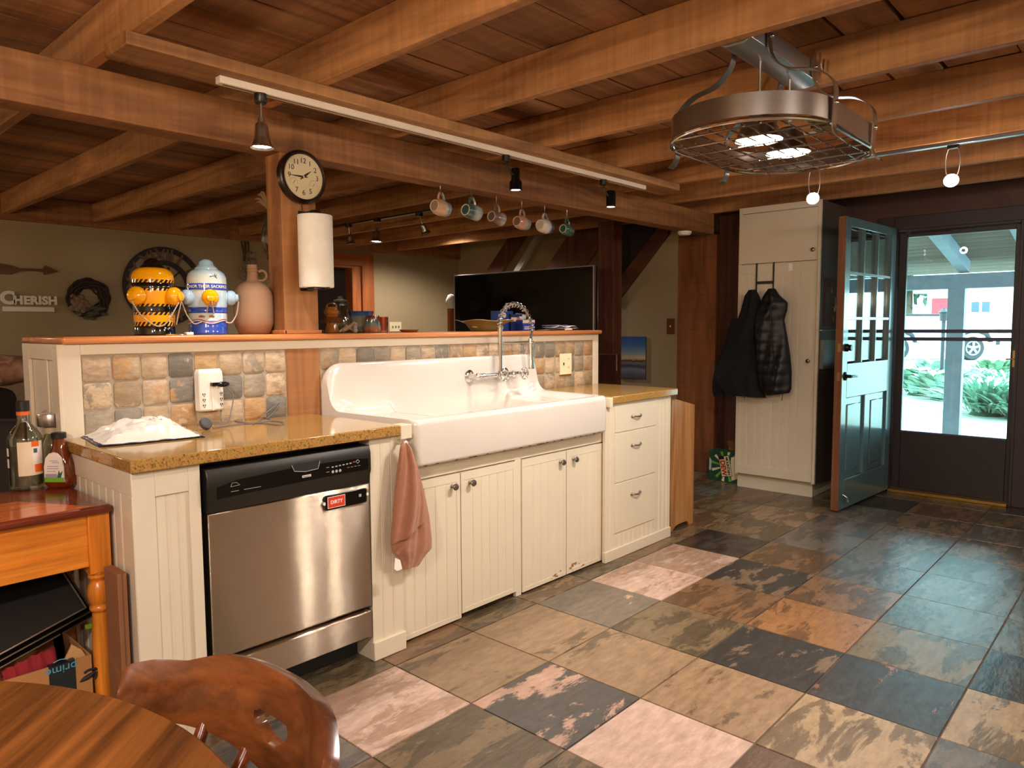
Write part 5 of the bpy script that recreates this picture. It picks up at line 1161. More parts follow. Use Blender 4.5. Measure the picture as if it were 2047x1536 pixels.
mb = MB(); mb.sphere((0, 0, z0 + .016), (.018, .014, .017), 14, 9); mb.sphere((.006, -.004, z0 + .038), (.011, .01, .01), 12, 8); mb.prism([(.0, z0 + .045), (.004, z0 + .054), (.008, z0 + .046)], 'y', -.006, -.002); mb.prism([(.008, z0 + .045), (.013, z0 + .053), (.015, z0 + .044)], 'y', -.006, -.002); mb.build('cat', plain('frosted_glass', 'c5d2d0', .3), cf, local=True)
pl = thing('paper_stack', 'loose glossy leaflets stacked on the right end of the ledge', 'leaflets', (at(1110, 655, y=3.0).x, 3.0, ZLG + .0006))
r5 = random.Random(9)
for i in range(5):
    cx_, cy_, rz = r5.uniform(-.06, .05), r5.uniform(-.03, .05), r5.uniform(-.6, .6)
    rows = []
    for u in range(9): rows.append([(-.1 + .2 * u / 8, -.06 + .12 * v / 4, .004 + i * .005 + .012 * math.sin(u * .7 + i) ** 2 * (1 if i > 2 else .3)) for v in range(5)])
    mb = MB(); mb.grid(rows, M=Matrix.Translation((cx_, cy_, 0)) @ Matrix.Rotation(rz, 4, 'Z')); o = mb.build('sheet', plain('leaflet_%d' % i, ['d8d6d2', '9aa6c0', 'c9b8a8', 'e2e0dc', '8a7aa0'][i], .25), pl, local=True)
    o.modifiers.new('thick', 'SOLIDIFY').thickness = .001
pn = thing('marker_pen', 'white marker pen on the leaflets at the end of the ledge', 'pen', (at(1140, 652, y=2.9).x, 2.9, ZLG + .012))
mb = MB(); mb.tube([(-.05, 0, 0), (.04, .02, 0)], .006, 10); mb.build('barrel', white_pl, pn, local=True); mb = MB(); mb.tube([(.04, .02, 0), (.065, .0255, 0)], .0066, 10); mb.build('cap', black, pn, local=True)
for o_ in (pn,): o_.location.z = ZLG + .0075

# ================================================================== OUTLETS AND COUNTER THINGS
YTL = 2.8572
a, b_ = at(393, 745, y=2.83), at(450, 820, y=2.83)
ot = thing('outlet_adapter', 'white six-outlet wall adapter with rounded top plugged into the backsplash', 'outlet adapter', ((a.x + b_.x) / 2, YTL, 1.05))
xc, z1, z0 = (a.x + b_.x) / 2, at(420, 738, y=2.83).z, at(420, 822, y=2.83).z
w = (b_.x - a.x) / 2
mb = MB(); sec = [(xc - w, YTL - .004), (xc - w + .006, YTL - .03), (xc - w + .03, YTL - .042), (xc + w - .03, YTL - .042), (xc + w - .006, YTL - .03), (xc + w, YTL - .004)]
rows = []
for z, k in ((z0, .9), (z0 + .006, 1), (z1 - .03, 1), (z1 - .012, .96), (z1, .86)): rows.append([(lerp(xc, p[0], k), lerp(YTL, p[1], .75 if k < .95 else 1), z) for p in sec])
mb.grid(rows); n = len(sec); mb.add(rows[0], [tuple(range(n))]); mb.add(rows[-1], [tuple(range(n))]); mb.grid([[r_[0] for r_ in rows], [r_[-1] for r_ in rows]])
bo = mb.build('housing', white_pl, ot, bevel=.003, smooth=30)
mb = MB(); slot = plain('slot_shadow', '3a3026', .8)
for sx, sg in ((-1, 1), (1, 1)):
    for k in range(3):
        x = xc + sx * (w - .02); z = z0 + .022 + k * .022
        for dx in (-.004, .004): mb.box(x + dx - .0008, x + dx + .0008, YTL - .0436 + .0015, YTL - .0375, z, z + .007)
        mb.lathe([(0, 0), (.0018, 0), (.0018, .003), (0, .003)], 8, (x, YTL - .0425, z - .004), 'y')
mb.build('socket_slots', slot, ot, smooth=0)
mb = MB(); mb.box(xc - .006, xc + .004, YTL - .046, YTL - .04, z0 + .003, z1 - .045); mb.build('centre_rib', white_pl, ot, bevel=.002)
pg = at(440, 768, y=2.80)
plg = thing('black_plug', 'black charger plug with a grey cord in the white outlet adapter', 'charger', (pg.x, 2.80, pg.z))
mb = MB(); mb.box(xc - .01, pg.x - .01, YTL - .062, YTL - .0436, pg.z - .007, pg.z + .007); mb.sphere((pg.x + .012, YTL - .056, pg.z - .002), (.028, .012, .011), 14, 8); mb.build('plug', plain('gloss_black_metal', '0e0d0c', .2, .3), plg)
pk = at(411, 849, z=CT1 + .02)
mb = MB(); g_ = spline([(pg.x + .02, YTL - .056, pg.z - .008), (pg.x + .05, YTL - .06, pg.z - .05), (pg.x + .035, YTL - .07, pg.z - .11), (pg.x - .01, YTL - .12, pg.z - .15), (pk.x + .03, pk.y + .01, CT1 + .018)], 8); mb.tube(g_, .0022, 6)
q = lambda px, py: at(px, py, z=CT1 + .003)
pts = [q(426, 856), q(470, 849), q(520, 846), q(558, 850), q(566, 845), q(540, 842), q(505, 846), q(472, 842), q(478, 833), q(505, 829), q(540, 838)]
mb.tube(spline(pts, 7), .0022, 6)
up = [q(515, 845)] + [at(530, 828, y=2.84), at(556, 806, y=2.852), at(552, 818, y=2.85), at(532, 838, y=2.82), q(505, 848)]
mb.tube(spline(up, 7), .0022, 6); mb.build('cord', plain('grey_cord', '6e6a70', .4), plg)
sp = thing('round_speaker', 'small dark grey round puck lying on the counter below the outlet adapter', 'puck', (pk.x, pk.y, CT1))
mb = MB(); M = Matrix.Translation((pk.x, pk.y, CT1 + .0235)) @ Matrix.Rotation(.95, 4, 'X') @ Matrix.Rotation(.3, 4, 'Y'); mb.lathe([(0, -.011), (.02, -.011), (.0235, -.007), (.0245, 0), (.0235, .007), (.018, .011), (0, .011)], 28, M=M); mb.build('body', plain('speaker_grey', '4d4c4e', .6, bump=.3, scale=60), sp); sp.name = 'charging_puck'
# second outlet right of the faucet
a, b_ = at(1119, 708, y=2.855), at(1142, 749, y=2.855)
o2 = thing('wall_outlet', 'cream double wall plate with switch and outlet in the backsplash right of the faucet', 'outlet', ((a.x + b_.x) / 2, YTL, 1.05))
xa, xb, za, zb = a.x, b_.x, b_.z + .004, a.z
mb = MB(); mb.box(xa, xb, YTL - .006, YTL + .003, za, zb); mb.build('plate', plain('ivory_plastic', 'efe0b8', .4), o2, bevel=.002)
mb = MB()
for k in (0, 1):
    zc_ = lerp(za, zb, .3 + .42 * k); x = lerp(xa, xb, .72)
    for dx in (-.005, .005): mb.box(x + dx - .001, x + dx + .001, YTL - .0066, YTL - .004, zc_, zc_ + .009)
x = lerp(xa, xb, .28); mb.box(x - .0025, x + .0025, YTL - .012, YTL - .004, lerp(za, zb, .45), lerp(za, zb, .58)); mb.build('switch_and_slots', slot, o2, smooth=0)
mb = MB(); mb.box(xa + .001, xb - .001, YTL - .004, YTL + .002, za - .008, za); mb.build('box_edge', plain('copper_edge', '9a6030', .4, .4), o2)

# ---- crumpled white and navy bag on the counter
bgp = [q2 for q2 in ((158, 866), (245, 849), (290, 843), (345, 838), (372, 838), (410, 868), (405, 875), (330, 880), (230, 890), (180, 884))]
bl = [at(px, py, z=CT1 + .006) for px, py in bgp]
mid = sum(bl, Vector()) / len(bl)
pb = thing('mailing_bag', 'crumpled white plastic mailing bag with a navy lining on the left counter', 'bag', (mid.x, mid.y, CT1 + .0006))
# local frame: long axis along x
def inside_poly(p, poly):
    c = False; j = len(poly) - 1
    for i in range(len(poly)):
        if (poly[i].y > p.y) != (poly[j].y > p.y) and p.x < (poly[j].x - poly[i].x) * (p.y - poly[i].y) / (poly[j].y - poly[i].y) + poly[i].x: c = not c
        j = i
    return c
A, B, Cc, D = at(165, 880, z=CT1), at(408, 873, z=CT1), at(345, 839, z=CT1 + .0), at(190, 853, z=CT1)
A = Vector((.815, 2.36, 0)); B = Vector((1.20, 2.37, 0)); Cc = Vector((1.26, 2.66, 0)); D = Vector((.87, 2.77, 0))
A, B, Cc, D = [at(px, py, z=CT1 + .004) for px, py in ((200, 892), (409, 872), (350, 846), (158, 868))]
rows = []; nu, nv = 46, 26; r6 = random.Random(2)
for j in range(nv + 1):
    v = j / nv; row = []
    for i in range(nu + 1):
        u = i / nu; P = (A.lerp(B, u)).lerp(D.lerp(Cc, u), v)
        e = min(u, 1 - u, v, 1 - v); k = min(1, e / .18)
        q_ = Vector((P.x * 9, P.y * 13, 3.1)); rdg = abs(noise.noise(q_ * 1.0)) + .5 * abs(noise.noise(q_ * 2.3))
        h = .006 + k * (.006 + .030 * max(0, math.sin(PI * min(1, max(0, (u - .18) / .8)))) * v ** .7 + .026 * (1 - rdg * 1.5))
        row.append(Vector((P.x + .006 * noise.noise(q_ * 3), P.y + .006 * noise.noise(q_ * 3 + Vector((5, 5, 5))), CT1 + .002 + max(.001, h * (.3 + .7 * k)))))
    rows.append(row)
mb = MB(); mb.grid(rows); o = mb.build('white_film', plain('bag_white', 'e9e3d6', .3), pb, smooth=28); o.modifiers.new('thick', 'SOLIDIFY').thickness = .0012
mb = MB(); rows2 = [[Vector((lerp(mid.x, p.x, 1.02), lerp(mid.y, p.y, 1.02) - .004, CT1 + .0015 + (.004 if 0 < i < nu else 0))) for i, p in enumerate(r_)] for r_ in rows[::5]]
mb.grid(rows2); o = mb.build('navy_lining', plain('bag_navy', '20264a', .35), pb); o.modifiers.new('thick', 'SOLIDIFY').thickness = .001
mb = MB(); r8 = random.Random(5)
for i in range(7):
    u = .55 + i * .045; P = rows[int(nv * .55)][int(nu * u)]; mb.tube([P + Vector((0, -.012, .0015)), P + Vector((.006, 0, .003)), P + Vector((.002, .008, .003))], .0009, 4)
mb.build('script_print', plain('print_grey_blue', '6c7488', .5), pb)

# ---- towel on its peg
YTW = 2.222
tw = thing('hand_towel', 'terracotta brown hand towel hanging from a peg beside the sink', 'towel', (at(815, 900, y=YTW).x, YTW, .6))
def drape(rows, udir, ndir, nu=26, folds=4, amp=.25, seed=0, flat=.25):
    """hanging cloth: rows of (left point, right point, depth); soft vertical folds on the front"""
    ud, nd = Vector(udir).normalized(), Vector(ndir).normalized(); out = []
    for k, (a, b_, dep) in enumerate(rows):
        row = []
        for i in range(nu + 1):
            s = i / nu; prof = math.sin(PI * s) ** .55
            f = 1 + amp * math.sin(2 * PI * folds * s + seed + k * .12) + amp * .5 * math.sin(2 * PI * folds * 2.3 * s + k * .23 + seed)
            row.append(a.lerp(b_, s) + nd * (dep * prof * f))
        for i in range(nu - 1, 0, -1):
            s = i / nu; row.append(a.lerp(b_, s) + nd * (-dep * flat * math.sin(PI * s) ** .5))
        out.append(row)
    return out
def dr_rows(pl, n, y=None, x=None):
    """left/right outlines given down the photograph -> n rows"""
    out = []
    for i in range(n + 1):
        t = i / n; l0, l1, r0, r1, dp = interp(pl, t); out.append((at(l0, l1, y=y, x=x), at(r0, r1, y=y, x=x), dp))
    return out
tow = plain('terracotta_terry', 'a87152', .95, var=.08, scale=60, bump=.5, sheen=.3)
pl = [(0, 805, 884, 812, 882, .006), (.06, 800, 892, 820, 893, .014), (.2, 794, 935, 834, 930, .022), (.4, 790, 985, 846, 980, .028), (.6, 784, 1035, 857, 1033, .03), (.78, 781, 1085, 864, 1080, .026), (.86, 784, 1105, 863, 1098, .022), (.93, 800, 1118, 852, 1108, .014), (1, 806, 1140, 838, 1130, .008)]
mb = MB(); rr = drape(dr_rows(pl, 34, y=YTW), (1, 0, 0), (0, -1, 0), folds=2, amp=.35, seed=.4); mb.grid(rr, close_u=True, cap=True); mb.build('cloth', tow, tw, smooth=70)
pl2 = [(0, 805, 886, 812, 884, .008), (.08, 800, 893, 820, 894, .020), (.25, 794, 935, 833, 928, .032), (.5, 788, 985, 842, 970, .040), (.75, 784, 1035, 846, 1003, .044), (.97, 781, 1086, 847, 1036, .040), (1, 781, 1089, 847, 1039, .036)]
mb = MB(); rr = drape(dr_rows(pl2, 28, y=YTW - .006), (1, 0, 0), (0, -1, 0), folds=1.5, amp=.3, seed=1.0, flat=.05); mb.grid(rr, close_u=True, cap=True); mb.build('front_fold', tow, tw, smooth=70)
mb = MB(); tg = [at(px, py, y=YTW - .03) for px, py in ((790, 1116), (800, 1120), (804, 1138), (794, 1142), (788, 1138))]; mb.add([tuple(p) for p in tg], [(0, 1, 2, 3, 4)]); o = mb.build('care_tag', white_pl, tw, smooth=0); o['label'] = 'small white care tag'; o.modifiers.new('thick', 'SOLIDIFY').thickness = .001
pgx = at(808, 886, y=YTW)
mb = MB(); mb.lathe([(0, 0), (.007, 0), (.007, -.05), (.011, -.056), (0, -.06)], 14, (pgx.x, YF + .0005, pgx.z), 'y'); o = mb.build('towel_peg', cream); tag(o, 'small cream peg on the sink cabinet under the brown towel', 'peg')
# ================================================================== LEFT FOREGROUND
# ---- pine side table with turned legs
TZ = .77
sxr = .79; syf = 2.40
stb = thing('side_table', 'orange pine side table with a dark red top and turned legs at the counter end', 'table', (.35, 2.62, 0))
red_top = wood('cherry_top', '5a2412', '84391d', 'x', .18, .8, 9, coat=.4, bump=.03, ring=.1); pine_x = wood('orange_pine', 'cb6e1a', 'ea9434', 'x', .28, 1.2, 12, coat=.3, bump=.04, ring=.12, rand=0); pine_z = wood('orange_pine', 'cb6e1a', 'ea9434', 'z', .28, 1.2, 12, coat=.3, bump=.04, ring=.12, rand=0)
mb = MB(); mb.box(-.66, sxr, syf, 2.86, TZ - .026, TZ); mb.build('tabletop', red_top, stb, bevel=.009, seg=3)
mb = MB(); mb.prism([(-.56, syf + .012), (.735, syf + .012), (.60, 2.66), (-.56, 2.70)], 'z', TZ - .002, TZ + .0012); mb.build('tabletop_inlay', wood('orange_inlay', 'b4501e', 'cc6a30', 'x', .16, .8, 8, coat=.4, bump=.02), stb)
mb = MB(); mb.box(-.58, .727, syf + .03, syf + .05, TZ - .19, TZ - .026); mb.build('apron', pine_x, stb, bevel=.002)
mb = MB(); mb.box(.755, .775, syf + .09, 2.77, TZ - .19, TZ - .026); mb.build('apron', wood('orange_pine', 'cb6e1a', 'ea9434', 'y', .28, 1.2, 12, rand=0), stb, bevel=.002)
mb = MB(); mb.box(-.58, .727, 2.79, 2.81, TZ - .19, TZ - .026); mb.build('apron', pine_x, stb, bevel=.002)
def leg(x, y):
    mb = MB(); mb.box(x - .031, x + .031, y - .031, y + .031, TZ - .215, TZ - .026)
    z = TZ - .215
    mb.lathe([(0, z + .002), (.031, z), (.026, z - .008), (.030, z - .014), (.026, z - .02), (.022, z - .028), (.031, z - .045), (.034, z - .07), (.03, z - .09), (.024, z - .104), (.029, z - .112), (.029, z - .120), (.022, z - .128), (.025, z - .18), (.027, z - .28), (.025, z - .40), (.021, z - .52), (.019, .004), (.016, 0), (0, 0)], 24, (x, y, 0)); return mb.build('leg', pine_z, stb, bevel=.003)
for x, y in ((.757, syf + .052), (-.6, syf + .052), (.757, 2.80), (-.6, 2.80)): leg(x, y)
# ---- bottles
liq = glass('bottle_glass', 'e8ece6', .09)
def bbase(px, py): p = at(px, py, z=TZ); return p
b1 = bbase(55, 977)
bt = thing('liquor_bottle', 'tall clear liquor bottle with black cap and orange neck band on the side table', 'bottle', (b1.x, b1.y, TZ + .0006), rz=-.3)
H = at(40, 800, x=b1.x + .0, y=None).z if False else None
dist = (Vector((b1.x, b1.y, TZ)) - CAM); kpx = dist.dot(RC @ Vector((0, 0, 1))) / F
H1 = 176 * kpx; R1 = 30 * kpx
mb = MB(); mb.lathe([(0, .006), (R1 * .85, 0), (R1, .006), (R1, H1 * .56), (R1 * .96, H1 * .605), (R1 * .7, H1 * .68), (R1 * .42, H1 * .735), (R1 * .36, H1 * .78), (R1 * .36, H1 * .9), (R1 * .32, H1 * .9), (R1 * .3, H1 * .76), (R1 * .9, H1 * .58), (R1 * .93, .014), (0, .012)], 40); mb.build('glass_body', liq, bt, local=True, smooth=50)
mb = MB(); mb.lathe([(0, H1 * .885), (R1 * .38, H1 * .885), (R1 * .39, H1 * .995), (R1 * .36, H1), (0, H1)], 24); mb.build('cap', black, bt, local=True)
orange_l = plain('label_orange', 'e8641a', .45); paper_l = plain('label_paper', 'e6d2b4', .5)
mb = MB(); mb.lathe([(R1 * .38, H1 * .84), (R1 * .385, H1 * .84), (R1 * .385, H1 * .882), (R1 * .38, H1 * .882), (R1 * .38, H1 * .84)], 24); mb.build('neck_band', orange_l, bt, local=True)
def lab(mb, a0, a1, z0, z1, mi=0, r=R1 * 1.008, n=10):
    a0, a1 = math.radians(a0), math.radians(a1)
    mb.grid([[(r * math.cos(lerp(a0, a1, i / n)), r * math.sin(lerp(a0, a1, i / n)), z) for i in range(n + 1)] for z in (z0, z1)], mi=mi)
mb = MB(); lab(mb, -112 + 0, -20, H1 * .17, H1 * .55, 0); lab(mb, -66, -38, H1 * .49, H1 * .55, 1, R1 * 1.014); lab(mb, -58, -22, H1 * .2, H1 * .29, 1, R1 * 1.014); lab(mb, -64, -22, H1 * .29, H1 * .49, 2, R1 * 1.012); lab(mb, -60, -46, H1 * .42, H1 * .47, 3, R1 * 1.016)
lab(mb, -178, -150, H1 * .26, H1 * .36, 2); lab(mb, -178, -150, H1 * .39, H1 * .48, 2); lab(mb, -180, -148, H1 * .365, H1 * .385, 4, R1 * 1.012)
mb.build('label', [paper_l, orange_l, plain('label_white', 'e9dfd2', .5), plain('label_green', '2f5a48', .5), black], bt, local=True, fix=False)
mb = MB(); mb.lathe([(0, .013), (R1 * .92, .016), (R1 * .92, H1 * .5), (0, H1 * .5)], 32); mb.build('liquor', glass('clear_spirit', 'dcd6c4', .03), bt, local=True)
b2 = bbase(110, 952) ; b2 = Vector((b1.x + .085, b1.y + .17, TZ))
b2 = at(108, 958, z=TZ)
d2 = (b2 - CAM).dot(RC @ Vector((0, 0, 1))) / F
H2 = 132 * d2; R2 = 21 * d2
bt2 = thing('spirit_bottle', 'clear bottle with a wide silver cap behind the amber bottle', 'bottle', (b2.x, b2.y, TZ + .0006))
mb = MB(); mb.lathe([(0, .004), (R2 * 1.0, 0), (R2 * 1.12, .006), (R2 * 1.12, H2 * .52), (R2 * .9, H2 * .64), (R2 * .5, H2 * .70), (R2 * .48, H2 * .8), (R2 * .42, H2 * .8), (R2 * .44, H2 * .68), (R2 * 1.02, H2 * .5), (R2 * 1.02, .012), (0, .01)], 36); mb.build('glass_body', liq, bt2, local=True, smooth=50)
mb = MB(); mb.lathe([(0, H2 * .81), (R2 * 1.06, H2 * .81), (R2 * 1.12, H2 * .825), (R2 * 1.12, H2 * .985), (R2 * 1.08, H2), (0, H2)], 32); mb.build('cap', plain('brushed_aluminium', 'c4bcb4', .3, .9), bt2, local=True)
mb = MB(); mb.lathe([(0, H2 * .70), (R2 * .56, H2 * .70), (R2 * .56, H2 * .81), (0, H2 * .81)], 24); mb.build('neck_label', plain('label_tan', 'cdb58a', .5), bt2, local=True)
b3 = at(123, 973, z=TZ); d3 = (b3 - CAM).dot(RC @ Vector((0, 0, 1))) / F; H3 = 109 * d3; R3 = 31 * d3
bt3 = thing('syrup_bottle', 'teardrop amber syrup bottle with a white and green label on the side table', 'bottle', (b3.x, b3.y, TZ + .0006), rz=-.85)
prof = [(0, .0), (R3 * .8, 0), (R3 * .98, H3 * .05), (R3, H3 * .16), (R3 * .92, H3 * .38), (R3 * .72, H3 * .56), (R3 * .46, H3 * .72), (R3 * .36, H3 * .84), (R3 * .34, H3 * .9), (0, H3 * .9)]
mb = MB(); mb.lathe([(r, h) for r, h in prof], 36, M=Matrix.Diagonal((1, .62, 1, 1))); 
def amber():
    m, nt, b = mat0('amber_syrup'); b.inputs['Base Color'].default_value = lin('b04a14'); b.inputs['Roughness'].default_value = .05; b.inputs['Transmission Weight'].default_value = .75; b.inputs['IOR'].default_value = 1.4; b.inputs['Coat Weight'].default_value = .5; return m
am = amber(); mb.build('bottle_body', am, bt3, local=True, smooth=60)
mb = MB(); mb.lathe([(0, H3 * .89), (R3 * .42, H3 * .89), (R3 * .43, H3 * .99), (R3 * .38, H3), (0, H3)], 24); mb.build('cap', black, bt3, local=True)
yfl = -R3 * .62 - .001
arch = [(-.62, .12), (.62, .12), (.62, .40), (.5, .56), (.25, .64), (0, .66), (-.25, .64), (-.5, .56), (-.62, .40)]
mb = MB(); L_ = [(u * R3, v * H3) for u, v in arch]; mb.prism(L_, 'y', yfl - .0015, yfl + .004, 0)
mb.box(-.62 * R3, .62 * R3, yfl - .0022, yfl, .12 * H3, .2 * H3, 1); mb.box(-.55 * R3, .2 * R3, yfl - .0024, yfl, .2 * H3, .27 * H3, 3)
mb.add([(.2 * R3, yfl - .0024, .2 * H3), (.45 * R3, yfl - .0024, .2 * H3), (.58 * R3, yfl - .0024, .33 * H3), (.4 * R3, yfl - .0024, .28 * H3), (.33 * R3, yfl - .0024, .34 * H3)], [(0, 1, 2, 3, 4)], 2)
for k, (u0, u1, v) in enumerate(((-.25, .3, .5), (-.1, .35, .47), (-.4, .3, .40), (-.45, .3, .36), (-.45, .1, .31))): mb.box(u0 * R3, u1 * R3, yfl - .0022, yfl, v * H3, (v + .012) * H3, 3)
mb.build('label', [plain('label_white', 'e9dfd2', .5), plain('label_lime', '6fa82e', .5), plain('label_green', '2f5a48', .5), plain('label_grey', '9d95a0', .5)], bt3, local=True, smooth=0)

# ---- flat wooden board / box standing against the end cabinet
z_t = at(238, 1148, y=2.345).z
xa = at(238, 1250, y=2.33).x; xb = at(258, 1250, y=2.33).x
fb = thing('flat_carton', 'tall narrow flat brown carton leaning upright between table and end cabinet', 'carton', (.78, 2.5, 0))
mb = MB(); mb.box(.761, .788, 2.30, 2.412, 0, .576); mb.build('carton', plain('kraft_brown', '8a5c3a', .8, var=.05), fb, bevel=.002)
mb = MB(); mb.box(.773, .776, 2.2995, 2.3005, 0, .576); mb.build('edge_seam', plain('kraft_dark', '6a452b', .8), fb)

# ---- open cardboard box with trays under the table
cb = thing('shipping_box', 'open cardboard shipping box with a black tape strip under the side table', 'box', (.42, 2.62, 0))
zb_t = at(150, 1319, y=2.44).z
kr = plain('kraft_box', 'b07c48', .85, var=.04)
X0, X1, Y0_, Y1_ = .02, .722, 2.44, 2.74
mb = MB(); mb.box(X0, X1, Y0_, Y0_ + .005, .0, zb_t); mb.box(X0, X1, Y1_, Y1_ + .005, 0, zb_t); mb.box(X0, X0 + .005, Y0_ + .005, Y1_, 0, zb_t); mb.box(X1 - .005, X1, Y0_ + .005, Y1_, 0, zb_t); mb.box(X0 + .005, X1 - .005, Y0_ + .005, Y1_, 0, .005); mb.build('carton', kr, cb)
ta, tb_ = at(97, 1335, y=Y0_), at(150, 1319, y=Y0_)
mb = MB(); mb.box(ta.x, tb_.x, Y0_ - .0012, Y0_, .02, zb_t + .001); mb.box(ta.x, tb_.x, Y0_ - .0012, Y0_ + .02, zb_t, zb_t + .0012); tape = mb.build('tape', plain('black_tape', '1b2226', .35), cb, smooth=0); tape['label'] = 'black tape strip'
mb = MB(); tc_ = at(122, 1338, y=Y0_); text_mb(mb, 'prime', .036, (tc_.x, Y0_ - .0014, tc_.z), (-1, 0, 0), (0, 0, -1)); mb.tube(spline([(tc_.x + .02, Y0_ - .0014, tc_.z + .024), (tc_.x, Y0_ - .0014, tc_.z + .03), (tc_.x - .02, Y0_ - .0014, tc_.z + .026)], 5), .0016, 4)
mb.build('tape_lettering', plain('tape_blue', '5aa0b8', .5), tape, smooth=0)['label'] = 'light blue lettering prime, upside down'
sm = [at(px, py, y=Y0_ - .001) for px, py in ((160, 1364), (170, 1357), (182, 1349), (191, 1341))]
mb = MB(); mb.tube(spline(sm, 6), [.002 + .006 * math.sin(PI * i / 18) for i in range(19)], 6); ar = [at(px, py, y=Y0_ - .001) for px, py in ((168, 1346), (180, 1339), (195, 1338), (193, 1350), (188, 1358))]; mb.tube(spline(ar, 5), .004, 6); mb.build('smile_arrow', black_matte, cb)
# trays standing tilted in the box
for k, (p0, p1, yy, nm) in enumerate((((-30, 1326), (172, 1216), 2.50, 'front'), ((-30, 1340), (184, 1222), 2.55, 'middle'), ((-30, 1354), (188, 1232), 2.60, 'back'))):
    a, b_ = at(*p0, y=yy), at(*p1, y=yy); d = (b_ - a).normalized(); nrm = Vector((-d.z, 0, d.x)); up2 = (nrm * .72 + Vector((0, .68, 0))).normalized()
    t = thing('baking_tray', {'front': 'black baking tray with a light rim, front one of three leaning under the table', 'middle': 'black baking tray with a light rim, middle one of three leaning under the table', 'back': 'black baking tray, rearmost of three leaning under the side table'}[nm], 'tray', tuple(a))
    L_ = (b_ - a).length; hh = .21; th_ = up2.cross(d).normalized() * .004
    mb = MB(); P = [a, b_, b_ + up2 * hh, a + up2 * hh]; mb.add([tuple(p) for p in P] + [tuple(p + th_) for p in P], [(0, 1, 2, 3), (7, 6, 5, 4), (0, 4, 5, 1), (1, 5, 6, 2), (2, 6, 7, 3), (3, 7, 4, 0)]); mb.build('pan', plain('dark_nonstick', '1c1814', .35, .3), t, bevel=.001)
    mb = MB(); mb.tube([a - th_, b_ - th_, b_ + up2 * hh - th_], .0035, 6); mb.build('rolled_rim', plain('tray_rim', '8a7b68', .35, .8), t)
rc = thing('red_cloth', 'crumpled dark red cloth stuffed into the shipping box', 'cloth', (.42, 2.52, .2))
rows = []; A_, B_ = at(10, 1352, y=2.47), at(115, 1302, y=2.47)
for j in range(9):
    v = j / 8; rows.append([Vector((lerp(A_.x, B_.x, i / 20), 2.462 + .06 * v + .006 * math.sin(i * 1.3), lerp(A_.z, B_.z, i / 20) - .055 + .06 * math.sin(PI * v * .8) + .008 * noise.noise(Vector((i * .6, j * .7, 1))))) for i in range(21)])
mb = MB(); mb.grid(rows); o = mb.build('fabric', plain('dark_red_cloth', '8a1c24', .9, var=.1), rc); o.modifiers.new('thick', 'SOLIDIFY').thickness = .004
bb = thing('black_bag', 'shiny black plastic bag with a lime tag in the shipping box', 'bag', (.6, 2.6, .25))
bc = at(175, 1265, y=2.62)
mb = MB(); mb.sphere(tuple(bc), (.07, .05, .09), 26, 18)
for v in mb.v:
    q_ = v * 22; v += (v - bc).normalized() * (.02 * noise.noise(q_) + .01 * noise.noise(q_ * 2.6))
    v.z = max(v.z, .008); v.x = min(v.x, .684)
mb.build('film', plain('black_film', '0c0b0b', .15), bb, smooth=60)
gt_ = at(178, 1252, y=2.545); mb = MB(); mb.prism(rrect(gt_.x - .012, gt_.x + .012, gt_.z - .007, gt_.z + .007, .004), 'y', 2.54, 2.546); mb.build('tag', plain('lime_tag', '7a9a24', .5), bb)
fp = thing('kraft_packet', 'small folded kraft packet sticking out of the shipping box', 'packet', tuple(at(140, 1310, y=2.47)))
A_ = at(118, 1318, y=2.475); mb = MB(); mb.prism([(A_.x, A_.z - .03), (A_.x + .075, A_.z - .02), (A_.x + .06, A_.z + .012), (A_.x + .035, A_.z + .036)], 'y', 2.465, 2.475); mb.build('paper', plain('pale_kraft', 'c49a62', .8), fp, bevel=.001)

# ---- round dining table
DTZ = .74; dcx, dcy, dr_ = -.29, .96, .712
dt = thing('dining_table', 'round dark wood-grain dining table in the bottom left corner', 'table', (dcx, dcy, 0))
tabm = wood('dark_table_grain', '3f2410', '8a5326', 'x', .24, .9, 10, ring=.22, coat=.25, bump=.04)
M = Matrix.Translation((dcx, dcy, 0)) @ Matrix.Rotation(.62, 4, 'Z')
mb = MB(); mb.lathe([(0, DTZ - .028), (dr_ - .012, DTZ - .028), (dr_, DTZ - .02), (dr_, DTZ - .006), (dr_ - .006, DTZ), (0, DTZ)], 96, c=(0, 0, 0)); tt = mb.build('tabletop', tabm, dt, local=True, smooth=35); tt.rotation_euler = (0, 0, .75)
mb = MB(); mb.lathe([(0, .04), (.07, .04), (.08, .1), (.06, .2), (.045, .3), (.07, .42), (.05, .55), (.09, .66), (.2, .70), (.2, .712), (0, .712)], 32); mb.build('pedestal', tabm, dt, local=True)
for k in range(4):
    a = k * PI / 2; mb = MB(); mb.tube(spline([(.05 * math.cos(a), .05 * math.sin(a), .16), (.2 * math.cos(a), .2 * math.sin(a), .12), (.36 * math.cos(a), .36 * math.sin(a), .03)], 5), [.035, .034, .033, .032, .031, .03, .029, .028, .027, .026, .03], 8); mb.build('foot', tabm, dt, local=True)

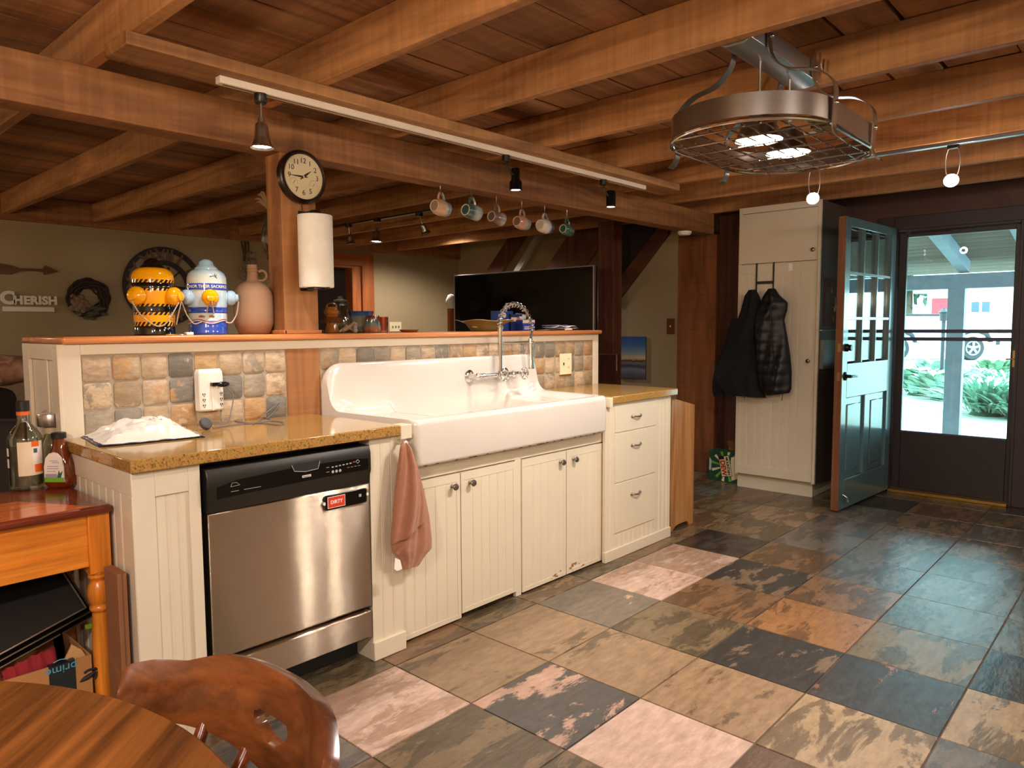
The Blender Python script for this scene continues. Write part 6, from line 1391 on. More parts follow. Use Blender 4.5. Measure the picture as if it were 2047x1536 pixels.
# ---- captain's chair
chair_w = wood('chair_stain', '3a1608', '8a441a', 'x', .26, 2.0, 10, coat=.35, bump=.03, ring=.12)
ccx, ccy, cr_ = .22, 1.0, .33
ch = thing('captains_chair', 'dark brown wooden captain chair with curved back rail and cut-out handle at the round table', 'chair', (ccx, ccy, 0))
TOPZ = [(0, .766), (8, .766), (17, .769), (25, .769), (30, .761), (36, .751), (45, .753), (50, .749), (53, .745), (54.1, .736), (54.6, .722)]
BOTZ = [(0, .600), (9, .604), (19, .626), (28, .641), (36, .649), (46, .655), (51, .662), (53, .668), (54.1, .68), (54.6, .696)]
NT, NV = 150, 30; rows = []; skip = set()
for i in range(NT + 1):
    th_ = -54.6 + 109.2 * i / NT; a_ = abs(th_); zt_, zb_ = interp(TOPZ, a_)[0], interp(BOTZ, a_)[0]; row = []
    for j in range(NV + 1):
        v = j / NV; z = lerp(zb_, zt_, v); r = cr_ - .012 + .022 * v + .008 * (2 * v - 1) ** 2
        row.append((r * math.cos(math.radians(th_)), r * math.sin(math.radians(th_)), z))
    rows.append(row)
vs = [p for r in rows for p in r]; fs = []
def in_hole(th_, z):
    u = (th_ - 3.0) / 8.2; w = (z - .683 + .006 * math.cos(u * 3)) / .021
    return u * u + w * w < 1
for i in range(NT):
    for j in range(NV):
        th_ = -54.6 + 109.2 * (i + .5) / NT; z = (rows[i][j][2] + rows[i + 1][j + 1][2]) / 2
        if in_hole(th_, z): continue
        fs.append((i * (NV + 1) + j, (i + 1) * (NV + 1) + j, (i + 1) * (NV + 1) + j + 1, i * (NV + 1) + j + 1))
mb = MB(); mb.add(vs, fs)
rail = mb.build('back_rail', wood('chair_rail', '2f1709', '733e1b', 'y', .25, 2.0, 9, coat=.35, bump=.03, ring=.12), ch, local=True)
sm_ = rail.modifiers.new('smooth', 'SMOOTH'); sm_.iterations = 3; sm_.factor = .5
sd_ = rail.modifiers.new('thick', 'SOLIDIFY'); sd_.thickness = .022; sd_.offset = 1
bv = rail.modifiers.new('edge', 'BEVEL'); bv.width = .006; bv.segments = 3; bv.angle_limit = math.radians(50); bv.limit_method = 'ANGLE'
SEAT = .44
mb = MB(); out = []
for k in range(48):
    a = 2 * PI * k / 48; c, s_ = math.cos(a), math.sin(a); e = 2.6
    out.append((-.03 + .235 * math.copysign(abs(c) ** (2 / e), c), .235 * math.copysign(abs(s_) ** (2 / e), s_)))
mb.prism(out, 'z', SEAT - .035, SEAT); mb.build('seat', chair_w, ch, bevel=.012, seg=3, local=True)
def spin(th_, zt_):
    a = math.radians(th_); top = Vector(((cr_ + .007) * math.cos(a), (cr_ + .007) * math.sin(a), zt_)); bot = Vector((.205 * math.cos(a) - .02, .2 * math.sin(a), SEAT - .004))
    n = 16; pts = [bot.lerp(top, i / n) for i in range(n + 1)]; rr = [.011, .012, .014, .017, .019, .02, .019, .017, .0145, .013, .013, .014, .0135, .0125, .0115, .011, .011]
    mb = MB(); mb.tube(pts, rr, 10); mb.build('spindle', chair_w, ch, local=True)
for th_ in (-45, -30, -15, 0, 15, 30, 45): spin(th_ , interp(BOTZ, abs(th_))[0] + .012)
for sx in (-1, 1):
    for sy in (-1, 1):
        top = Vector((-.03 + sx * .15, sy * .15, SEAT - .03)); bot = Vector((-.03 + sx * .21, sy * .2, 0)); n = 14
        mb = MB(); mb.tube([bot.lerp(top, i / n) for i in range(n + 1)], [.013, .015, .018, .021, .022, .02, .016, .02, .022, .02, .017, .019, .019, .017, .016], 12)
        for v in mb.v: v.z = max(v.z, 0.0)
        mb.build('leg', chair_w, ch, local=True)
for sy in (-1, 1): mb = MB(); mb.tube([(-.03 - .19, sy * .182, .16), (-.03 + .19, sy * .182, .16)], .011, 8); mb.build('stretcher', chair_w, ch, local=True)
# ================================================================== ENTRY: TALL CABINET, COATS, DOORS
XT = 5.50; TY0, TY1 = 1.95, 2.585
tc_ = thing('tall_cabinet', 'tall cream pantry cabinet with a beadboard door beside the open entry door', 'cabinet', (5.8, 2.26, 0))
sp_z = at(1640, 520, x=XT).z
mb = MB(); mb.box(XT + .02, XD - .002, TY0 + .002, TY1 - .002, .11, ZT - .002); mb.box(XT + .07, XD - .002, TY0 + .03, TY1 - .002, 0, .11); mb.build('carcass', cream, tc_, bevel=.002)
mb = MB(); mb.box(XT, XT + .02, TY0, TY0 + .03, .11, ZT - .002); mb.box(XT, XT + .02, TY1 - .03, TY1, .11, ZT - .002); mb.box(XT, XT + .02, TY0 + .03, TY1 - .03, ZT - .05, ZT - .002); mb.build('face_frame', cream, tc_, bevel=.002)
mb = MB(); mb.box(XT + .05, XT + .07, TY0 + .03, TY1 - .002, 0, .105); mb.build('plinth', cream, tc_)
mb = MB(); mb.box(XT - .012, XT, TY0 + .02, TY1 - .008, sp_z + .004, ZT - .055); d1 = mb.build('upper_door', cream, tc_, bevel=.002)
mb = MB(); a0, a1, z0, z1 = TY0 + .02, TY1 - .008, .125, sp_z - .004
bead(mb, a0 + .055, a1 - .03, z0 + .07, z1 - .07, XT - .006, .006, .062, axis='y'); mb.box(XT - .012, XT, a0, a0 + .055, z0, z1); mb.box(XT - .012, XT, a1 - .03, a1, z0, z1); mb.box(XT - .012, XT, a0 + .055, a1 - .03, z0, z0 + .07); mb.box(XT - .012, XT, a0 + .055, a1 - .03, z1 - .07, z1)
d2 = mb.build('lower_door', cream, tc_, smooth=0)
def xknob(parent, y, z):
    mb = MB(); mb.lathe([(0, .0), (.009, .0), (.009, -.004), (.0055, -.008), (.0055, -.014), (.0145, -.02), (.0155, -.025), (.01, -.03), (0, -.031)], 20, (XT - .012, y, z), 'x'); mb.build('knob', pewter, parent)
k1, k2 = at(1625, 499, x=XT - .03), at(1615, 722, x=XT - .03); xknob(d1, k1.y, k1.z); xknob(d2, k2.y, k2.z)
mb = MB(); mb.box(XT + .022, XD - .003, TY0 - .001, TY0 + .002, .11, ZT - .003); mb.build('side_panel', plain('side_taupe', '54463a', .5), tc_)['label'] = 'dark taupe side panel'  # thin dark taupe sheet laid over the cream carcass side
# over-door hook rack
hk = thing('coat_hook_rack', 'black metal over-door coat hook on the tall cabinet door', 'coat hook', (XT - .02, 2.4, 1.6))
h0, h1 = at(1512, 545, x=XT - .02), at(1546, 545, x=XT - .02); zt_ = sp_z + .001; zb_ = at(1530, 590, x=XT - .02).z; zm = at(1528, 565, x=XT - .02).z
for p in (h0, h1):
    mb = MB(); mb.box(XT - .018, XT - .0125, p.y - .006, p.y + .006, zb_ - .06, zt_ + .004); mb.box(XT - .0125, XT - .001, p.y - .006, p.y + .006, zt_ + .0005, zt_ + .004); mb.build('strap', black, hk, bevel=.001)
    mb = MB(); mb.tube(spline([(XT - .02, p.y, zb_ - .05), (XT - .05, p.y, zb_ - .055), (XT - .07, p.y, zb_ - .03), (XT - .072, p.y, zb_ + .0)], 5), .005, 8); mb.build('hook', black, hk)
mb = MB(); mb.box(XT - .018, XT - .0125, h1.y, h0.y, zm - .011, zm + .011); mb.build('crossbar', black, hk, bevel=.001)
ah = at(1580, 534, x=XT - .016); mb = MB(); mb.box(XT - .016, XT - .0125, ah.y - .015, ah.y + .015, ah.z - .028, ah.z + .028); mb.tube([(XT - .016, ah.y, ah.z - .01), (XT - .028, ah.y, ah.z - .016), (XT - .03, ah.y, ah.z - .006)], .003, 6); o = mb.build('adhesive_hook', white_pl, bevel=.001); tag(o, 'small white adhesive hook near the top of the tall cabinet door', 'hook')
# coats
XJ = XT - .10
fleece = plain('black_fleece', '0b0b0d', .95, var=.2, scale=30, bump=.2); puffer = plain('black_nylon', '0d0d10', .5, var=.2, scale=20, bump=.1)
jk = thing('black_jacket', 'plain black fleece jacket hanging on the left hook of the tall cabinet', 'jacket', (XJ, 2.45, 1.3))
# (t, left px, py, right px, py, depth)
pl = [(0, 1497, 580, 1511, 579, .02), (.05, 1489, 592, 1518, 592, .04), (.16, 1480, 625, 1528, 620, .055), (.35, 1464, 665, 1530, 660, .07), (.6, 1443, 712, 1528, 715, .085), (.76, 1427, 744, 1526, 748, .09), (.82, 1426, 756, 1525, 765, .09), (.9, 1440, 777, 1526, 782, .08), (1, 1452, 788, 1531, 795, .07)]
rows = drape(dr_rows(pl, 40, x=XJ), (0, -1, 0), (-1, 0, 0), nu=34, folds=1.5, amp=.16, seed=1.2, flat=.5)
mb = MB(); mb.grid(rows, close_u=True, cap=True); mb.build('body', fleece, jk, smooth=80)
s0 = [at(px, py, x=XJ + .03) for px, py in ((1476, 640), (1455, 700), (1437, 755), (1438, 792))]
mb = MB(); mb.tube(spline(s0, 6), [.035 + .012 * math.sin(i * .9) * .3 + .012 for i in range(19)], 14); mb.build('sleeve', fleece, jk)
mb = MB(); h_ = [at(px, py, x=XJ - .045) for px, py in ((1488, 786), (1489, 800))]; mb.tube(h_, .002, 5); mb.build('drawcord', black, jk)
vt = thing('puffer_vest', 'black quilted puffer vest hanging on the right hook of the tall cabinet', 'vest', (XJ, 2.3, 1.3))
pl = [(0, 1536, 577, 1550, 577, .02), (.05, 1526, 592, 1558, 590, .045), (.12, 1519, 606, 1575, 605, .055), (.2, 1513, 622, 1574, 620, .06), (.28, 1508, 640, 1568, 640, .062), (.42, 1506, 672, 1574, 672, .07), (.6, 1511, 708, 1580, 708, .075), (.78, 1514, 745, 1583, 745, .075), (.92, 1518, 778, 1582, 778, .06), (1, 1532, 792, 1578, 786, .045)]
rr = dr_rows(pl, 64, x=XJ - .04)
rr = [(a, b_, d * (1 + .16 * abs(math.sin(k * PI / 6.4)) - .08)) for k, (a, b_, d) in enumerate(rr)]
rows = drape(rr, (0, -1, 0), (-1, 0, 0), nu=34, folds=1.2, amp=.2, seed=2.4, flat=.4)
mb = MB(); mb.grid(rows, close_u=True, cap=True); mb.build('body', puffer, vt, smooth=80)
mb = MB(); zs = [at(px, py, x=XJ - .125) for px, py in ((1542, 600), (1542, 650), (1546, 710), (1550, 770))]; mb.tube(spline(zs, 8), .004, 6); mb.build('zipper', black, vt)
mb = MB(); h_ = [at(px, py, x=XJ - .05) for px, py in ((1565, 785), (1563, 801))]; mb.tube(h_, .002, 5); mb.build('drawcord', black, vt)
# side of the cabinet: letter holder, key hooks
kb = thing('key_rack', 'row of small brass key hooks on the dark taupe side of the tall cabinet', 'key rack', (5.7, TY0, 1.5))
mb = MB(); mb.box(5.58, 5.95, TY0 - .012, TY0 + .001, 1.30, 1.66); mb.build('backboard', dark_board, kb, bevel=.002)
for i, (x, z) in enumerate(((5.66, 1.58), (5.74, 1.52), (5.72, 1.44), (5.70, 1.37))):
    mb = MB(); mb.tube(spline([(x, TY0 - .01, z), (x, TY0 - .03, z), (x, TY0 - .035, z - .02), (x + .01, TY0 - .03, z - .03), (x + .02, TY0 - .022, z - .015)], 5), .003, 6); mb.build('hook', plain('brass', 'b08a4a', .3, .9), kb)
ky = thing('key_bunch', 'bunch of dark keys hanging on the key rack', 'keys', (5.74, TY0 - .03, 1.5))
mb = MB(); mb.tube([(5.74 + .014 * math.cos(a), TY0 - .033, 1.478 + .014 * math.sin(a)) for a in [2 * PI * i / 16 for i in range(16)]], .0016, 5, closed=True)
for k in range(3): mb.box(5.728 + k * .009, 5.734 + k * .009, TY0 - .037 - k * .002, TY0 - .034 - k * .002, 1.405 + .01 * k, 1.468)
mb.build('keys', pewter, ky)
tr = thing('letter_holder', 'small grey metal letter holder mounted on the side of the tall cabinet', 'letter holder', (5.7, TY0 - .03, 1.1))
mb = MB(); mb.box(5.53, 5.95, TY0 - .03, TY0 - .026, .98, 1.20); mb.box(5.53, 5.95, TY0 - .026, TY0 - .001, .98, .984); mb.box(5.53, 5.534, TY0 - .026, TY0 - .001, .984, 1.20); mb.build('pocket', plain('grey_metal', '77716a', .4, .6), tr, bevel=.001)
mb = MB(); mb.box(5.52, 5.96, TY0 - .02, TY0 - .001, 1.265, 1.275); o = mb.build('towel_bar', plain('silver_rail', '9a98a0', .3, .9), bevel=.001); tag(o, 'thin silver bar on the side of the tall cabinet above the letter holder', 'rail')

# soda carton on the floor
cx0 = 5.62
p0, p1 = at(1416, 965, x=cx0), at(1473, 970, x=cx0)
sd = thing('soda_carton', 'green soda can carton standing on its end between the wall boards and the tall cabinet', 'carton', (cx0 + .06, 2.68, 0))
ya, yb_ = at(1417, 930, x=cx0).y, 2.595; zh = at(1417, 897, x=cx0).z
gr = plain('soda_green', '1f4a34', .4, var=.2, scale=20); lime = plain('soda_lime', '6fae2c', .4); crm = plain('soda_cream', 'e8dcb0', .45)
mb = MB(); mb.box(cx0, cx0 + .12, yb_, ya, 0, zh - .01); mb.build('carton', gr, sd, bevel=.002)
yc_, zc_ = lerp(ya, yb_, .52), zh * .5
mb = MB(); xf = cx0 - .0008
def star(a, r0, r1, w, mi):
    y0, z0 = yc_ - .01, zc_; pts = []
    for r, ww in ((r0, -w * .4), (r1, -w), (r1, w), (r0, w * .4)):
        c, s_ = math.cos(a), math.sin(a); y, z = y0 + r * c - ww * s_, z0 + r * s_ + ww * c
        pts.append((xf, min(max(y, yb_ + .001), ya - .001), min(max(z, .002), zh - .012)))
    mb.add(pts, [(0, 1, 2, 3)], mi)
for k in range(12): star(k * PI / 6 + .2, .05, .13, .012, 1 if k % 2 else 0)
mb.add([(xf - .0003, yb_ + .001, .05), (xf - .0003, lerp(ya, yb_, .75), .02), (xf - .0003, lerp(ya, yb_, .7), .1), (xf - .0003, lerp(ya, yb_, .72), zh * .8), (xf - .0003, yb_ + .001, zh * .9)], [(0, 1, 2, 3, 4)], 1)
mb.add([(xf - .0003, ya - .002, .09), (xf - .0003, ya - .022, .085), (xf - .0003, ya - .026, .17), (xf - .0003, ya - .006, .2)], [(0, 1, 2, 3)], 2)
mb.build('printed_rays', [lime, crm, plain('soda_ice', 'a8c8c4', .4)], sd, smooth=0, fix=False)
# logo turned a quarter turn: reads downwards
xd = Vector((0, -.22, -1)).normalized(); yd = Vector((0, -1, .22)).normalized() * -1
def logo(mb, u0, u1, v0, v1, off, mi, sk=.0):
    P = [Vector((xf - off, yc_ - .005, zc_ + .0)) + xd * u + yd * v for u, v in ((u0 + sk, v1), (u1 + sk, v1), (u1, v0), (u0, v0))]
    mb.add([tuple(p) for p in P], [(0, 1, 2, 3)], mi)
xd = Vector((0, -.2, -1)).normalized(); yd = Vector((0, -1, .2)).normalized()
mb = MB()
logo(mb, -.09, .088, -.048, .05, .0012, 0); logo(mb, -.084, .084, .002, .046, .0018, 1); logo(mb, -.06, .082, -.044, .006, .0018, 1)
text_mb(mb, 'MOUNTAIN', .031, Vector((xf - .0024, yc_ - .005, zc_)) + yd * .024, xd, yd, 0, bold=.03, spacing=.85); text_mb(mb, 'DEW', .056, Vector((xf - .0024, yc_ - .005, zc_)) - yd * .019 + xd * .012, xd, yd, 2, bold=.045)
mb.build('printed_logo', [plain('soda_black', '14221a', .4), crm, plain('soda_red', 'c4231c', .4)], sd, smooth=0, fix=False)['label'] = 'black and red MOUNTAIN DEW lettering reading downwards'
bx_ = thing('brown_carton', 'open brown carton behind the green soda carton', 'carton', (5.8, 2.68, 0))
mb = MB(); mb.box(5.75, 5.87, 2.60, 2.76, 0, .27); mb.prism([(5.75, .27), (5.752, .27), (5.72, .335), (5.718, .335)], 'y', 2.60, 2.76); mb.prism([(5.868, .27), (5.87, .27), (5.876, .34), (5.874, .34)], 'y', 2.60, 2.76); mb.build('carton', plain('kraft_brown', '8a5c3a', .8, var=.05), bx_)

# light switch and picture on the stair wall
a, b_ = at(1333, 637, x=XS - .006), at(1348, 668, x=XS - .006)
sw = thing('light_switch', 'brown wooden light switch plate beside the wide wall board', 'switch', (XS, a.y, a.z))
mb = MB(); mb.box(XS - .008, XS + .0015, b_.y, a.y, b_.z, a.z); mb.build('plate', wood('switch_plate', '5a341c', '7d4c2b', 'z', .4), sw, bevel=.002)
mb = MB(); mb.box(XS - .016, XS - .007, (a.y + b_.y) / 2 - .005, (a.y + b_.y) / 2 + .005, (a.z + b_.z) / 2 - .008, (a.z + b_.z) / 2 + .008); mb.build('toggle', plain('ivory_plastic', 'efe0b8', .4), sw, bevel=.001)
xa = XS - .012
a, b_ = at(1239, 673, x=xa), at(1290, 759, x=xa)
pi_ = thing('seascape_painting', 'small unframed seascape canvas with blue sky on the stair wall', 'painting', (xa, (a.y + b_.y) / 2, b_.z))
mb = MB(); mb.box(xa, XS + .0015, b_.y, a.y, b_.z, a.z); mb.build('canvas', plain('canvas_edge', '2c3440', .7), pi_)
mb = MB(); H = a.z - b_.z; W = a.y - b_.y
mb.box(xa - .0006, xa, b_.y, a.y, b_.z, a.z)
def seascape():
    m = ramp2('seascape', [(0, '3a3f4a'), (.12, '5a5c66'), (.22, '777b86'), (.3, '2c3040'), (.38, '7c6c66'), (.43, '1f2636'), (.45, 'c08a58'), (.5, 'c9b48c'), (.62, '7c92a0'), (.8, '36659a'), (1, '1f4a86')], 'z', 0, H, .5, 14, .10); return m
mb.build('paint', seascape(), pi_, smooth=0)
ob = thing('newel_block', 'dark wooden newel block with a pale edge at the foot of the stair wall', 'newel', (5.6, 3.9, 0))
a, b_ = at(1197, 708, x=5.3), at(1234, 742, x=5.3)
mb = MB(); mb.box(5.30, 5.345, b_.y, a.y - .0, .0, a.z); mb.build('block', dark_board, ob, bevel=.003)
mb = MB(); mb.box(5.294, 5.30, b_.y, b_.y + .012, b_.z, a.z); mb.build('pale_edge', plain('pale_wood_edge', 'b98a5c', .5), ob, bevel=.002)

# ---- entry door, standing open into the room
dth = .05; dx0, dx1, dy0 = 5.19, 6.165, 1.615
ed = thing('entry_door', 'open dark blue-green entry door with nine glass panes', 'door', (dx1, dy0 + dth / 2, .012), rz=-.062)
paint = plain('door_paint', '4c6a70', .22, var=.04, coat=.5); redge = wood('door_edge', '5e3822', '7d5030', 'z', .5)
gz0, gz1 = at(1690, 727, y=1.68).z, at(1695, 452, y=1.68).z
gx0, gx1 = dx0 + .09, dx1 - .10
z0, z1 = .014, DZ - .01
mb = MB()
mb.box(dx0 + .004, gx0, dy0, dy0 + dth, z0, z1); mb.box(gx1, dx1, dy0, dy0 + dth, z0, z1); mb.box(gx0, gx1, dy0, dy0 + dth, gz1, z1); mb.box(gx0, gx1, dy0, dy0 + dth, .80, gz0)
mb.box(gx0, gx1, dy0, dy0 + dth, z0, .22); xm_ = (gx0 + gx1) / 2; mb.box(xm_ - .05, xm_ + .05, dy0, dy0 + dth, .22, .80); mb.build('leaf', paint, ed, bevel=.003)
mb = MB()
for a, b_ in ((gx0, xm_ - .05), (xm_ + .05, gx1)): mb.box(a, b_, dy0 + .016, dy0 + dth - .016, .22, .80); mb.box(a + .05, b_ - .05, dy0 + .009, dy0 + dth - .009, .27, .75)
mb.build('raised_panel', paint, ed, bevel=.006)
mb = MB(); mb.box(dx0, dx0 + .004, dy0, dy0 + dth, z0, z1); mb.build('edge_strip', redge, ed)['label'] = 'bare reddish wood edge'
mb = MB(); w = (gx1 - gx0) / 3; hh = (gz1 - gz0) / 3
for k in (1, 2): mb.box(gx0 + w * k - .011, gx0 + w * k + .011, dy0 + .002, dy0 + dth - .002, gz0, gz1); mb.box(gx0, gx1, dy0 + .003, dy0 + dth - .003, gz0 + hh * k - .011, gz0 + hh * k + .011)
mb.build('muntin_grid', paint, ed, bevel=.002)
for i in range(3):
    for j in range(3):
        mb = MB(); mb.box(gx0 + w * i + .011, gx0 + w * (i + 1) - .011, dy0 + dth / 2 - .002, dy0 + dth / 2 + .002, gz0 + hh * j + .011, gz0 + hh * (j + 1) - .011); mb.build('glass_pane', glass('door_glass', 'eaf4f4', .08), ed, smooth=0)
dkm = plain('oil_rubbed_bronze', '171310', .3, .5)
kz, hz = at(1690, 698, y=dy0 - .03).z, at(1690, 758, y=dy0 - .03).z; kx = dx0 + .06
mb = MB(); mb.lathe([(0, 0), (.026, 0), (.028, -.01), (.02, -.022), (.022, -.034), (.02, -.04), (0, -.041)], 24, (kx, dy0 + .0005, kz), 'y'); mb.build('deadbolt', dkm, ed)
mb = MB(); mb.lathe([(0, 0), (.03, 0), (.03, -.008), (.012, -.014), (.011, -.045), (0, -.045)], 24, (kx, dy0 + .0005, hz), 'y'); mb.tube([(kx, dy0 - .04, hz), (kx + .05, dy0 - .042, hz), (kx + .105, dy0 - .04, hz - .004)], [.009, .008, .007], 10); mb.build('lever_handle', dkm, ed)
mb = MB(); mb.box(dx0 - .0012, dx0 + .001, dy0 + .012, dy0 + .033, kz - .028, kz + .028); mb.box(dx0 - .0012, dx0 + .001, dy0 + .012, dy0 + .033, hz - .03, hz + .03); mb.build('latch_plate', plain('aged_brass', '8a744c', .35, .8), ed)
mb = MB(); mb.tube(spline([(dx0 + .07, dy0 - .002, .12), (dx0 + .075, dy0 - .018, .11), (dx0 + .08, dy0 - .03, .10), (dx0 + .085, dy0 - .034, .085)], 4), .006, 8); mb.lathe([(0, 0), (.012, 0), (.013, .012), (0, .014)], 12, (dx0 + .086, dy0 - .034, .07)); mb.build('door_stop', plain('door_stop_metal', 'a49a94', .3, .9), ed)

# ---- door frame and storm door in the opening
fr = plain('dark_frame_paint', '2b1a18', .45, var=.1)
mb = MB(); mb.box(XD - .012, XD + .14, DY1 - .045, DY1, 0, DZ); mb.box(XD - .012, XD + .14, DY0, DY0 + .03, 0, DZ); mb.box(XD - .012, XD + .14, DY0 + .03, DY1 - .045, DZ - .04, DZ)
mb.box(XD - .02, XD - .0005, DY1 - .02, DY1 + .10, 0, DZ + .08); mb.box(XD - .02, XD - .0005, DY0 - .10, DY0 + .01, 0, DZ + .08); mb.box(XD - .02, XD - .0005, DY0 + .01, DY1 - .02, DZ - .02, DZ + .08)
struct('trim_2', mb, fr, bevel=.003)
mb = MB(); mb.box(XD - .06, XD + .16, DY0 + .03, DY1 - .045, 0, .022); mb.prism([(XD - .06, 0), (XD - .045, .022), (XD - .045, 0)], 'y', DY0 + .03, DY1 - .045)
struct('trim_3', mb, plain('brass_threshold', '9a7430', .35, .7), bevel=.003)
sd_ = thing('storm_door', 'closed dark storm door with a large glass pane and a bronze latch', 'door', (XD + .06, (DY0 + DY1) / 2, .022))
SX0, SX1 = XD + .03, XD + .065; sy0, sy1 = DY0 + .032, DY1 - .047
gy0, gy1 = at(2018, 885, x=SX0).y, at(1800, 865, x=SX0).y; gzb, gzt = at(1900, 872, x=SX0).z, at(1900, 468, x=SX0).z
gy0 = max(gy0, sy0 + .03)
mb = MB(); mb.box(SX0, SX1, sy0, gy0, .023, DZ - .042); mb.box(SX0, SX1, gy1, sy1, .023, DZ - .042); mb.box(SX0, SX1, gy0, gy1, gzt, DZ - .042); mb.box(SX0, SX1, gy0, gy1, .023, gzb); mb.build('leaf', plain('storm_door_paint', '1f1416', .4, var=.1), sd_, bevel=.003)
rz = [at(1900, py, x=SX0).z for py in (660, 665, 676, 681)]
mb = MB(); mb.box(SX0 + .004, SX1 - .004, gy0, gy1, rz[1] - .004, rz[0] + .004); mb.box(SX0 + .004, SX1 - .004, gy0, gy1, rz[3] - .004, rz[2] + .004); mb.box(SX0 - .002, SX0 + .008, gy0, gy1, gzb, gzb + .014); mb.build('sash_rails', plain('sash_grey_blue', '3a3c58', .4), sd_, bevel=.001)
mb = MB(); mb.box(SX0 + .016, SX0 + .019, gy0, gy1, gzb, gzt); mb.build('glass_pane', glass('storm_glass', 'f2fbfd', .05), sd_, smooth=0)
lz = at(2035, 718, x=SX0 - .03); mb = MB(); mb.box(SX0 - .012, SX0, gy0 - .045, gy0 - .015, lz.z - .06, lz.z + .06); mb.tube([(SX0 - .012, gy0 - .03, lz.z), (SX0 - .04, gy0 - .03, lz.z), (SX0 - .045, gy0 + .02, lz.z - .004)], .006, 8); mb.build('latch', plain('brass', 'b08a4a', .3, .9), sd_, bevel=.002)
mb = MB(); mb.tube([(SX0 - .03, gy1 - .02, gzt + .035), (SX0 - .03, gy1 - .30, gzt + .035)], .012, 10); mb.tube([(SX0 - .03, gy1 - .30, gzt + .035), (SX0 - .03, gy1 - .42, gzt + .035)], .005, 8); mb.box(SX0 - .045, SX0, gy1 - .03, gy1 - .005, gzt + .02, gzt + .05); mb.build('closer_tube', plain('closer_bronze', '2c2320', .35, .5), sd_)
# ================================================================== LIVING ROOM BEYOND THE LEDGE
YW_ = YL - .0008
# television
tx = 4.87; a, b_ = at(908, 552, x=tx), at(1188, 530, x=tx)
tv = thing('television', 'large black flat television behind the right end of the ledge', 'television', (tx, (a.y + b_.y) / 2, .8))
tz1 = (a.z + b_.z) / 2; tz0 = tz1 - (a.y - b_.y) * .575
mb = MB(); mb.box(tx, tx + .05, b_.y, a.y, tz0, tz1); mb.build('casing', black, tv, bevel=.004)
mb = MB(); mb.box(tx - .003, tx + .001, b_.y + .012, a.y - .012, tz0 + .02, tz1 - .012); mb.build('screen', plain('dark_screen', '060507', .09, var=0), tv, smooth=0)
mb = MB(); t_ = .011; mb.box(tx - .005, tx + .02, b_.y - .002, b_.y + t_, tz0, tz1 + .002); mb.box(tx - .005, tx + .02, a.y - .006, a.y + .002, tz0, tz1 + .002); mb.box(tx - .005, tx + .02, b_.y, a.y, tz1 - .006, tz1 + .002); mb.box(tx - .005, tx + .02, b_.y, a.y, tz0, tz0 + .018); mb.build('bezel', plain('silver_bezel', 'a8a4a0', .3, .8), tv, bevel=.001)
ym = (a.y + b_.y) / 2
mb = MB(); mb.box(tx + .0, tx + .04, ym - .06, ym + .06, .62, tz0 + .002); mb.box(tx - .12, tx + .16, ym - .35, ym + .35, .601, .62); mb.build('stand', black, tv, bevel=.004)
mc = thing('media_console', 'dark wooden media console under the television', 'console', (tx, ym, 0))
mb = MB(); mb.box(tx - .22, tx + .24, b_.y + .02, a.y - .02, .06, .60); mb.build('carcass', dark_board, mc, bevel=.005)
mb = MB()
for k in range(3): y0 = lerp(b_.y + .04, a.y - .04, k / 3); mb.box(tx - .235, tx - .22, y0 + .01, y0 + (a.y - b_.y - .08) / 3 - .01, .1, .57)
mb.build('door', dark_board, mc, bevel=.003)
mb = MB(); mb.box(tx - .2, tx + .22, b_.y + .05, a.y - .05, 0, .06); mb.build('plinth', black_matte, mc)
# wooden stand with white top left of the TV
p = at(901, 655, x=5.25); zt_ = at(903, 617, x=5.25).z; z2 = at(903, 588, x=5.25).z
fs2 = thing('pillar_lamp', 'white rounded lamp on a reddish wood pillar left of the television', 'lamp', (5.25, p.y, 0))
mb = MB(); mb.box(5.22, 5.28, p.y - .025, p.y + .02, .03, zt_); mb.lathe([(0, 0), (.11, 0), (.11, .02), (0, .03)], 20, (5.25, p.y, 0)); mb.build('pillar', wood('pillar_wood', '8a4826', 'b06a3c', 'z', .4), fs2, bevel=.003)
mb = MB(); mb.lathe([(0, zt_), (.03, zt_), (.05, zt_ + .03), (.055, zt_ + (z2 - zt_) * .6), (.03, z2 - .01), (0, z2)], 24, (5.25, p.y - .01, 0)); mb.build('shade', plain('matte_white_shade', 'cfcabb', .7), fs2)

# ---- wall decor on the back wall
def W3(px, py): return at(px, py, y=YW_ - .01)
ar = thing('wooden_arrow', 'long brown wooden arrow hanging on the back wall above the CHERISH sign', 'wall decor', tuple(W3(50, 540)))
P = [(-40, 532), (2, 527), (22, 531), (40, 537), (60, 537), (86, 538), (90, 531), (117, 543), (88, 550), (86, 544), (60, 542), (40, 543), (22, 549), (2, 548), (-40, 552)]
mb = MB(); mb.prism([(W3(*q_).x, W3(*q_).z) for q_ in P], 'y', YW_ - .02, YW_); mb.build('board', wood('arrow_wood', '4f3218', '6e4a26', 'x', .6), ar, bevel=.002)
cs = thing('cherish_sign', 'white cut-out CHERISH lettering sign on the back wall', 'sign', tuple(W3(55, 600)))
c0, c1 = W3(4, 604), W3(107, 611); H_ = (W3(20, 585).z - W3(20, 609).z)
mb = MB(); wht = plain('sign_white', 'ded8ca', .6); capw = H_ * 1.2
xx = c0.x
zb = W3(50, 610).z
cw = (c1.x - c0.x)
text_mb(mb, 'C', H_ * 1.45, (c0.x + cw * .085, YW_ - .028, zb + H_ * .52), (1, 0, 0), (0, 0, 1), 0, depth=.02, bold=.05)
text_mb(mb, 'HERISH', H_ * .95, (c0.x + cw * .625, YW_ - .028, zb + H_ * .36), (1, 0, 0), (0, 0, 1), 0, depth=.02, bold=.05, spacing=1.05)
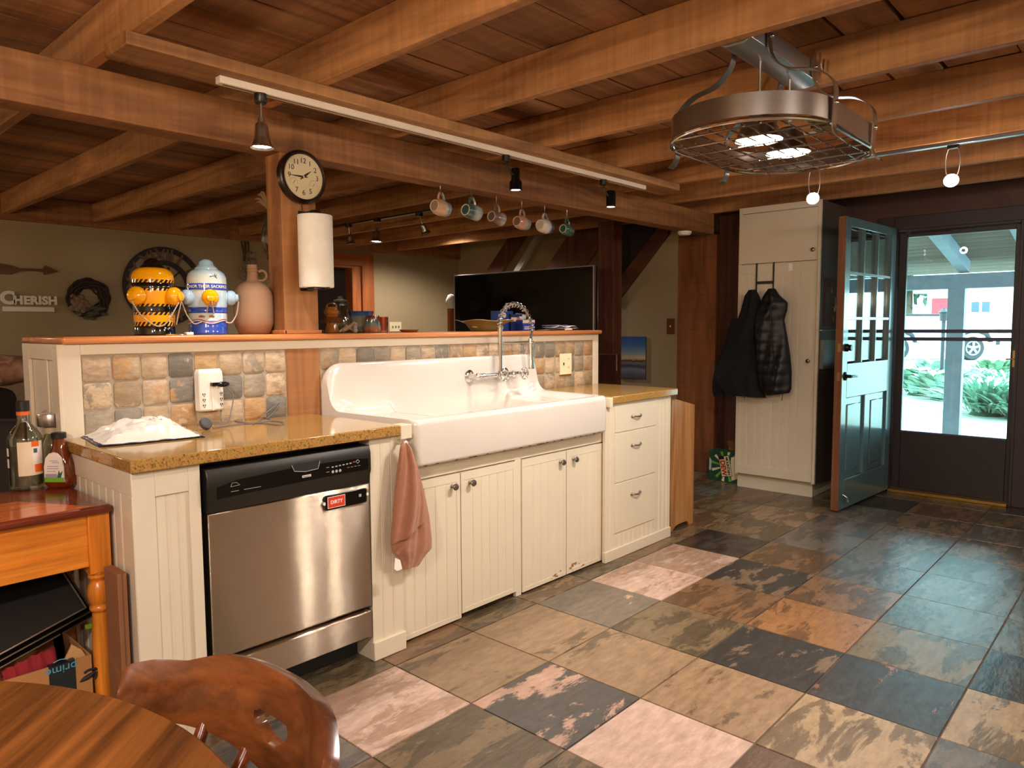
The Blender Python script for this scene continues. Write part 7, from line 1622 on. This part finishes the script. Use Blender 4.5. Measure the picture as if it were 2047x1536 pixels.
for v in mb.v:
    if v.y > YW_: v.y = YW_ - .004
# text extrudes towards the room: flip depth
mb.build('lettering', wht, cs, smooth=0)['label'] = 'white letters CHERISH'
mb = MB(); mb.box(c0.x, c1.x, YW_ - .03, YW_, zb - .055, zb - .015); mb.build('base_bar', wht, cs, bevel=.002)
wrp = W3(175, 597); wr_ = (W3(212, 597).x - W3(138, 597).x) / 2 * .86
wt = thing('twig_wreath', 'small dark twig wreath with a pale rose low on its left, on the back wall', 'wreath', tuple(wrp))
r9 = random.Random(3); mb = MB()
for k in range(26):
    ph = r9.random() * 6.28; n = 30; dr, dz = r9.uniform(-.035, .035), r9.uniform(-.03, .03)
    mb.tube([(wrp.x + (wr_ + dr + .014 * math.sin(4 * a + ph)) * math.cos(a), YW_ - .04 + dz + .01 * math.cos(5 * a + ph), wrp.z + (wr_ + dr + .014 * math.sin(4 * a + ph)) * math.sin(a)) for a in [2 * PI * i / n for i in range(n)]], .008, 5, closed=True)
mb.build('twig_ring', plain('dark_twig', '32251c', .9, var=.2), wt)
fl_c = Vector((wrp.x - wr_ * .68, YW_ - .085, wrp.z - wr_ * .42)); mb = MB()
for k in range(16):
    a = k * 2.4; r = .012 + .0045 * k; mb.sphere((fl_c.x + r * math.cos(a), fl_c.y + .001 * k, fl_c.z + r * math.sin(a)), (.026, .012, .026), 8, 6)
mb.build('rose', plain('dusty_rose', '7d6650', .9, var=.15), wt)
mb = MB()
for k in range(22):
    a = r9.uniform(-2.3, -.7); r = wr_ + r9.uniform(-.05, .05); c = Vector((wrp.x + r * math.cos(a), YW_ - .075, wrp.z + r * math.sin(a))); mb.sphere(tuple(c), (.03, .008, .014), 8, 5, M=None)
mb.build('leaves', plain('sage_leaf', '4c5038', .9, var=.2), wt)
gc = W3(327, 573); gr_ = (W3(404, 573).x - W3(249, 573).x) / 2
gk = thing('skeleton_clock', 'large dark open skeleton clock with roman numerals on the back wall behind the jars', 'clock', tuple(gc))
mb = MB(); drk = plain('dark_iron_brown', '241a15', .6)
for R in (gr_ * .97, gr_ * .62): mb.lathe([(R - .022, -.008), (R + .022, -.008), (R + .022, .008), (R - .022, .008), (R - .022, -.008)], 64, (gc.x, YW_ - .03, gc.z), 'y')
mb.build('rings', drk, gk)
mb = MB(); rom = ['XII', 'I', 'II', 'III', 'IIII', 'V', 'VI', 'VII', 'VIII', 'IX', 'X', 'XI']
for n in range(12):
    a = PI / 2 - n * PI / 6; rd = Vector((math.cos(a), 0, math.sin(a))); td = Vector((math.sin(a), 0, -math.cos(a)))
    text_mb(mb, rom[n], gr_ * .42, Vector((gc.x, YW_ - .045, gc.z)) + rd * gr_ * .8, td, rd, 0, bold=.02, depth=.01)
mb.build('numerals', plain('aged_wood_numeral', '5f4a3c', .7), gk, smooth=0)
mb = MB(); mb.tube([(gc.x - .02, YW_ - .05, gc.z), (gc.x + gr_ * .75, YW_ - .05, gc.z - gr_ * .05)], .012, 6); mb.tube([(gc.x, YW_ - .05, gc.z - .02), (gc.x + gr_ * .1, YW_ - .05, gc.z + gr_ * .5)], .012, 6)
for k in range(4): a = PI / 4 + k * PI / 2; mb.tube([(gc.x, YW_ - .03, gc.z), (gc.x + gr_ * .62 * math.cos(a), YW_ - .03, gc.z + gr_ * .62 * math.sin(a))], .007, 6)
mb.sphere((gc.x, YW_ - .05, gc.z), .03, 12, 8); mb.build('hands', drk, gk)
db = thing('dried_flower_bunch', 'hanging bunch of dried cream flowers on the back wall left of the post', 'dried flowers', tuple(W3(492, 535)))
mb = MB(); fcx = W3(492, 535)
for k in range(26):
    a, r = r9.uniform(0, 6.28), r9.uniform(.0, .14); c = fcx + Vector((r * math.cos(a) * .8, -.06 - r9.uniform(0, .05), r * math.sin(a) * 1.1))
    for j in range(5): d = Vector((r9.uniform(-1, 1), r9.uniform(-.6, .2), r9.uniform(-1, 1))) * .018; mb.sphere(tuple(c + d), r9.uniform(.012, .024), 7, 5)
mb.build('blooms', plain('dried_bloom', '84745c', .95, var=.3, scale=25), db)
mb = MB()
for k in range(9): x = fcx.x + r9.uniform(-.05, .05); mb.tube([(x, YW_ - .05, fcx.z + .06), (x + r9.uniform(-.03, .03), YW_ - .03, fcx.z + .26)], .004, 5)
mb.tube([(fcx.x, YW_ - .03, fcx.z + .2), (fcx.x, YW_ - .02, 2.19)], .0025, 5); mb.build('stems', plain('dry_stem', '4f4532', .9), db)
# glass ornament and dried plume hanging behind the post
gx = at(527, 480, y=3.25); k = ZT
hg = thing('hanging_glass', 'clear hanging glass vase with dried plumes just left of the post', 'vase', (gx.x, 3.25, gx.z))
zt_, zb_ = at(527, 428, y=3.25).z, at(527, 508, y=3.25).z; r = .04
mb = MB(); mb.lathe([(0, zb_), (r * .55, zb_ + .006), (r, zb_ + .05), (r * .95, zb_ + .1), (r * .5, zt_ - .03), (r * .42, zt_), (r * .38, zt_), (r * .46, zt_ - .03), (r * .9, zb_ + .1), (r * .94, zb_ + .05), (0, zb_ + .012)], 28, (gx.x + .03, 3.25, 0)); mb.build('vessel', cg, hg, smooth=50)
mb = MB()
for kk, (px, py) in enumerate(((509, 398), (515, 390), (520, 386), (512, 404), (524, 410))):
    e = at(px, py, y=3.25); mb.tube(spline([(gx.x + .03, 3.25, zt_ - .06), (gx.x + .03, 3.25, zt_ + .02), e.lerp(Vector((gx.x + .03, 3.25, e.z)), .4), e], 5), [.003, .003, .003, .003, .003, .004, .005, .006, .007, .007, .006, .006, .005, .004, .003, .001], 5)
mb.tube([(gx.x + .03, 3.25, zt_), (gx.x + .03, 3.25, ZC + .004)], .0012, 4); mb.build('plumes', plain('dry_plume', '9a7a54', .95), hg)
# outlet on back wall
a, b_ = W3(779, 644), W3(803, 663)
wo = thing('wall_plate', 'cream triple switch plate on the back wall right of the doorway', 'switch', (a.x, YW_, a.z)); mb = MB(); mb.box(a.x, b_.x, YW_ - .008, YW_, b_.z, a.z); mb.build('plate', plain('ivory_plate', 'd8caa2', .5), wo, bevel=.002)
mb = MB()
for k in range(3): x = lerp(a.x, b_.x, .25 + .25 * k); mb.box(x - .008, x + .008, YW_ - .016, YW_ - .007, (a.z + b_.z) / 2 - .012, (a.z + b_.z) / 2 + .012)
mb.build('toggle', plain('toggle_shadow', '6e6248', .5), wo, bevel=.001)

# ---- sofa and fleece throw at the left edge, dark recliner
sf = thing('recliner', 'dark brown upholstered recliner at the left edge behind the bottles', 'recliner', (.55, 3.75, 0))
up = plain('dark_upholstery', '3a302a', .9, var=.15, scale=14, bump=.2)
zc_ = at(40, 803, y=3.75).z
mb = MB(); x0, x1 = -.3, at(95, 840, y=3.75).x
prof = [(-.3, zc_ - .02), (.0, zc_ + .005), (.18, zc_), (.42, zc_ - .025), (.56, zc_ - .045), (x1 - .02, zc_ - .09), (x1, zc_ - .17), (x1, .08), (-.3, .08)]
mb.prism(prof, 'y', 3.62, 3.85); mb.build('backrest', up, sf, bevel=.05, seg=4)
mb = MB(); mb.box(-.25, x1 - .03, 3.85, 4.5, .08, .46); mb.build('seat', up, sf, bevel=.06, seg=4)
for xx in ((-.36, -.2), (x1 - .14, x1 + .02)): mb = MB(); mb.box(xx[0], xx[1], 3.7, 4.5, .08, .62); mb.build('armrest', up, sf, bevel=.05, seg=4)
mb = MB()
for x in (-.28, x1 - .08):
    for y in (3.68, 4.42): mb.box(x, x + .05, y, y + .05, 0, .082)
mb.build('foot', black_matte, sf)
so = thing('sofa', 'dark sofa behind the half wall with a fleece throw over its back', 'sofa', (.5, 5.1, 0))
zs = at(45, 775, y=4.95).z
mb = MB(); mb.box(-.9, 1.15, 4.9, 5.2, .1, zs); mb.build('backrest', plain('sofa_brown', '241a16', .95, var=.1, bump=.2), so, bevel=.06, seg=4)
mb = MB(); mb.box(-.9, 1.15, 5.2, 5.85, .1, .45); mb.build('seat', _mats['sofa_brown'], so, bevel=.06, seg=4)
mb = MB()
for x in (-.85, 1.05):
    for y in (4.95, 5.75): mb.box(x, x + .06, y, y + .06, 0, .102)
mb.build('foot', black_matte, so)
tp2 = thing('fleece_throw', 'folded mottled tan and pink fleece throw on the sofa back', 'throw', (.5, 5.0, zs))
za, zb_ = at(30, 712, y=4.85).z, at(30, 772, y=4.85).z; xr = at(92, 740, y=4.85).x
rows = []
for i in range(41):
    u = i / 40; x = lerp(-.6, xr + .02, u); row = []
    for k in range(28):
        a = 2 * PI * k / 28; cz = (za + zb_) / 2 - .004 * i * 0; hz_ = (za - zb_) / 2 * (1 - .25 * max(0, (u - .9) / .1)); n = .018 * noise.noise(Vector((x * 5, math.cos(a) * 2, math.sin(a) * 2)))
        row.append((x, 5.02 + (.19 + n) * math.cos(a), cz + (hz_ + n) * math.copysign(abs(math.sin(a)) ** .7, math.sin(a))))
    rows.append(row)
mb = MB(); mb.grid(rows, close_u=True, cap=True); mb.build('fleece', ramp2('fleece_pattern', [(0, '6a4a36'), (.35, 'a07a5c'), (.5, 'c29a84'), (.62, '8a5f48'), (1, 'b98f74')], 'x', -.6, 1.3, .95, 7, 2.2), tp2, smooth=80)
# ================================================================== OUTSIDE, THROUGH THE DOOR
gz = -.12
RT = (RC @ Vector((1, 0, 0))); RT.z = 0; RT.normalize(); FW = Vector((-RT.y, RT.x, 0))      # across and away from the house front as seen from the door
def out(px, py, d): return at(px, py, d=d)
mb = MB(); rows = []
for i in range(41):
    row = []
    for j in range(41):
        x = XD + .15 + 60 * (i / 40) ** 1.6; y = -30 + 62 * j / 40; row.append((x, y, gz + .0125 * max(0, x - 9.5)))
    rows.append(row)
mb.grid(rows); o = mb.build('ground', plain('pale_gravel', 'b9b4a6', .95, var=.2, scale=6, bump=.3), fix=True); tag(o, kind='structure')
mb = MB(); mb.box(XD + .15, 9.9, -2.2, 5, gz, -.04); o = mb.build('path', plain('porch_stone', '8f8676', .9, var=.2, scale=5, bump=.2)); tag(o, kind='structure')
# porch roof
ph = thing('porch_roof', 'plank porch roof on grey-blue beams outside the entry door', 'porch roof', (8, 1.4, 2.4))
xb = 9.2; pb = at(1900, 566, x=xb); pr0 = at(1818, 480, x=6.6); pr1 = at(1928, 548, x=xb)
zin, zo = 2.55, pr1.z + .14
slp = (zo - zin) / (xb - 6.4); zf = lambda x: zin + slp * (x - 6.4)
mb = MB()
n = 26
for k in range(n):
    x0 = XD + .14 + (xb + .5 - XD - .14) * k / n; x1 = XD + .14 + (xb + .5 - XD - .14) * (k + 1) / n - .006
    mb.add([(x0, -3, zf(x0)), (x1, -3, zf(x1)), (x1, 6, zf(x1)), (x0, 6, zf(x0)), (x0, -3, zf(x0) + .03), (x1, -3, zf(x1) + .03), (x1, 6, zf(x1) + .03), (x0, 6, zf(x0) + .03)], [(0, 3, 2, 1), (4, 5, 6, 7), (0, 1, 5, 4), (1, 2, 6, 5), (2, 3, 7, 6), (3, 0, 4, 7)])
mb.build('roof_planks', wood('porch_plank', '6f5f55', '93857a', 'y', .8), ph, smooth=0)
greyb = plain('hazed_timber', 'a2afc2', .7, var=.1)  # timber colour lightened, with the bluish outdoor haze put into it
for px0, px1 in (((1818, 480), (1928, 548)), ((2012, 462), (2075, 500))):
    p0 = at(*px0, x=6.7); p1 = at(*px1, x=xb); y0 = p1.y
    mb = MB(); mb.add([(x, y0 + dy, zf(x) - dz) for x in (XD + .15, xb) for dy in (-.05, .05) for dz in (0, .13)], [(0, 1, 3, 2), (4, 6, 7, 5), (0, 4, 5, 1), (2, 3, 7, 6), (0, 2, 6, 4), (1, 5, 7, 3)]); mb.build('rafter', greyb, ph, smooth=0)
mb = MB(); zt_, zb_ = at(1900, 549, x=xb).z, at(1900, 578, x=xb).z; mb.box(xb - .06, xb + .06, -3, 6, zb_, zt_); mb.build('porch_beam', greyb, ph, bevel=.004)
pa, pc_ = at(1892, 700, x=xb), at(1926, 700, x=xb)
mb = MB(); mb.box(xb - .055, xb + .055, pc_.y, pa.y, -.041, zb_ + .001); o = mb.build('porch_post', greyb, bevel=.004); tag(o, 'grey-blue timber porch post in the middle of the storm door view', 'post')
mb = MB(); lp = at(1886, 600, x=xb - .4)
# sleeping garage
D = 33.0
gl0, gl1 = out(1852, 650, D), out(2090, 650, D); zg = gz + .30; zt_ = out(1950, 578, D).z
gbx = (gl0 + gl1) / 2
ga = thing('garage_building', 'white outbuilding with a red door and a small window beyond the parked car', 'building', (gbx.x, gbx.y, zg))
GD = ray(1846, 650); GD.z = 0; GD.normalize(); GX = Vector((GD.y, -GD.x, 0))     # the outbuilding faces the house squarely
M = Matrix.Translation((gl0.x, gl0.y, 0)) @ Matrix(((GX.x, GD.x, 0, 0), (GX.y, GD.y, 0, 0), (0, 0, 1, 0), (0, 0, 0, 1)))
W = (gl1 - gl0).length
white_s = plain('white_siding', 'e4e2da', .8)
mb = MB(); mb.box(0, W, 0, 5, zg - .3, zt_, M=M); mb.build('wall', white_s, ga)
zr0 = out(1950, 545, D).z; mb = MB(); mb.prism([(-.5, zt_), (5.5, zt_), (5.5, zt_ + .1), (2.5, zr0 + .6), (-.5, zt_ + .2)], 'x', -.6, W + .4, M=M); mb.build('roof', plain('pale_metal_roof', 'cfd2d6', .5), ga)
def gp(px, py):
    r = ray(px, py); t = (gl0 - CAM).dot(GD) / r.dot(GD); p = CAM + r * t; return (p - gl0).dot(GX), p.z
a, b_ = gp(1863, 597), gp(1898, 662); mb = MB(); mb.box(a[0], b_[0], -.05, .02, zg - .3, a[1], M=M); mb.build('red_door', plain('barn_red', '9a2f38', .7), ga)
a, b_ = gp(1942, 604), gp(1978, 624); mb = MB(); mb.box(a[0] - .08, b_[0] + .08, -.06, .01, b_[1] - .08, a[1] + .08, M=M); wf = mb.build('window_frame', white_s, ga); mb = MB(); m_ = (a[0] + b_[0]) / 2; mb.box(a[0], m_ - .05, -.07, -.055, b_[1], a[1], M=M); mb.box(m_ + .05, b_[0], -.07, -.055, b_[1], a[1], M=M); mb.build('pane', plain('dark_window', '3a4a58', .15), wf, smooth=0)
# parked off-roader
D2 = 24.0; wc_ = out(1945, 690, D2); kp = D2 / F
wl = wc_ - RT * (150 * kp) + FW * .86
zgr = wc_.z - 24 * kp
zgr2 = gz + .0125 * max(0, wc_.x - 9.5)
cz = zgr2 - zgr
car = thing('parked_car', 'white four-wheel-drive car parked beyond the porch', 'car', (wc_.x, wc_.y, zgr2))
M = Matrix.Translation((wl.x, wl.y, zgr2)) @ Matrix(((RT.x, FW.x, 0, 0), (RT.y, FW.y, 0, 0), (0, 0, 1, 0), (0, 0, 0, 1)))
wbL = 150 * kp; rw = 24.5 * kp
cw_ = plain('car_white', 'eceef0', .25, coat=.5); cb_ = plain('car_black_trim', '1c1e22', .5)
MC = M @ Matrix.Diagonal((1, 1, .83, 1))
mb = MB(); mb.prism([(-.75, .55), (-.45, .5), (wbL + .45, .5), (wbL + .78, .58), (wbL + .8, 1.0), (wbL + .72, 1.12), (wbL - .55, 1.18), (-.75, 1.15)], 'y', -.85, .85, M=MC); mb.build('body', cw_, car, bevel=.05, seg=3)
mb = MB(); mb.prism([(-.72, 1.14), (wbL - .62, 1.16), (wbL - .95, 1.78), (-.62, 1.8)], 'y', -.78, .78, M=MC); mb.build('cabin', cw_, car, bevel=.05)
mb = MB(); mb.prism([(-.72, 1.79), (wbL - .92, 1.77), (wbL - .98, 1.86), (-.66, 1.88)], 'y', -.79, .79, M=MC); mb.build('roof_panel', cb_, car, bevel=.02)
for x0, x1 in ((-.55, .12), (.2, .95), (1.02, wbL - .95)): mb = MB(); mb.prism([(x0, 1.22), (x1 + .06, 1.22), (x1, 1.7), (x0, 1.7)], 'y', -.79, -.77, M=MC); mb.build('side_window', plain('car_window', '8fa6b4', .1), car, smooth=0)
for x in (0, wbL):
    mb = MB(); mb.lathe([(rw * .55, -.12), (rw * .9, -.13), (rw, -.08), (rw, .08), (rw * .9, .13), (0, .13)], 32, (x, -.74, rw), 'y', M=M); mb.lathe([(0, -.1), (rw * .55, -.1)], 32, (x, -.74, rw), 'y', M=M); wh = mb.build('wheel', cb_, car)
    mb = MB()
    for k in range(5):
        a = 2 * PI * k / 5 + .3; mb.tube([(x, -.87, rw), (x + rw * .55 * math.cos(a), -.87, rw + rw * .55 * math.sin(a))], .045, 6, M=M)
    mb.lathe([(rw * .5, -.13), (rw * .6, -.135), (rw * .6, -.1), (rw * .5, -.1), (rw * .5, -.13)], 32, (x, -.74, rw), 'y', M=M); mb.build('rim', plain('alloy_rim', 'a4a8ae', .3, .8), wh)
    mb = MB(); mb.prism([(x - .55, .62), (x - .42, .9), (x - .2, 1.0), (x + .2, 1.0), (x + .45, .9), (x + .6, .6), (x + .5, .6), (x + .38, .82), (x + .16, .9), (x - .16, .9), (x - .36, .82), (x - .46, .62)], 'y', -.98, -.8, M=M); mb.build('fender', cb_, car, bevel=.02)
mb = MB(); mb.box(wbL + .7, wbL + .95, -.8, .8, .5, .72, M=M); mb.build('bumper', cb_, car, bevel=.03)
# bird-feeder pole
pp = out(1886, 655, 14.0); p2 = out(1886, 616, 14.0); g0 = gz + .0125 * max(0, pp.x - 9.5)
bf = thing('garden_pole', 'dark garden lamp pole beside the porch post', 'pole', (pp.x, pp.y, g0)); mb = MB(); mb.tube([(pp.x, pp.y, g0), (pp.x, pp.y, p2.z - .25)], .035, 8); mb.build('pole', cb_, bf)
mb = MB(); mb.lathe([(0, p2.z - .25), (.07, p2.z - .25), (.08, p2.z - .1), (.1, p2.z - .08), (.02, p2.z - .01), (.02, p2.z), (0, p2.z)], 12, (pp.x, pp.y, 0)); mb.build('lantern', cb_, bf)
# plants
def leaf_plant(name, lab, cat, c, R, H, n, col, wdt, seed, arch=.5, long=1.0):
    r = random.Random(seed); t = thing(name, lab, cat, c); mb = MB()
    for k in range(n):
        a = r.uniform(0, 2 * PI); el = r.uniform(.25, 1.3); L_ = R * r.uniform(.6, 1.15) * long; d = Vector((math.cos(a), math.sin(a), 0)); s = Vector((-math.sin(a), math.cos(a), 0)); w = wdt * r.uniform(.7, 1.2); b0 = d * R * r.uniform(0, .35); pts = []
        for i in range(6):
            u = i / 5; x = L_ * u * math.cos(el * .8); z = H * (math.sin(el) * (u * 1.5 - arch * 1.35 * u * u) + .08); pts.append((b0 + d * x + Vector((0, 0, max(.02, z))), w * math.sin(PI * (.08 + .9 * u)) ** .8))
        mb.add([tuple(p + s * q * (1 if e else -1)) for p, q in pts for e in (0, 1)], [(2 * i, 2 * i + 1, 2 * i + 3, 2 * i + 2) for i in range(5)], 0)
    m = plain(name + '_leaf_' + col, col, .5, var=.3, scale=9); mb.build('leaves', m, t, local=True, fix=False)
    mb = MB(); mb.lathe([(0, -.02), (R * .3, -.02), (R * .15, H * .25), (0, H * .3)], 10); mb.build('crown', plain('plant_base', '33482c', .9), t, local=True)
    return t
def gpt(px, py): 
    p = at(px, py, z=gz); 
    for _ in range(6): p = at(px, py, z=gz + .0125 * max(0, p.x - 9.5))
    return p
for k, (px, py, R, H, n, col, w, lab, nm, lg) in enumerate((
    (1835, 790, .55, .5, 110, '86a58c', .10, 'broad-leaved green hosta at the left edge of the storm door view', 'hosta', 1), (1880, 800, .5, .5, 110, '93b09a', .09, 'round leafy hosta just left of the porch post', 'hosta', 1), (1868, 768, .5, .55, 90, '9cb8a4', .09, 'pale hosta behind the other two, left of the porch post', 'hosta', 1),
    (1975, 830, .75, .55, 260, '84a892', .025, 'large arching daylily clump right of the porch post', 'daylily', 1), (2015, 800, .65, .5, 200, '8fb09c', .025, 'daylily clump at the right edge of the storm door view', 'daylily', 1), (1985, 765, .45, .5, 120, '7ca27e', .06, 'small bright green bush behind the daylilies', 'shrub', .9), (1945, 775, .4, .4, 90, '9db5a6', .05, 'low grey-green shrub beside the porch post', 'shrub', .9),
    (2040, 838, .6, .5, 160, '88aa94', .03, 'daylily clump nearest the door latch', 'daylily', 1))):
    c = gpt(px, py); leaf_plant(nm, lab, 'plant', (c.x, c.y, c.z), R * 1.2, H * 1.3, int(n * 1.4), col, w, 40 + k, .55, lg)
# trees behind
def tree(lab, p, R, H, col, seed):
    r = random.Random(seed); t = thing('tree', lab, 'tree', p); mb = MB(); mb.tube([(0, 0, 0), (0, 0, H * .6)], [R * .08, R * .05], 8); mb.build('trunk', plain('bark', '5a4a3c', .9), t, local=True)
    mb = MB()
    for k in range(900):
        v = Vector((r.gauss(0, 1), r.gauss(0, 1), r.gauss(0, 1))); v.normalize(); v *= R * r.uniform(.55, 1.0) * (1 + .25 * noise.noise(v * 2.2)); c = Vector((v.x, v.y, H * .62 + v.z * H / (2.6 * R) * 1.0)); s = R * .11
        a = Vector((r.uniform(-1, 1), r.uniform(-1, 1), r.uniform(-1, 1))).normalized(); b = a.orthogonal().normalized()
        mb.add([tuple(c + a * s), tuple(c + b * s * .6), tuple(c - a * s), tuple(c - b * s * .6)], [(0, 1, 2, 3)])
    mb.build('crown', plain('tree_leaf_' + col, col, .7, var=.35, scale=1.5), t, local=True, fix=False)
for k, (px, d, R, H, col, lab) in enumerate(((1815, 46, 3.4, 8.5, '35604a', 'leafy green tree left of the white outbuilding'), (1735, 50, 4.2, 11, '2d5840', 'dark green tree seen through the entry door panes'), (1885, 66, 5, 12, '3c6a52', 'tall green tree behind the white outbuilding'), (2030, 62, 5.5, 13, '386650', 'tall green tree above the right end of the outbuilding'))):
    p = out(px, 650, d); tree(lab, (p.x, p.y, gz + .0125 * max(0, p.x - 9.5)), R, H, col, 70 + k)
# ================================================================== GROUPS OF REPEATS
GROUPS = {'mug': 'mugs hanging under the beam', 'mug_hook': 'mug hooks under the beam', 'track_spotlight': 'spotlights on the white track', 'ceiling_spotlight': 'spotlights in the living room',
          'entry_spotlight': 'spotlights on the entry rail', 'baking_tray': 'baking trays under the side table', 'fire_hydrant_jar': 'fire hydrant cookie jars', 'countertop': 'stone countertops beside the sink',
          'pendant_lamp': 'glass pendant lamps', 'ceiling_light': 'ceiling lights', 'hosta': 'hostas outside', 'daylily': 'daylilies outside', 'shrub': 'shrubs outside', 'tree': 'trees behind the outbuilding'}
for o in bpy.data.objects:
    if o.parent is None and o.get('category') and not o.get('group'):
        k = o.name.split('.')[0]
        if k in GROUPS: o['group'] = GROUPS[k]
